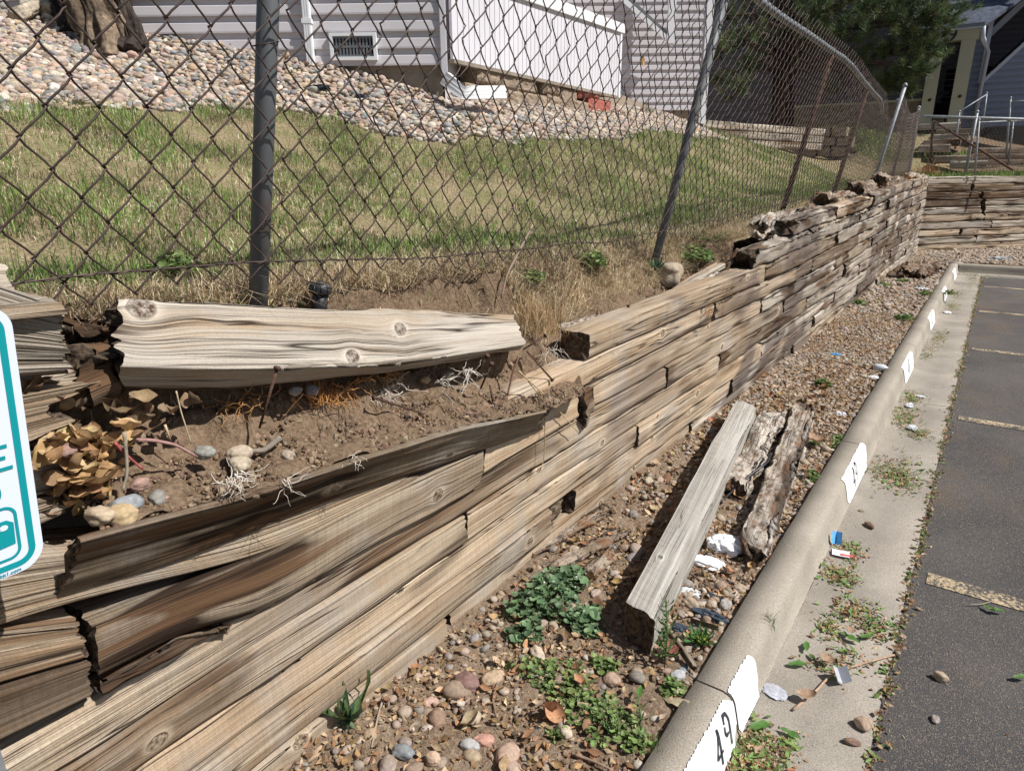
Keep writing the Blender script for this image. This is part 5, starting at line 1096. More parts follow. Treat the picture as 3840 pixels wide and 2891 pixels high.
# single green leaves
lf = [(z9(685, 1285), .075, 2.4, 'large green leaf on the gutter just right of the near painted kerb patch'), (z9(866, 1322), .058, 1.5, 'oval green leaf lying flat on the near gutter by itself'), (z9(908, 925), .065, 2.2, 'green leaf on the gutter left of the silver wrapper'), (z9(958, 820), .055, .2, 'curled green leaf above the dry folded leaf in the gutter'),
      (z9(1210, 770), .065, 1.4, 'green leaf in the gutter below the big green heap'), (z9(1305, 765), .05, 2.3, 'small green leaf next to the gutter heap on its right'), (z9(2010, 605), .05, .9, 'green leaf on the asphalt beside a thin stalk'), (z9(2055, 618), .05, 1.9, 'second green leaf touching the one by the thin stalk'), (z9(2190, 1005), .05, 2.2, 'green leaf on the asphalt at the right edge'), (z9(640, 310), .05, 2.8, 'bright green leaf on the gravel beside the white crumpled tissue'), (z8(1995, 1180), .05, .3, 'bright green leaf on the soil left of the kerb')]
for (p, s, yaw, lab) in lf:
    zz_ = .012 if p[0] > 2790 else (.16 if p[0] > 2300 else .14); c = onz(*p, zz_)
    if zz_ < .1: c[2] = gz(min(c[0], -.02)) + .006
    V, F = leaf_t(9, .42, .12, .22, yaw * 3); cs, sn = math.cos(yaw), math.sin(yaw); Rz = np.array([[cs, -sn, 0], [sn, cs, 0], [0, 0, 1]]); W = (V * s * 1.15) @ Rz.T + c; W[:, 2] += .004
    o = mk('green_leaf', W, F, M['leaf'], attrs={'col': np.tile([.10, .22, .045, 1], (len(W), 1))}); tag(o, lab, 'leaf')
# dried big leaves
for (p, s, yaw, lab) in [(z9(1080, 905), .06, 1.0, 'folded pinkish dry leaf standing in the gutter beside the twig'), (z9(955, 1110), .065, 2.0, 'crumpled tan dry leaf under the near end of the gutter twig'), (z9(1215, 735), .045, .4, 'yellow brown curled leaf in the gutter'), ((2990 + 70, 1655), .12, .9, 'wide pale tan leaf lying on the gravel by the second painted patch'), (z9(175, 850), .08, .5, 'reddish curled dead leaf beside the fallen grey timber end')]:
    c = onz(*p, .02 if p[0] > 2950 and p[1] > 1900 else .16); V, F = leaf_t(9, .8, .6, .25, yaw * 4); cs, sn = math.cos(yaw), math.sin(yaw); Rz = np.array([[cs, -sn, 0], [sn, cs, 0], [0, 0, 1]]); W = (V * s) @ Rz.T + c
    col = (.40, .27, .18) if 'red' not in lab else (.28, .11, .08); tag(mk('dry_leaf', W, F, M['litter'], attrs={'col': np.tile([*col, 1], (len(W), 1))}), lab, 'leaf')
# pile of big curled leaves behind the bent board
ps = []
for (x, y, n, s) in [(480, 1200, 26, .038), (560, 1300, 24, .042), (440, 1380, 24, .040), (640, 1180, 20, .038), (520, 1500, 18, .040), (330, 1280, 8, .045), (700, 1340, 8, .045), (600, 1420, 6, .045), (300, 1235, 6, .04), (220, 840, 8, .035), (340, 1005, 6, .05), (900, 980, 8, .04), (1100, 1000, 7, .04), (780, 960, 6, .04)]:
    c = onx(*z4(x, y), -1.36 if y > 1100 else -1.41); n2 = n; P = c + RNG.normal(0, 1, (n2, 3)) * [.02, .028, .016]
    ps.append(scatter(CURLED, P, s * np.exp(RNG.normal(0, .25, n2))[:, None] * np.ones((1, 3)), rots(n2, 1.1), colors(n2, np.array([(.46, .30, .14), (.36, .22, .11), (.52, .37, .20), (.28, .17, .09)] if y > 1050 else [(.20, .14, .09), (.26, .18, .11)]), .12)))
V, F, C_ = join(ps); mk('curled_leaf_pile', V, F, M['litter'], attrs={'col': c4(C_)}, kind='stuff')['label'] = 'heap of curled tan dead leaves behind the bent board'

# ---- grass
def blades(P, h, w_, col, lean_=.35, rng=RNG, dirn=None):
    n = len(P); a = rng.uniform(0, 2 * np.pi, n); b = rng.uniform(0, 2 * np.pi, n); l = np.abs(rng.normal(0, lean_, n))
    wv = np.stack([np.cos(a), np.sin(a), 0 * a], -1) * (w_ * .5)[:, None]; d = np.stack([np.cos(b), np.sin(b), 0 * b], -1)
    mid_ = P + (UP * .55 + d * (l * .22)[:, None]) * h[:, None]; tip = P + np.stack([0 * l, 0 * l, np.clip(1 - l * .35, .05, 1)], -1) * h[:, None] + d * (l * .8 * h)[:, None]
    V = np.stack([P - wv, P + wv, mid_ - wv * .7, mid_ + wv * .7, tip], 1).reshape(-1, 3); i = np.arange(n) * 5
    Q = np.stack([i, i + 1, i + 3, i + 2], -1); T3 = np.stack([i + 2, i + 3, i + 4], -1); C = np.repeat(col, 5, 0); return V, Q, T3, C
def grass(name, P, hm, wm, pal, lean_, label, mat='blade', var=.18, sig=.3):
    P = P[inview(P, 350)]; n = len(P); h = hm(P) * np.exp(RNG.normal(0, sig, n)); cv = colors(n, pal, var) * (1 + .35 * fbm(P[:, 0] * 5, P[:, 1] * 5, 0, 71, 3))[:, None]; V, Q, T3, C = blades(P, h, wm * RNG.uniform(.6, 1.5, n), np.clip(cv, .02, .8), lean_)
    o = mk(name, V, [Q, T3], M[mat], attrs={'col': c4(C)}, kind='stuff'); o['label'] = label; return o
def lawn_pts(rho, y0, y1, x0=-7.5, x1=-1.62):
    n = int(rho * (x1 - x0) * (y1 - y0)); A = RNG.uniform(x0, x1, n); B = RNG.uniform(y0, y1, n); m_ = (A > xb(B) + .10 * vn(B * 3, A * 3, 0, 5) - .05) | (B > 13.6); A, B = A[m_], B[m_]
    patch = fbm(A * 2.2, B * 2.2, 0, 15, 3); p = np.clip(.52 + 1.25 * patch + .45 * sst(3.5, 7, B), .06, 1) * (.35 + .65 * sst(-1.62, -2.1, A)); m_ = RNG.uniform(0, 1, len(A)) < p; A, B = A[m_], B[m_]
    hs = (A - F1.p[0]) * F1.n[0] + (B - F1.p[1]) * F1.n[1]
    return np.stack([A, B, T(A, B) + lumps(A, B) - .004], -1)
GP = np.array([(.13, .22, .045), (.17, .27, .06), (.10, .17, .04), (.21, .29, .085), (.25, .28, .11)])
P = np.vstack([lawn_pts(5200, -.4, 2.6, -4.8), lawn_pts(4200, 2.6, 5, -5), lawn_pts(3200, 5, 9, -5), lawn_pts(1600, 9, 16.5, -6)])
grass('lawn_grass', P, lambda P: .052 + .026 * vn(P[:, 0] * 4, P[:, 1] * 4, 0, 17) + .012 * sst(3, 8, P[:, 1]), .0036, GP, .75, 'short patchy green lawn grass behind the fence', sig=.42, var=.25)
P = np.vstack([lawn_pts(9000, -.4, 3, -4.8, -1.56), lawn_pts(5500, 3, 8, -5, -1.56)])
grass('dry_thatch', P, lambda P: .034 + 0 * P[:, 0], .0034, np.array([(.56, .46, .31), (.40, .31, .19), (.68, .59, .43), (.30, .22, .13)]), 1.6, 'dry straw coloured thatch between the green blades')
# ragged edge of straw above the wall
n = 20000; B = RNG.uniform(.45, 5.2, n); A = np.where(B < 2.25, -1.64, np.where(B < 4.55, -1.62, -1.47)) - np.abs(RNG.normal(0, .14, n)); P = np.stack([A, B, T(A, B) + .004], -1)
grass('straw_edge', P, lambda P: .065 + 0 * P[:, 0], .0026, np.array([(.54, .43, .27), (.44, .33, .20), (.60, .50, .34), (.34, .24, .14)]), 1.7, 'matted dry straw at the eroded lawn edge')
n = 5000; q_ = RNG.uniform(-.2, 4, n); a_ = RNG.uniform(.1, 1.1, n); A = WC[0] + q_ * WD[0] + a_ * WB[0]; B = WC[1] + q_ * WD[1] + a_ * WB[1]; P = np.stack([A, B, TH(A, B)], -1); grass('far_grass', P, lambda P: .10 + 0 * P[:, 0], .010, GP * 1.1, .5, 'unmown green grass above the far timber wall')
n = 9000; q_ = RNG.uniform(.6, 6, n); a_ = RNG.uniform(2.0, 5, n); A = WC[0] + q_ * WD[0] + a_ * WB[0]; B = WC[1] + q_ * WD[1] + a_ * WB[1]; k = vn(A * .6 + 3, B * .9, 0, 12) > .0; P = np.stack([A, B, TH(A, B)], -1)[k]; grass('hill_grass', P, lambda P: .13 + 0 * P[:, 0], .014, GP * 1.2, .5, 'bright grass patch on the dirt slope below the house')
def tuft(name, c, r, n, h, w_, pal, ln, label, cat, stuff=False, droop=0):
    P = np.array(c) + np.stack([RNG.normal(0, r, n), RNG.normal(0, r, n), 0 * np.arange(n)], -1); V, Q, T3, C = blades(P, h * np.exp(RNG.normal(0, .3, n)), np.full(n, w_), colors(n, np.array(pal), .15), ln)
    if droop: V[:, 2] -= droop * ((V[:, 0] - c[0]) / .05).clip(0, 3)
    o = mk(name, V, [Q, T3], M['blade'], attrs={'col': c4(C)}); tag(o, label, cat); return o
ST = [(.50, .36, .20), (.56, .43, .26), (.42, .28, .14)]; OR = [(.45, .22, .08), (.52, .28, .11), (.36, .17, .07)]
for (px_, x, r, n, h, w_, pal, ln, lab) in [(z5(1400, 500), -1.52, .05, 260, .11, .0022, ST, 1.0, 'pale straw tuft hanging just right of the big split timber'), (z5(1640, 640), -1.48, .05, 260, .10, .0022, ST, 1.2, 'straw tuft on the bare soil behind the broken timber end'), (z5(1330, 400), -1.56, .06, 260, .10, .0022, ST, 1.0, 'straw tuft at the lawn edge above the broken timber'),
                              ((2650, 1100), -1.44, .07, 260, .12, .003, OR, 1.2, 'orange brown dead grass tuft beside the slanting grey strip'), ((2590, 1180), -1.42, .06, 200, .10, .003, OR, 1.2, 'orange dead grass lower on the broken edge below the slanting strip'), (z4(2000, 930), -1.48, .02, 150, .07, .002, OR, 1.4, 'orange rootlets hanging under the big split timber near its middle'),
                              ((3395, 720), -1.44, .10, 300, .28, .006, OR, .7, 'tall orange straw clump hanging over the wall near the far corner'), ((3470, 660), -1.40, .12, 300, .25, .006, OR, .8, 'orange straw clump where the two walls meet'), ((3000, 800), -1.55, .05, 120, .10, .004, ST, .8, 'straw tuft behind the tipped pale rotten timber')]:
    c = onx(*px_, x) if isinstance(px_, tuple) else px_; tuft('straw_tuft', c, r, n, h, w_, pal, ln, lab, 'dead grass')
# green weed clumps
def weed(c, rx, ry, hh, n, size, lab, cat='weed', name='leafy_weed', pal=GREEN, temps=None, flowers=0):
    c = np.array(c, float); a = RNG.uniform(0, 2 * np.pi, n); q = np.sqrt(RNG.uniform(0, 1, n)); lobe = 1 + .25 * np.sin(3 * a + c[0] * 9)
    P = c + np.stack([q * rx * lobe * np.cos(a), q * ry * lobe * np.sin(a), hh * (.25 + .75 * RNG.uniform(0, 1, n)) * (1 - .6 * q ** 2)], -1)
    root = thing(name, lab, cat, c); V, F, C = scatter(temps or DISCS, P, size * np.exp(RNG.normal(0, .3, n))[:, None] * np.ones((1, 3)), rots(n, .45), colors(n, pal, .2)); mk('leaves', V, F, M['leaf'], root, attrs={'col': c4(C)})
    mb = MB(); m_ = min(n, 40)
    for p in P[:m_]: mb.tube([c + (p - c) * [.1, .1, 0], c + (p - c) * [.6, .6, .75], p], [.0016, .0013, .0009], 4, cap=False)
    V = np.vstack(mb.V); mb.build('stems', M['leaf'], root, attrs={'col': np.tile([.12, .17, .05, 1], (len(V), 1))})
    if flowers:
        V, F, C = scatter(DISCS, P[:flowers] + [0, 0, .01], np.full((flowers, 3), size * .35), rots(flowers, .3), np.tile([.75, .70, .78], (flowers, 1))); mk('flowers', V, F, M['leaf'], root, attrs={'col': c4(C)})
    return root
def gp(u, v, z=.15): p = onz(u, v, z); return (p[0], p[1], float(G(p[0], p[1])))
MAL = np.array([(.125, .205, .10), (.16, .25, .125), (.095, .16, .08), (.20, .29, .15)])
weed(gp(*z8(1400, 590)), .12, .16, .09, 300, .0125, 'large mallow plant with round ruffled leaves at the wall foot', name='mallow_plant', pal=MAL, flowers=10)
weed(gp(*z8(1560, 480)), .07, .08, .07, 150, .013, 'mallow plant right behind the large one near the decayed slabs', name='mallow_plant', pal=MAL, flowers=4)
weed(gp(*z8(1640, 720)), .07, .08, .06, 150, .012, 'mallow plant in the shadow left of the fallen grey timber', name='mallow_plant', pal=MAL)
weed(gp(*z8(1300, 790)), .06, .07, .05, 90, .012, 'small mallow shoots just below the large plant', name='mallow_plant', pal=MAL)
LG = np.array([(.15, .225, .07), (.20, .28, .09), (.25, .32, .11), (.12, .18, .06)])
for p, rx, ry, n, lab in [(z8(1470, 1060), .15, .09, 210, 'low spreading weed mat with tiny leaves in the middle of the near strip'), (z8(1640, 1210), .12, .08, 150, 'low weed mat just below the spreading one, toward the kerb'), (z8(1800, 1330), .09, .08, 140, 'clover like weed nearest the kerb joint'), (z8(1990, 1440), .05, .05, 90, 'weed tucked against the near kerb'), (z8(1780, 1000), .05, .04, 90, 'weed between stones left of the tall thin weed'), (z9(190, 1040), .035, .04, 80, 'small weed against the kerb left of the cracked joint'),
                        (z8(1480, 1390), .03, .03, 40, 'small weed next to a round tan stone'), ((3060, 1720 - 70), .03, .05, 60, 'green weed against the kerb beside the second painted patch'), (z6(1150, 1060), .05, .12, 160, 'long green weed edging the kerb opposite the rotten timbers'), (z6(1000, 1280), .05, .08, 120, 'weed patch between the rotten timber and the kerb')]:
    weed(gp(*p), rx, ry, .030, n, .0080, lab, pal=LG)
for p, r, n, lab in [(z6(1060, 740), .06, 60, 'weed in the gravel beyond the hollow timber end'), (z6(1400, 180), .10, 90, 'green weed far along the strip near the wall'), (z6(1520, 370), .10, 90, 'green weed in the far gravel near the kerb'), (z6(1640, 230), .09, 60, 'green weed by the kerb before the far rotten lump'), (z6(1260, 290), .08, 60, 'yellow green weed at the wall foot halfway along'), ((3385, 1180 - 130), .12, 80, 'weed at the wall foot close to the far corner'), ((3560, 1125 - 30), .10, 60, 'weed growing through the far gravel')]:
    weed(gp(*p), r, r * 1.2, .06, n, .016, lab, pal=LG)
# weeds on the lawn
for p, rx, n, s, h, lab in [((2210, 1010), .09, 220, .012, .07, 'bright green leafy weed at the lawn edge left of the second post'), ((2600, 990), .14, 420, .012, .09, 'broad green weed bed right of the second fence post base'), ((1990, 1070), .07, 120, .009, .05, 'dark green creeping weed above the straw edge'), ((660, 1045), .07, 130, .012, .05, 'dark weed in the shade of the first fence post'), ((250, 400), .16, 130, .02, .12, 'tall green weed at the stone edge on the left'), ((980, 470), .10, 120, .018, .08, 'leafy weed at the stone edge just left of the first post'),
                         ((1150, 490), .14, 160, .018, .08, 'leafy weed at the stone edge just right of the first post'), ((1950, 560), .2, 200, .022, .13, 'leafy weed at the stone edge behind the fence centre'), ((2340, 520), .25, 260, .024, .18, 'tall leafy weed clump at the stone edge near the far facade'), ((2420, 430), .2, 90, .02, .3, 'tall thin weed in front of the far facade'), ((2260, 780), .09, 60, .018, .10, 'dark broadleaf weed in the middle of the lawn'), ((2550, 840), .2, 260, .02, .12, 'dense green weeds left of the second post foot'), ((2660, 900), .15, 220, .018, .1, 'dense green weeds just beyond the second post'), ((1450, 240 + 190), .03, 20, .02, .2, 'single weed among the stones below the stair skirt'), ((2260, 430), .12, 60, .02, .1, 'small green weed before the red blocks'), ((330, 240), .05, 30, .015, .05, 'small green weed at the foot of the old trunk')]:
    c = hit(*p); weed(c, rx * 1.25, rx * 1.5, h * .8, int(n * .9), s * .62, lab, pal=LG * 1.05, temps=[LEAFS[1], LEAFS[3]]) if p[1] < 950 else weed(c + UP * .015, rx * 1.1, rx * 1.2, h * 1.3, n, s, lab, pal=LG * 1.1)
# thistle and other single plants
def rosette(c, n, L, wd, lab, pal, up=.35, name='rosette_weed', centre=None):
    root = thing(name, lab, 'weed', c); V, F = leaf_t(7, wd, .5, .25, 2); V = V.copy(); V[:, 1] += .5; Vs, Fs, Cs = [], [], []
    for k in range(n):
        yaw = 2.4 * k; s = L * (1 - .5 * k / n); el = up + .9 * k / n; W = V * s; Rx = np.array([[1, 0, 0], [0, math.cos(el), -math.sin(el)], [0, math.sin(el), math.cos(el)]]); Rz = np.array([[math.cos(yaw), -math.sin(yaw), 0], [math.sin(yaw), math.cos(yaw), 0], [0, 0, 1]])
        Vs.append(W @ Rx.T @ Rz.T + np.array(c)); Fs.append(F + k * len(V)); Cs.append(np.tile(colors(1, pal, .15), (len(V), 1)))
    mk('leaves', np.vstack(Vs), np.concatenate(Fs), M['leaf'], root, attrs={'col': c4(np.vstack(Cs))})
    if centre is not None:
        P = np.array(c) + RNG.normal(0, 1, (30, 3)) * [L * .15, L * .15, L * .05] + [0, 0, L * .3]; V2, F2_, C2 = scatter(FLAKES, P, np.full((30, 3), L * .14), rots(30, .8), np.tile(centre, (30, 1))); mk('bud', V2, F2_, M['leaf'], root, attrs={'col': c4(C2)})
    return root
rosette(gp(*z9(345, 760), .16), 26, .085, .22, 'spiky rosette weed with yellow green centre against the near kerb', np.array([(.06, .15, .04), (.09, .19, .05)]), .25, centre=(.30, .36, .05))
rosette(onx(*z5(2100, 110), -1.62), 14, .10, .25, 'blue green thistle rosette below the second post footing', np.array([(.06, .13, .07), (.08, .16, .08)]), .6)
c = np.array(onx(*z8(170, 1330), -1.34)); c[2] = G(c[0], c[1]); rosette(c, 9, .17, .16, 'weed with long dark toothed leaves against the wall at the bottom left', np.array([(.05, .115, .06), (.09, .15, .05)]), .75)
def sprig(c, h, n, L, lab, pal):
    c = np.array(c); root = thing('tall_weed', lab, 'weed', c); tip = c + [-.02, .03, h]; mb = MB(); q = [c, c + (tip - c) * .5 + [.008, 0, 0], tip]; mb.tube(q, [.003, .0022, .001], 5); V = np.vstack(mb.V); mb.build('stem', M['leaf'], root, attrs={'col': np.tile([.14, .20, .07, 1], (len(V), 1))})
    V, F = leaf_t(6, .16, .35, .2, 1); V = V.copy(); V[:, 1] += .5; Vs, Fs, Cs = [], [], []
    for k in range(n):
        t = .12 + .88 * k / n; p = c + (tip - c) * t; yaw = 2.4 * k; s = L * (1 - .45 * t); el = .5 + .3 * t; Rx = np.array([[1, 0, 0], [0, math.cos(el), -math.sin(el)], [0, math.sin(el), math.cos(el)]]); Rz = np.array([[math.cos(yaw), -math.sin(yaw), 0], [math.sin(yaw), math.cos(yaw), 0], [0, 0, 1]])
        Vs.append((V * s) @ Rx.T @ Rz.T + p); Fs.append(F + k * len(V)); Cs.append(np.tile(colors(1, pal, .15), (len(V), 1)))
    mk('leaves', np.vstack(Vs), np.concatenate(Fs), M['leaf'], root, attrs={'col': c4(np.vstack(Cs))})
sprig(gp(*z9(140, 920), .15), .24, 34, .075, 'tall thin leafy weed in front of the end of the fallen grey timber', np.array([(.09, .17, .06), (.13, .22, .07)]))
sprig(gp(*z8(1850, 1420), .15), .10, 12, .05, 'short upright weed near the kerb at the bottom', LG)
sprig(gp(*z8(1990, 1370), .15), .09, 10, .05, 'short upright weed touching the near kerb edge', LG)
# grass tufts on the strip edge
for p, lab in [((2890, 2440 - 120), 'thin grass blades on the strip by the kerb middle'), (z9(90, 1400), 'thin grass blades leaning over the near kerb edge')]:
    tuft('grass_tuft', gp(*p), .012, 26, .07, .0022, [(.14, .22, .06)], .5, lab, 'grass tuft')

# ---- rocks one can point at
def rock(c, r, sq, col, lab, seed, yaw=0, amp=.25, name='rock'):
    V, F = IC4; V = V * (1 + amp * vn(V[:, 0] * 1.2 + seed, V[:, 1] * 1.2, V[:, 2] * 1.2, seed)[:, None] + amp * .35 * vn(V[:, 0] * 3, V[:, 1] * 3, V[:, 2] * 3, seed + 1)[:, None] + .02 * vn(V[:, 0] * 11, V[:, 1] * 11, V[:, 2] * 11, seed + 2)[:, None])
    cs, sn = math.cos(yaw), math.sin(yaw); W = (V * r * np.array(sq)) @ np.array([[cs, -sn, 0], [sn, cs, 0], [0, 0, 1]]).T + np.array(c) + [0, 0, r * sq[2] * .55]
    return tag(mk(name, W, F, M['stone'], attrs={'col': np.tile([*col, 1], (len(W), 1))}), lab, 'rock')
for i, (p, r, sq, col, lab) in enumerate([(z8(915, 1080), .038, (1.25, .9, .75), (.20, .12, .105), 'dark red angular rock in the near strip'), (z8(1080, 1050), .036, (1.2, .8, .6), (.42, .31, .21), 'flat tan rock beside the dark red one'), (z8(1360, 915), .028, (1.3, .8, .6), (.50, .41, .32), 'long tan stone below the mallow plant'), (z8(1530, 1375), .022, (.9, 1.1, .8), (.50, .42, .32), 'round tan stone by the low weeds'),
                                     (z8(1025, 1430), .026, (.8, 1.2, .6), (.48, .27, .21), 'pink stone in the bottom middle of the strip'), (z8(930, 1475), .025, (1.3, .8, .7), (.38, .37, .36), 'speckled grey oval stone at the bottom'), (z8(1170, 1535), .034, (1.3, .9, .7), (.40, .28, .21), 'brown rock at the bottom right of the pink stone'), (z8(730, 1300), .03, (1.1, .9, .8), (.26, .17, .12), 'brown rock left of the pink stone'), (z8(690, 1205), .022, (1.3, .8, .6), (.46, .31, .25), 'pinkish oval stone near the wall'),
                                     (z8(420, 1620), .028, (1.1, .9, .7), (.30, .24, .20), 'grey brown stone at the bottom edge'), (z8(520, 1525), .026, (1.2, .9, .7), (.21, .22, .23), 'blue grey angular stone near the bottom'), (z8(705, 1570), .022, (.8, 1.2, .8), (.46, .33, .24), 'upright oval tan stone near the bottom'), (z8(1830, 1085), .028, (1.1, 1, .7), (.38, .27, .20), 'round brown stone right of the weed mats'), (z8(1720, 535), .02, (1.2, .9, .7), (.38, .30, .25), 'round stone between mallow and grey timber'), (z8(1820, 245), .022, (1.3, .9, .7), (.22, .24, .25), 'blue grey stone on the decayed wood slab'), (z8(1840, 400), .022, (1.2, .9, .7), (.36, .31, .27), 'grey tan stone beside the pale split slab'), (z6(45, 1315), .026, (1.1, .9, .8), (.42, .36, .27), 'round tan stone against the wall foot'),
                                     (z9(575, 465), .024, (1.2, .9, .7), (.40, .31, .23), 'tan pebble near the kerb below the tissue'), (z9(495, 560), .024, (1.1, .9, .8), (.35, .32, .29), 'grey pebble beside the dark fabric strip'), (z9(295, 555), .028, (1.3, .8, .7), (.38, .30, .22), 'brown oval pebble left of the dark fabric strip'), (z9(222, 975), .022, (1.2, .9, .8), (.40, .40, .40), 'pale grey pebble by the kerb joint'), (z9(250, 945), .018, (1.2, .9, .8), (.20, .22, .24), 'dark blue grey pebble by the kerb joint')]):
    rock(gp(*p), r, sq, col, lab, 100 + i, i * 1.3)
for i, (p, r, sq, col, lab) in enumerate([(z9(1732, 1012), .022, (1.2, .8, .9), (.36, .28, .20), 'tan angular stone on the asphalt'), (z9(1700, 1246), .015, (1.3, .8, .6), (.30, .26, .23), 'small flat stone on the asphalt nearer the camera'), (z9(1287, 1285), .027, (1, 1, .8), (.40, .29, .21), 'brown rock on the seam between gutter and asphalt'), (z9(1225, 1385), .018, (.7, 1.6, .6), (.22, .14, .10), 'dark bark chip on the seam by the brown rock'), (z9(1275, 42), .012, (1.2, .8, .7), (.32, .25, .18), 'small brown pebble on the gutter'), (z9(1320, 130), .022, (1.5, .8, .6), (.14, .09, .06), 'dark brown bark lump on the gutter near the leaf heap')]):
    c = onz(*p, .0); c[2] = gz(min(c[0], -.02)) if c[0] < AX else 0.002; rock(c, r, sq, col, lab, 150 + i, i * 1.7)
for i, (p, x, r, col, lab) in enumerate([(z4(630, 1630), -1.30, .026, (.42, .33, .23), 'round tan rock on the soil right of the leaf heap'), (z4(760, 1635), -1.29, .027, (.44, .33, .19), 'yellowish tan rock beside the round tan one'), (z4(780, 1580), -1.32, .026, (.25, .26, .27), 'grey flat rock behind the two tan rocks'), (z4(985, 1530), -1.33, .020, (.22, .21, .19), 'dark grey angular rock on the loose soil'), (z4(1285, 1240), -1.37, .020, (.26, .25, .22), 'smooth grey green pebble at the end of the red twig'), (z4(1485, 1250), -1.37, .024, (.40, .33, .25), 'tan rock, upper one of a pair on the soil'), (z4(1495, 1320), -1.34, .026, (.42, .35, .26), 'tan rock, lower one of a pair on the soil'), (z4(1790, 1255), -1.36, .018, (.34, .28, .22), 'small rock right of the pair'),
                                          (z4(870, 1440), -1.34, .017, (.34, .22, .18), 'small reddish rock on the soil'), (z4(1845, 855), -1.475, .017, (.30, .27, .25), 'round stone embedded under the big timber'), (z4(1950, 850), -1.475, .019, (.22, .22, .23), 'dark stone embedded right next to the round one'), (z5(660, 790), -1.475, .015, (.45, .33, .20), 'orange tan stone in the bank'), (z5(800, 770), -1.47, .021, (.38, .32, .25), 'pale lumpy stone in the bank by the spikes'), (z4(420, 1230), -1.33, .016, (.30, .19, .16), 'small stone in the gap at the left')]):
    c = onx(*p, x); c[2] -= r * .45; rock(c, r, (1.2, .9, .75), col, lab, 170 + i, i * .9)
c = onx(2510, 975, -1.60); rock((c[0], c[1], c[2] - .12), .075, (1.1, .9, 1.0), (.34, .28, .21), 'crumbly concrete footing exposed at the base of the second fence post', 190, amp=.35, name='post_footing')

# ---- spikes, roots and twigs
def stick(name, pts, r, mat, lab, cat, col=None, head=None, parent=None, n=6):
    mb = MB(); P = np.array(pts, float)
    if len(P) > 2:
        q = np.linspace(0, 1, 14); t = np.linspace(0, 1, len(P)); P = np.stack([np.interp(q, t, P[:, c]) for c in range(3)], -1); P[1:-1] = (P[:-2] + P[1:-1] * 2 + P[2:]) / 4
    mb.tube(P, np.linspace(r, r * .7, len(P)), n)
    if head is not None: d = _n(P[0] - P[1]); mb.tube([P[0] - d * .001, P[0] + d * .004, P[0] + d * .006], [head, head, head * .7], 12)
    V = np.vstack(mb.V); o = mb.build(name, M[mat], parent, attrs={'col': np.tile([*(col or (.2, .15, .1)), 1], (len(V), 1))})
    if lab: tag(o, lab, cat)
    return o
for a, b, xa_, xb_, lab in [(z4(1730, 720), z4(1620, 1090), -1.37, -1.40, 'long rusty spike standing below the middle of the big split timber'), (z5(1045, 640), z5(965, 770), -1.36, -1.42, 'rusty spike with a round head at the right end of the big timber'), (z5(1070, 690), z5(1000, 850), -1.35, -1.41, 'second rusty spike just right of the round headed one'), (z5(340, 903), z5(630, 995), -1.42, -1.36, 'rusty spike lying slanted on the loose soil'),
                          (z5(1405, 515), z5(1270, 600), -1.40, -1.45, 'rusty spike pointing right of the big timber end'), (z5(1450, 790), z5(1290, 610), -1.36, -1.45, 'thin rusty rod from the timber end down to the splintered board'), (z5(1925, 330), z5(1850, 510), -1.46, -1.48, 'rusty spike by the pale rotten strip'), (z5(1080, 930), z5(1060, 820), -1.38, -1.40, 'short rusty spike in the soil by the roots')]:
    stick('rusty_spike', [onx(*a, xa_), onx(*b, xb_)], .0045, 'iron', lab, 'spike', head=.009)
for pts, x, r, col, lab in [([z4(790, 1165), z4(950, 1165), z4(1100, 1195), z4(1230, 1270)], -1.36, .0045, (.34, .20, .18), 'reddish grey twig lying across the soil behind the board'), ([z4(715, 1180), z4(800, 1270), z4(890, 1345)], -1.33, .0035, (.36, .10, .09), 'thin red twig beside the leaf heap'), ([z4(775, 1115), z4(790, 1260), z4(795, 1380), z4(765, 1480)], -1.32, .004, (.30, .26, .20), 'grey upright twig right of the leaf heap'),
                        ([z4(370, 1330 - 950), z4(360, 640 - 300)], -1.52, .006, (.20, .14, .12), 'upright brown stalk by the left wall end'), ([(1245 * 1.0 + 755, 840), (1950, 935), (1900, 1030), (1880, 1120)], -1.58, .006, (.30, .22, .17), 'slanting grey brown branch leaning through the fence centre'), ([z5(1020, 80), z5(1080, 210), z5(1140, 360)], -1.52, .003, (.25, .18, .12), 'thin dark stem beside the leaning branch'),
                        ([z5(1240, 735), z5(1400, 880), z5(1610, 1115)], -1.33, .0028, (.55, .42, .25), 'straw coloured stalk hanging across the wall'), ([z5(1300, 800), z5(1405, 930), z5(1405, 1200), z5(1395, 1310), z5(1365, 1350)], -1.335, .0022, (.40, .28, .14), 'thin bent stalk dangling in front of the wall'),
                        ([z4(1100, 860), z4(1130, 990), z4(1195, 1190)], -1.385, .002, (.52, .42, .28), 'pale straw stem left of the long spike'), ([z4(1030, 1070), z4(1065, 1170)], -1.38, .003, (.50, .38, .24), 'short pale stem in the soil'), ([z5(1240, 640), z5(1200, 760), z5(1170, 890)], -1.40, .005, (.18, .10, .07), 'reddish brown stem below the timber end'), ([z4(1750, 1150), z4(1650, 1230), z4(1560, 1235)], -1.38, .009, (.20, .17, .14), 'curved dark bark strip on the bank'), ([(2710, 655), (2740, 760), (2735, 860)], -1.70, .004, (.45, .36, .22), 'tall dry stalk behind the fence near the second post')]:
    stick('twig', [onx(*p, x) for p in pts], r, 'twig', lab, 'twig', col)
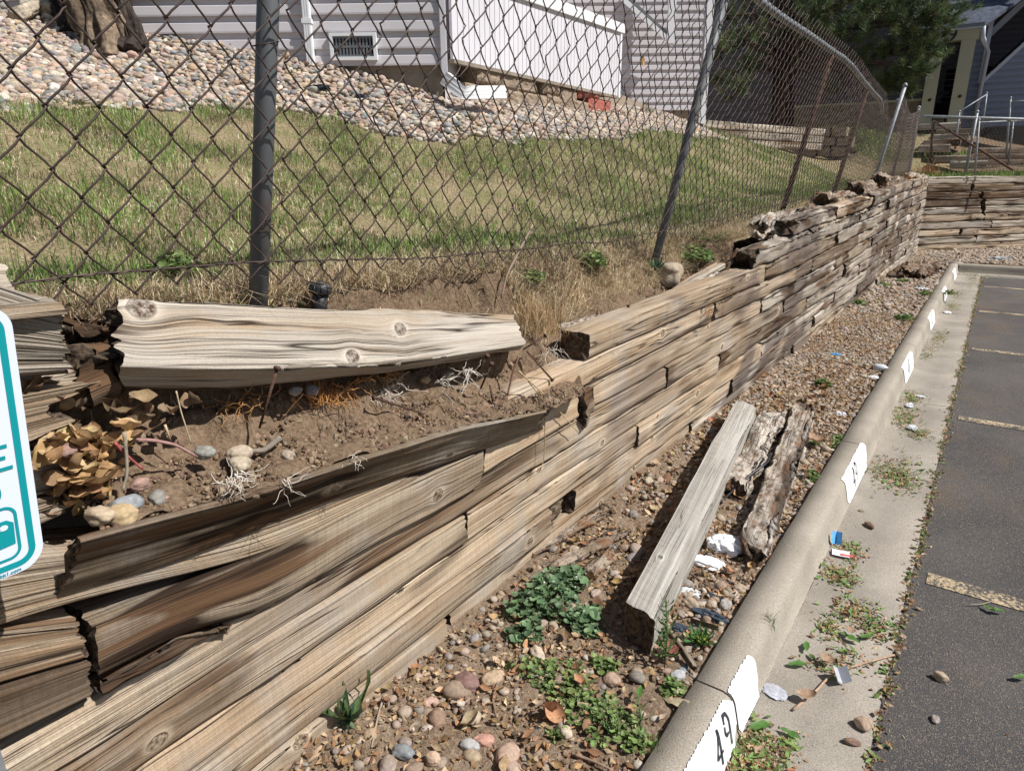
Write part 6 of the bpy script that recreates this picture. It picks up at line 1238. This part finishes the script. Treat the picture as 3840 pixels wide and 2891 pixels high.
def roots(c, n, L, r, mat, lab, spread=.02, down=1.0, name='root_tuft'):
    mb = MB(); c = np.array(c)
    for k in range(n):
        p = c + RNG.normal(0, 1, 3) * [.3 * spread, spread, .3 * spread]; d = _n(np.array([RNG.normal(.35, .5), RNG.normal(.3, .7), -down + RNG.normal(0, .4)])); P = [p]
        for q in range(7): d = _n(d + RNG.normal(0, .45, 3)); P.append(P[-1] + d * L * RNG.uniform(.6, 1.3) / 7)
        mb.tube(P, np.linspace(r, r * .4, 8), 4)
    return tag(mb.build(name, M[mat], None), lab, 'roots')
roots(onx(*z4(1470, 1390), -1.245), 26, .07, .0014, 'root', 'white root tuft draped over the rim of the bent board', .014)
roots(onx(*z4(1780, 1410), -1.245), 7, .08, .0011, 'root', 'small white rootlets hanging from the board right of the big tuft', .006)
roots(onx(*z5(215, 1290), -1.245), 8, .04, .0012, 'root', 'tiny white root tangle on the board rim near its middle', .014, .2)
roots(onx(*z5(400, 860), -1.475), 46, .09, .0015, 'root', 'pale tangled roots hanging from the bank under the big timber', .035)
roots(onx(*z5(130, 850), -1.475), 60, .08, .0017, 'brownroot', 'orange brown root mat under the middle of the big timber', .04)
roots(onx(*z5(380, 760), -1.475), 30, .05, .0017, 'brownroot', 'orange brown roots just right of the root mat', .04)
roots(onx(*z5(915, 730), -1.37), 16, .10, .0016, 'root', 'pale branching roots around the spike heads', .012)
roots(onx(*z5(750, 800), -1.40), 10, .10, .0012, 'root', 'thin pale roots hanging in the bank by the lumpy stone', .02)
roots(onx(*z4(1500, 930), -1.475), 40, .06, .0013, 'brownroot', 'brown rootlets hanging left of the long spike', .04)
roots(onx(*z5(1430, 600), -1.46), 18, .10, .0013, 'root', 'pale roots dangling in the dark hole right of the big timber', .03)
# twigs on the ground
def gstick(pts, r, col, lab, z=.16):
    P = []
    for p in pts:
        c = onz(*p, z); c[2] = (G(c[0], c[1]) + .012) if c[0] < -.56 else gz(min(c[0], -.02)) + .008; P.append(c)
    stick('twig', P, r, 'twig', lab, 'twig', col)
gstick([z8(1105, 1100), z8(1075, 1190), z8(1100, 1300)], .004, (.22, .16, .11), 'dark curved stick in the middle of the near strip', .14)
gstick([z8(1590, 1500), z8(1720, 1545), z8(1830, 1600)], .005, (.28, .20, .15), 'brown stick near the bottom of the kerb')
gstick([z8(400, 1190), z8(360, 1320), z8(320, 1500)], .004, (.34, .27, .21), 'grey twig near the wall at the bottom left')
gstick([z9(885, 1180), z9(1010, 1080), z9(1090, 985), z9(1200, 940), z9(1465, 872)], .0048, (.42, .29, .20), 'long tan twig lying across the gutter', .01)
gstick([z6(960, 590), z6(1150, 610), z6(1340, 640)], .006, (.22, .15, .11), 'long brown stick across the gravel beyond the rotten timbers')
gstick([z9(270, 350), z9(350, 410), z9(430, 470)], .004, (.16, .11, .09), 'dark twig on the pebbles left of the tissue')
gstick([z9(1895, 592), z9(1960, 592), z9(2025, 575)], .002, (.40, .34, .26), 'thin pale stalk on the asphalt by two green leaves', .0)
P = [onz(*z6(755, 1150), .24), onz(*z6(730, 1210), .25), onz(*z6(650, 1262), .22), onz(*z6(560, 1345), .17), onz(*z6(455, 1440), .15)]; stick('black_hose', P, .008, 'blackpl', 'black rubber hose over the rotten timbers', 'hose')
for a, b, lab in [(z9(150, 700), z9(320, 940), 'split brown wood chip standing against the near kerb'), (z9(300, 660), z9(440, 700), 'brown wood chip beside the dark fabric')]:
    A_, B_ = onz(*a, .17), onz(*b, .17); tag(beam('wood_chip', [[p + [.015, 0, -.02], p + [.015, 0, .004], p + [-.015, 0, .004], p + [-.015, 0, -.02]] for p in (A_, B_)], M['umber'], ds=.008, dv=.006, rag=(.01, .015), wear=.004), lab, 'wood chip')

# ---- litter people left
def crumple(name, c, s, mat, lab, cat, seed, amp=.5, lift=.4):
    V, F = IC4; n1 = np.abs(vn(V[:, 0] * 2.2 + seed, V[:, 1] * 2.2, V[:, 2] * 2.2, seed)); n2 = np.abs(vn(V[:, 0] * 5, V[:, 1] * 5 + seed, V[:, 2] * 5, seed + 1)); d = 1 - amp * n1 - amp * .45 * n2
    W = V * d[:, None] * np.array(s) + np.array(c) + [0, 0, s[2] * lift]; return tag(mk(name, W, F, mat, smooth=False), lab, cat)
c = gp(*z9(490, 230), .16); crumple('crumpled_tissue', (c[0], c[1] + .02, c[2]), (.095, .085, .045), M['paper'], 'white crumpled tissue between the grey timber and the kerb', 'tissue', 5, .34)
c = gp(*z9(400, 310), .16); crumple('crumpled_tissue', c, (.09, .05, .025), M['paper'], 'lower flap of white crumpled tissue nearest the camera', 'tissue', 8, .4)
def card(name, c, w_, h_, yaw, tilt, mat, lab, bend=.3, cat='litter'):
    A, B = np.meshgrid(np.linspace(-.5, .5, 7), np.linspace(-.5, .5, 7), indexing='ij'); V = np.stack([A.ravel() * w_, B.ravel() * h_, bend * w_ * np.abs(A.ravel())], -1); ct, st_ = math.cos(tilt), math.sin(tilt); cy_, sy = math.cos(yaw), math.sin(yaw)
    V = V @ np.array([[1, 0, 0], [0, ct, -st_], [0, st_, ct]]).T @ np.array([[cy_, -sy, 0], [sy, cy_, 0], [0, 0, 1]]).T; V[:, 2] -= V[:, 2].min(); V = np.vstack([V, V - [0, 0, .0012]]) + np.array(c); Q = grid_faces(7, 7); return tag(mk(name, V, np.concatenate([Q, Q[:, ::-1] + 49]), mat, smooth=False), lab, cat)
def gg(p, dz=.006): c = onz(*p, .01); c[2] = gz(min(c[0], -.02)) + dz; return c
card('blue_card', gg(z9(1125, 225)), .045, .060, .3, 1.15, M['bluep'], 'bright blue folded card standing in the gutter', .9)
root = thing('snack_packet', 'white and red packet lying on the leaf heap in the gutter', 'packet', gg(z9(1160, 295)))
o = card('packet_body', gg(z9(1155, 290), .012), .075, .045, .2, .15, M['paper'], '', .05); 
for k in ('label', 'category'): del o[k]
mw = o.location.copy(); o.parent = root; o.location = mw - root.location
o = card('packet_stripe', gg(z9(1190, 303), .0145), .055, .014, .2, .15, M['redp'], '', .05)
for k in ('label', 'category'): del o[k]
mw = o.location.copy(); o.parent = root; o.location = mw - root.location
card('foil_wrapper', gg(z9(1150, 1000)), .050, .055, .6, .5, M['greyp'], 'folded silver wrapper beside the gutter twig', 1.0)
crumple('grey_scrap', gg(z9(775, 1075), .002), (.050, .040, .008), M['greyp'], 'flat grey scrap of felt on the gutter by the near painted patch', 'scrap', 14, .4)
crumple('clear_wrapper', gg((3410, 1520), .004), (.035, .07, .015), M['film'], 'clear crinkled wrapper on the leaf heap beyond the second painted patch', 'wrapper', 21, .7)
crumple('clear_wrapper', gg((3420, 1605), .01), (.04, .06, .012), M['film'], 'second clear wrapper lower on the same leaf heap', 'wrapper', 24, .7)
crumple('white_wrapper', gg((3450, 1485), .004), (.045, .022, .008), M['paper'], 'long white wrapper strip on the gutter past the leaf heap', 'wrapper', 26, .5)
crumple('white_wrapper', gg((3553, 1172), .004), (.05, .07, .015), M['paper'], 'white wrapper in the far gutter', 'wrapper', 27, .5)
c = gp(3300, 1378, .15); mb = MB(); cc = np.array(c) + [0, 0, .03]; mb.tube([cc + [-.05, 0, 0], cc + [-.045, 0, .0], cc + [.02, .01, 0], cc + [.045, .014, 0], cc + [.06, .016, 0]], [.02, .033, .033, .02, .013], 14); tag(mb.build('plastic_bottle', M['film']), 'clear plastic bottle on the gravel beside the kerb', 'bottle')
crumple('white_wrapper', gp(3278, 1405, .15), (.055, .035, .018), M['paper'], 'white wrapper just in front of the plastic bottle', 'wrapper', 31, .5)
crumple('clear_wrapper', gp(3455, 1085, .15), (.11, .08, .04), M['film'], 'clear plastic bag on the far gravel', 'wrapper', 33, .6)
crumple('white_wrapper', gp(3155, 1545, .15), (.04, .035, .03), M['paper'], 'small silvery wrapper right of the hollow timber end', 'wrapper', 35, .6)
crumple('blue_wrapper', gp(3137, 1320, .15), (.06, .03, .015), M['bluep'], 'small blue wrapper on the gravel near the wall', 'wrapper', 36, .6)
crumple('clear_wrapper', gp(3750, 970, .15), (.25, .12, .05), M['film'], 'clear plastic sheet on the gravel before the far wall', 'wrapper', 37, .6)
for p, s, lab, sd in [(z9(400, 622), (.085, .03, .022), 'dark blue grey strip of landscape fabric by the kerb', 41), (z9(455, 515), (.06, .02, .012), 'narrow dark fabric strip above the longer one', 42), (z9(230, 690), (.05, .025, .012), 'dark fabric scrap left of the rosette weed', 43), (z8(1375, 1330), (.018, .018, .006), 'small black plastic scrap in the near strip', 44)]:
    crumple('fabric_scrap', gp(*p), s, M['slate'], lab, 'fabric scrap', sd, .6)
crumple('plastic_film', gp(*z9(290, 480)), (.055, .04, .008), M['film'], 'clear plastic film on pebbles right of the grey timber', 'plastic film', 45, .5)
for (u, v, s) in ((1255 - 60, 345, 1), (1345, 378, .6)):
    c = hit(u, v); crumple('fabric_scrap', c + UP * .02, (.16 * s, .10 * s, .03), M['slate'], 'dark fabric showing through the stones, %s' % ('just right of the first post' if s == 1 else 'farther right'), 'fabric scrap', int(46 + s * 3), .5)
# pop-up sprinkler heads
def sprinkler(p, x, r, h, lab):
    c = onx(*p, x); root = thing('sprinkler_head', lab, 'sprinkler', c); ax = _n([.10, .12, 1.0]); mb = MB(); mb.tube([c - ax * h, c], [r * .72, r * .78], 18); mb.build('riser', M['blackpl'], root)
    mb = MB(); mb.tube([c - ax * .004, c + ax * .001, c + ax * .022, c + ax * .025], [r, r * 1.05, r * 1.05, r * .9], 20); mb.tube([c + ax * .025, c + ax * .031], [r * .45, r * .40], 16)
    for k in range(10): a = k * .628; d = np.array([math.cos(a), math.sin(a), 0]) * r * 1.05; mb.tube([c + d, c + d + ax * .022], .0022, 4)
    mb.build('cap', M['blackpl'], root)
sprinkler(z4(2000, 240), -1.60, .031, .09, 'black pop up sprinkler head right of the first fence post')
c = onx(2752, 925, -1.66); mb = MB(); mb.tube([c + [0, .0, -.12], c, c + [.0, 0, .004]], [.03, .032, .026], 14); tag(mb.build('black_pipe_end', M['blackpl']), 'black pipe end poking from the weeds by the tipped rotten timber', 'pipe')
stake = thing('marker_flag', 'small orange leaf shaped scrap caught on the fence before the far facade', 'scrap', FS(np.array([4.0]), np.array([2.1]))[0][0])
c = onx(2405, 232, -1.42); V, F = leaf_t(7, .6, .5, .3, 2); o = mk('scrap_leaf', V[:, [2, 0, 1]] * .05 + c, F, M['litter'], stake, attrs={'col': np.tile([.50, .30, .12, 1], (len(V), 1))})

# ================================================================== sign at the left edge
sx = -1.20; BR = np.array([sx, .326, 1.140]); SR = np.array([0, 1.0, 0]); SU = _n([0, .085, 1.0]); SW, SHh = .305, .432
sign = thing('parking_sign', 'white sign with teal border in front of the wall at the left edge', 'sign', (sx, .17, .1))
def rrect(a0, a1, b0, b1, r, n=8):
    P = []
    for (cx_, cy_, s0) in ((a1 - r, b1 - r, 0), (a0 + r, b1 - r, 90), (a0 + r, b0 + r, 180), (a1 - r, b0 + r, 270)):
        for k in range(n + 1): t = math.radians(s0 + 90 * k / n); P.append((cx_ + r * math.cos(t), cy_ + r * math.sin(t)))
    return np.array(P)
def sp(P, out=0.0): P = np.asarray(P); return BR + SR * (P[:, :1]) + SU * P[:, 1:2] + np.array([out, 0, 0])
def plate(P, o0, o1): 
    n = len(P); V = np.vstack([sp(P, o1), sp(P, o0)]); return V, [np.arange(n)[None], np.arange(n)[None, ::-1] + n, np.array([[i, i + n, (i + 1) % n + n, (i + 1) % n] for i in range(n)])]
V, F = plate(rrect(-SW, 0, 0, SHh, .036), -.002, 0); mk('sign_panel', V, F, M['signw'], sign, smooth=False)
def ringp(a0, a1, b0, b1, r, w_, o_): A = rrect(a0, a1, b0, b1, r); B = rrect(a0 + w_, a1 - w_, b0 + w_, b1 - w_, max(.002, r - w_)); n = len(A); return np.vstack([sp(A, o_), sp(B, o_)]), np.array([[i, (i + 1) % n, (i + 1) % n + n, i + n] for i in range(n)])
V, F = ringp(-SW + .011, -.011, .011, SHh - .011, .027, .0095, .0012); mk('sign_border', V, F, M['teal'], sign, smooth=False)
V, F = ringp(-.115, -.030, .027, .118, .018, .0045, .0012); mb = MB(); mb.add(V, F); ip = rrect(-.106, -.039, .052, .098, .004); mb.build('sign_icon_frame', M['teal'], sign, smooth=False)
mb = MB(); ip = [(-.108, .046), (-.037, .052), (-.036, .088), (-.045, .095), (-.108, .097)]; V = sp(np.array(ip), .0012); mk('sign_icon', V, [np.arange(5)[None]], M['teal'], sign, smooth=False)
mb = MB(); 
for k, (a, b, r) in enumerate([(-.050, .084, .006), (-.062, .083, .0075), (-.078, .086, .008), (-.092, .084, .007)]): P = np.array([(a + r * math.cos(t), b + r * .8 * math.sin(t)) for t in np.linspace(0, 6.28, 13)[:-1]]); mb.add(sp(P, .002), T=[[0, i, i + 1] for i in range(1, 11)])
mb.build('sign_icon_bubbles', M['signw'], sign, smooth=False)
def bar(mb, a0, a1, b0, b1): mb.add(sp(np.array([(a0, b0), (a1, b0), (a1, b1), (a0, b1)]), .0013), [[0, 1, 2, 3]])
mb = MB(); bar(mb, -.060, -.054, .176, .218); bar(mb, -.060, -.030, .212, .218); bar(mb, -.060, -.034, .194, .200); bar(mb, -.060, -.026, .176, .182); mb.build('sign_letter', M['teal'], sign, smooth=False)
P = [];  V, F = ringp(-.092, -.046, .122, .164, .02, .006, .0013); mk('sign_letter', V, F, M['teal'], sign, smooth=False)
text_mesh('sign_small_print', 'www.pbjt1.com', .0085, M['teal'], sign, BR + SR * (-.062) + SU * .0055 + [.0012, 0, 0], SR, SU, ext=.0002)
mb = MB(); mb.box((sx - .030, .150, .0), (sx - .006, .162, 1.62)); mb.box((sx - .030, .190, .0), (sx - .006, .202, 1.62)); mb.box((sx - .034, .150, .0), (sx - .030, .202, 1.62)); mb.build('sign_post', M['galv'], sign, smooth=False)
mb = MB()
for zz_ in (1.19, 1.50): c = np.array([sx, .176, zz_]); mb.tube([c + [-.004, 0, 0], c + [.004, 0, 0]], .006, 6)
mb.build('sign_bolt', M['galv'], sign)

# ================================================================== painted kerb numbers
pr = np.array(PROF[4:11]); ds_ = np.concatenate([[0], np.cumsum(np.linalg.norm(np.diff(pr, axis=0), axis=1))])
def kp(y, s, off):
    x = np.interp(s, ds_, pr[:, 0]); z = np.interp(s, ds_, pr[:, 1]); e = .004; dx = np.interp(s + e, ds_, pr[:, 0]) - np.interp(s - e, ds_, pr[:, 0]); dz = np.interp(s + e, ds_, pr[:, 1]) - np.interp(s - e, ds_, pr[:, 1]); l = np.hypot(dx, dz) + 1e-9
    return np.stack([x + off * dz / l, np.broadcast_to(y, np.shape(x)), z - off * dx / l], -1)
def patch(y0, y1, sd, parent):
    ny = 150; y = np.linspace(y0, y1, ny); t = (y - y0) / (y1 - y0); tip = sst(0, .16, t) * 1.0
    hi = .160 - .025 * sst(.93, 1, t) + .0016 * vn(y * 30, 0, 0, sd) + .0026 * vn(y * 160, 0, 0, sd + 1); lo = .002 + .004 * np.abs(vn(y * 90, 0, 0, sd + 2)) + .05 * sst(.9, 1.0, t) + .02 * (1 - sst(0, .04, t))
    lo = np.minimum(lo, hi - .004); ns = 14; V = np.array([kp(np.full(ns, yy_), np.linspace(l_, h_, ns), .0042) for yy_, l_, h_ in zip(y, lo, hi)]).reshape(-1, 3); return mk('paint_patch', V, grid_faces(ny, ns), M['paint'], parent)
GL = {'4': [[(.62, 0), (.62, 1)], [(.62, 1), (.05, .32)], [(.05, .32), (.9, .32)]], '9': [[(.85, .05), (.85, .75), (.70, 1), (.35, 1), (.15, .85)], [(.15, .80), (.15, .60), (.35, .46), (.62, .50)]], '8': [[(.5, .52), (.15, .72), (.3, 1), (.7, 1), (.85, .74), (.5, .52)], [(.5, .50), (.12, .28), (.3, 0), (.7, 0), (.88, .28), (.5, .50)]],
      '7': [[(.1, 1), (.9, 1), (.4, 0)]], '6': [[(.8, 1), (.3, .7), (.15, .25), (.4, 0), (.75, .05), (.85, .35), (.5, .5), (.2, .35)]], '5': [[(.85, 1), (.2, 1), (.18, .58), (.6, .6), (.85, .3), (.6, 0), (.15, .05)]]}
def digits(txt, yc, parent, hgt=.10, wd=.055, s0=.035):
    mb = MB()
    for k, ch in enumerate(txt):
        yb_ = yc + (k - 1) * (wd * 1.35) + .01
        for ln in GL[ch]:
            P = np.array(ln, float); q = np.linspace(0, len(P) - 1, (len(P) - 1) * 8 + 1); P = np.stack([np.interp(q, np.arange(len(P)), P[:, c]) for c in (0, 1)], -1); d = np.gradient(P * [wd, hgt], axis=0); d /= np.linalg.norm(d, axis=1, keepdims=True) + 1e-9; nn = np.stack([-d[:, 1], d[:, 0]], -1) * .0042 * (1 + .2 * vn(q * 3, k, 0, 7))[:, None]
            W = P * [wd, hgt] + [yb_, s0]; L_, R2 = W - nn, W + nn; V = []
            for a in (L_, W, R2): V.append(np.stack([kp(a[i, 0], a[i, 1], .0075) for i in range(len(a))]))
            V = np.stack(V, 1).reshape(-1, 3); mb.add(V, grid_faces(len(W), 3))
    return mb.build('stall_number', M['black'], parent)
for (y0, y1, tx, yc, lab) in [(1.28, 2.03, '49', 1.675, 'large white kerb paint patch numbered 49 nearest the camera, cracked across'), (3.70, 4.36, '49', 3.96, 'white kerb paint patch numbered 49 opposite the rotten timbers'), (6.34, 7.03, '48', 6.66, 'white kerb paint patch numbered 48, third from the camera'), (8.76, 9.42, '47', 9.05, 'fourth white kerb paint patch from the camera with a faint number'), (10.88, 11.52, '46', 11.2, 'fifth white kerb paint patch from the camera'), (13.2, 13.85, '45', 13.5, 'farthest small white kerb paint patch by the corner')]:
    r = thing('kerb_number', lab, 'kerb number', (-.43, (y0 + y1) / 2, .01), 'painted stall numbers on the kerb')
    if y0 < 2: patch(y0, 1.794, int(y0 * 7), r); patch(1.806, y1, 55, r)
    else: patch(y0, y1, int(y0 * 7), r)
    digits(tx, yc, r, hgt=.118, wd=.055, s0=.022)

# ================================================================== old trunk and the pine
def trunk_mesh(name, P, r, parent, col, gn=.18, fr=3.0, n=40, mat='bark', flare=None):
    P = np.array(P, float); q = np.linspace(0, 1, 60); t = np.linspace(0, 1, len(P)); P = np.stack([np.interp(q, t, P[:, c]) for c in range(3)], -1)
    for _ in range(4): P[1:-1] = (P[:-2] + P[1:-1] * 2 + P[2:]) / 4
    r = np.interp(q, np.linspace(0, 1, len(r)), r); mb = MB(); mb.tube(P, r, n); V = mb.V[0]; k = len(P) * n; c = np.repeat(P, n, 0); d = V[:k] - c; ang = np.tile(np.arange(n) / n * 2 * np.pi, len(P)); hh = np.repeat(q, n)
    f = 1 + gn * (np.abs(vn(np.cos(ang) * fr + hh * 1.5, np.sin(ang) * fr, hh * 2.5, 5)) * 2 - .5) + gn * .5 * vn(np.cos(ang) * fr * 3, np.sin(ang) * fr * 3, hh * 9, 6); V[:k] = c + d * f[:, None]; mb.V[0] = V
    n_ = vn(V[:, 0] * 9, V[:, 1] * 9, V[:, 2] * 2.5, 3); cc = np.array(col) * (1 + .6 * n_[:, None]); return mb.build(name, M[mat], parent, attrs={'col': c4(np.clip(cc, .01, .8))})
tb = hit(415, 175); up_ = lambda u, v, dd: CAMP + ray(u, v) * dd
dd = np.linalg.norm(tb - CAMP) / np.linalg.norm(ray(415, 175))
tree = thing('old_trunk', 'gnarled grey dead trunk with dark hollow bark standing in the river stones at top left', 'tree trunk', tb)
trunk_mesh('trunk', [up_(430, 215, dd + .05), up_(420, 150, dd), up_(365, 40, dd), up_(310, -80, dd), up_(300, -400, dd + .1), up_(330, -800, dd + .3)], [.27, .21, .165, .15, .13, .10], tree, (.16, .12, .085), .42, 2.6, 96)
trunk_mesh('dark_bark', [up_(500, 215, dd - .05), up_(500, 160, dd - .02), up_(470, 60, dd), up_(450, -60, dd), up_(470, -400, dd)], [.13, .09, .06, .05, .03], tree, (.045, .035, .03), .5, 3, 40)
trunk_mesh('dark_bark', [up_(300, 165, dd + .2), up_(290, 120, dd + .22), up_(240, 60, dd + .25), up_(215, -30, dd + .25)], [.16, .12, .08, .06], tree, (.05, .04, .035), .5, 3, 40)
for pts in ([(300, -400, .1), (150, -800, .6)], [(320, -700, .2), (600, -1100, .2)]): trunk_mesh('limb', [up_(u, v, dd + e) for u, v, e in pts], [.07, .02], tree, (.2, .16, .12), .2, 3, 16)
lg = trunk_mesh('fallen_branch', [hit(60, 95) + UP * .07, hit(150, 80) + UP * .12, hit(260, 85) + UP * .10], [.05, .055, .045], None, (.33, .28, .22), .3, 2.5, 24); tag(lg, 'weathered grey branch lying on the stones left of the old trunk', 'branch')
lg = trunk_mesh('fallen_branch', [hit(90, 60) + UP * .25, hit(110, 70) + UP * .05], [.03, .045], None, (.42, .38, .32), .4, 3, 16); tag(lg, 'pale upright snag at the top left corner', 'branch')

NEED = None
def needle_tufts(C, dirs, L, n_per, r):
    """needles radiating round each tuft centre"""
    n = len(C); m_ = n_per; c = np.repeat(C, m_, 0); d = np.repeat(dirs, m_, 0); v = RNG.normal(0, 1, (n * m_, 3)); v = d * .9 + v * .75; v /= np.linalg.norm(v, axis=1, keepdims=True); l = L * RNG.uniform(.7, 1.2, (n * m_, 1))
    base = c + d * RNG.uniform(-.08, .08, (n * m_, 1)); sd = np.cross(v, RNG.normal(0, 1, (n * m_, 3))); sd /= np.linalg.norm(sd, axis=1, keepdims=True); V = np.stack([base - sd * r, base + sd * r, base + v * l], 1).reshape(-1, 3); F = np.arange(len(V)).reshape(-1, 3)
    col = np.repeat(np.repeat(colors(n, np.array([(.075, .115, .045), (.10, .145, .055), (.15, .18, .075), (.06, .09, .04)]), .25), m_, 0), 3, 0); return V, F, col
def pine(base, top, tr, clusters, lab, name='pine_tree', ntuft=24):
    root = thing(name, lab, 'tree', base); base = np.array(base); top = np.array(top); trunk_mesh('trunk', [base - UP * .3, base + (top - base) * .5, top], [tr * 1.15, tr, tr * .8, tr * .3], root, (.038, .027, .022), .22, 3.5, 40)
    mb = MB(); Cs, Ds = [], []
    for (c, rad, dens) in clusters:
        c = np.array(c, float); zt = np.clip((c[2] - base[2]) * .85 / (top[2] - base[2]), .12, .97); s = base + (top - base) * zt; mid_ = (s + c) / 2 + [0, 0, .25]; mb.tube([s, mid_ * .6 + s * .4, mid_, c], [tr * .30, tr * .24, tr * .18, .02], 6)
        k = int(ntuft * dens * 1.5)
        for _ in range(k):
            o = RNG.normal(0, 1, 3); o /= np.linalg.norm(o) ; o = o * rad * RNG.uniform(.35, 1.05) * [1, 1, .62]; e = c + o; d = _n(o + [0, 0, .35] + _n(c - s) * .5 * rad); Cs.append(e); Ds.append(d)
            if _ % 3 == 0: mb.tube([c + (s - c) * .15, c + o * .5 + [0, 0, -.05], e], [.022, .014, .006], 4, cap=False)
    V, F, col = needle_tufts(np.array(Cs), np.array(Ds), .20, 60, .0062); mk('needles', V, F, M['needle'], root, smooth=False, attrs={'col': c4(col)}, kind=None)
    V = np.vstack(mb.V); mb.build('limbs', M['bark'], root, attrs={'col': np.tile([.07, .05, .04, 1], (len(V), 1))}); return root
pb = hit(2935, 470, 40, -.2); pd = 18.0; pb = CAMP + ray(2935, 468) * pd
cl_ = []
for (u, v, dd_, rad, dn) in [(3080, 40, 17, .75, 1.6), (3180, 120, 16.6, .6, 1.2), (3050, 130, 17.5, .6, 1.0), (3300, 30, 16.5, .8, 1.7), (3420, 90, 16, .75, 1.7), (3540, 60, 15.6, .6, 1.4), (3480, 180, 16, .55, 1.3), (3360, 190, 16.5, .6, 1.1), (3420, 260, 16, .4, .8), (3330, 300, 16.5, .45, .9), (3230, 230, 16.8, .5, .8), (3470, 255, 15.8, .28, .5), (3290, 330, 16.8, .35, .5), (3250, 10, 17.5, .8, 1.3), (2700, 60, 18, .6, .9), (2780, 140, 18, .7, 1.3), (2850, 60, 18.5, .7, .9), (2700, 180, 18, .55, 1.0), (2900, 170, 18.3, .7, 1.3), (2820, 240, 18, .5, .8), (2960, 100, 18.6, .8, 1.2), (2760, 330, 17.5, .5, .7), (2700, 300, 18.5, .5, .6), (3010, 200, 18, .5, .8), (2640, 130, 18.5, .5, .7),
                         (3100, -120, 17.5, .9, 1.4), (3350, -110, 16.5, .9, 1.4), (3550, -60, 16, .8, 1.3), (2800, -150, 18, .9, 1.3), (2600, -100, 18.5, .8, 1.0), (3000, -320, 18, 1.2, 1.5), (3300, -380, 17.5, 1.2, 1.5), (2700, -400, 19, 1.2, 1.4), (3000, -650, 18.5, 1.3, 1.5), (3120, 330, 17.2, .35, .5), (3400, 340, 16.2, .3, .4), (2800, -800, 19, 1.0, 1.2), (3150, -950, 18.5, 1.0, 1.2)]:
    cl_.append((CAMP + ray(u, v) * dd_, rad, dn))
pine(pb, CAMP + ray(2990, -1150) * 19, .27, cl_, 'large dark pine tree with drooping needle tufts behind the leaning fence')
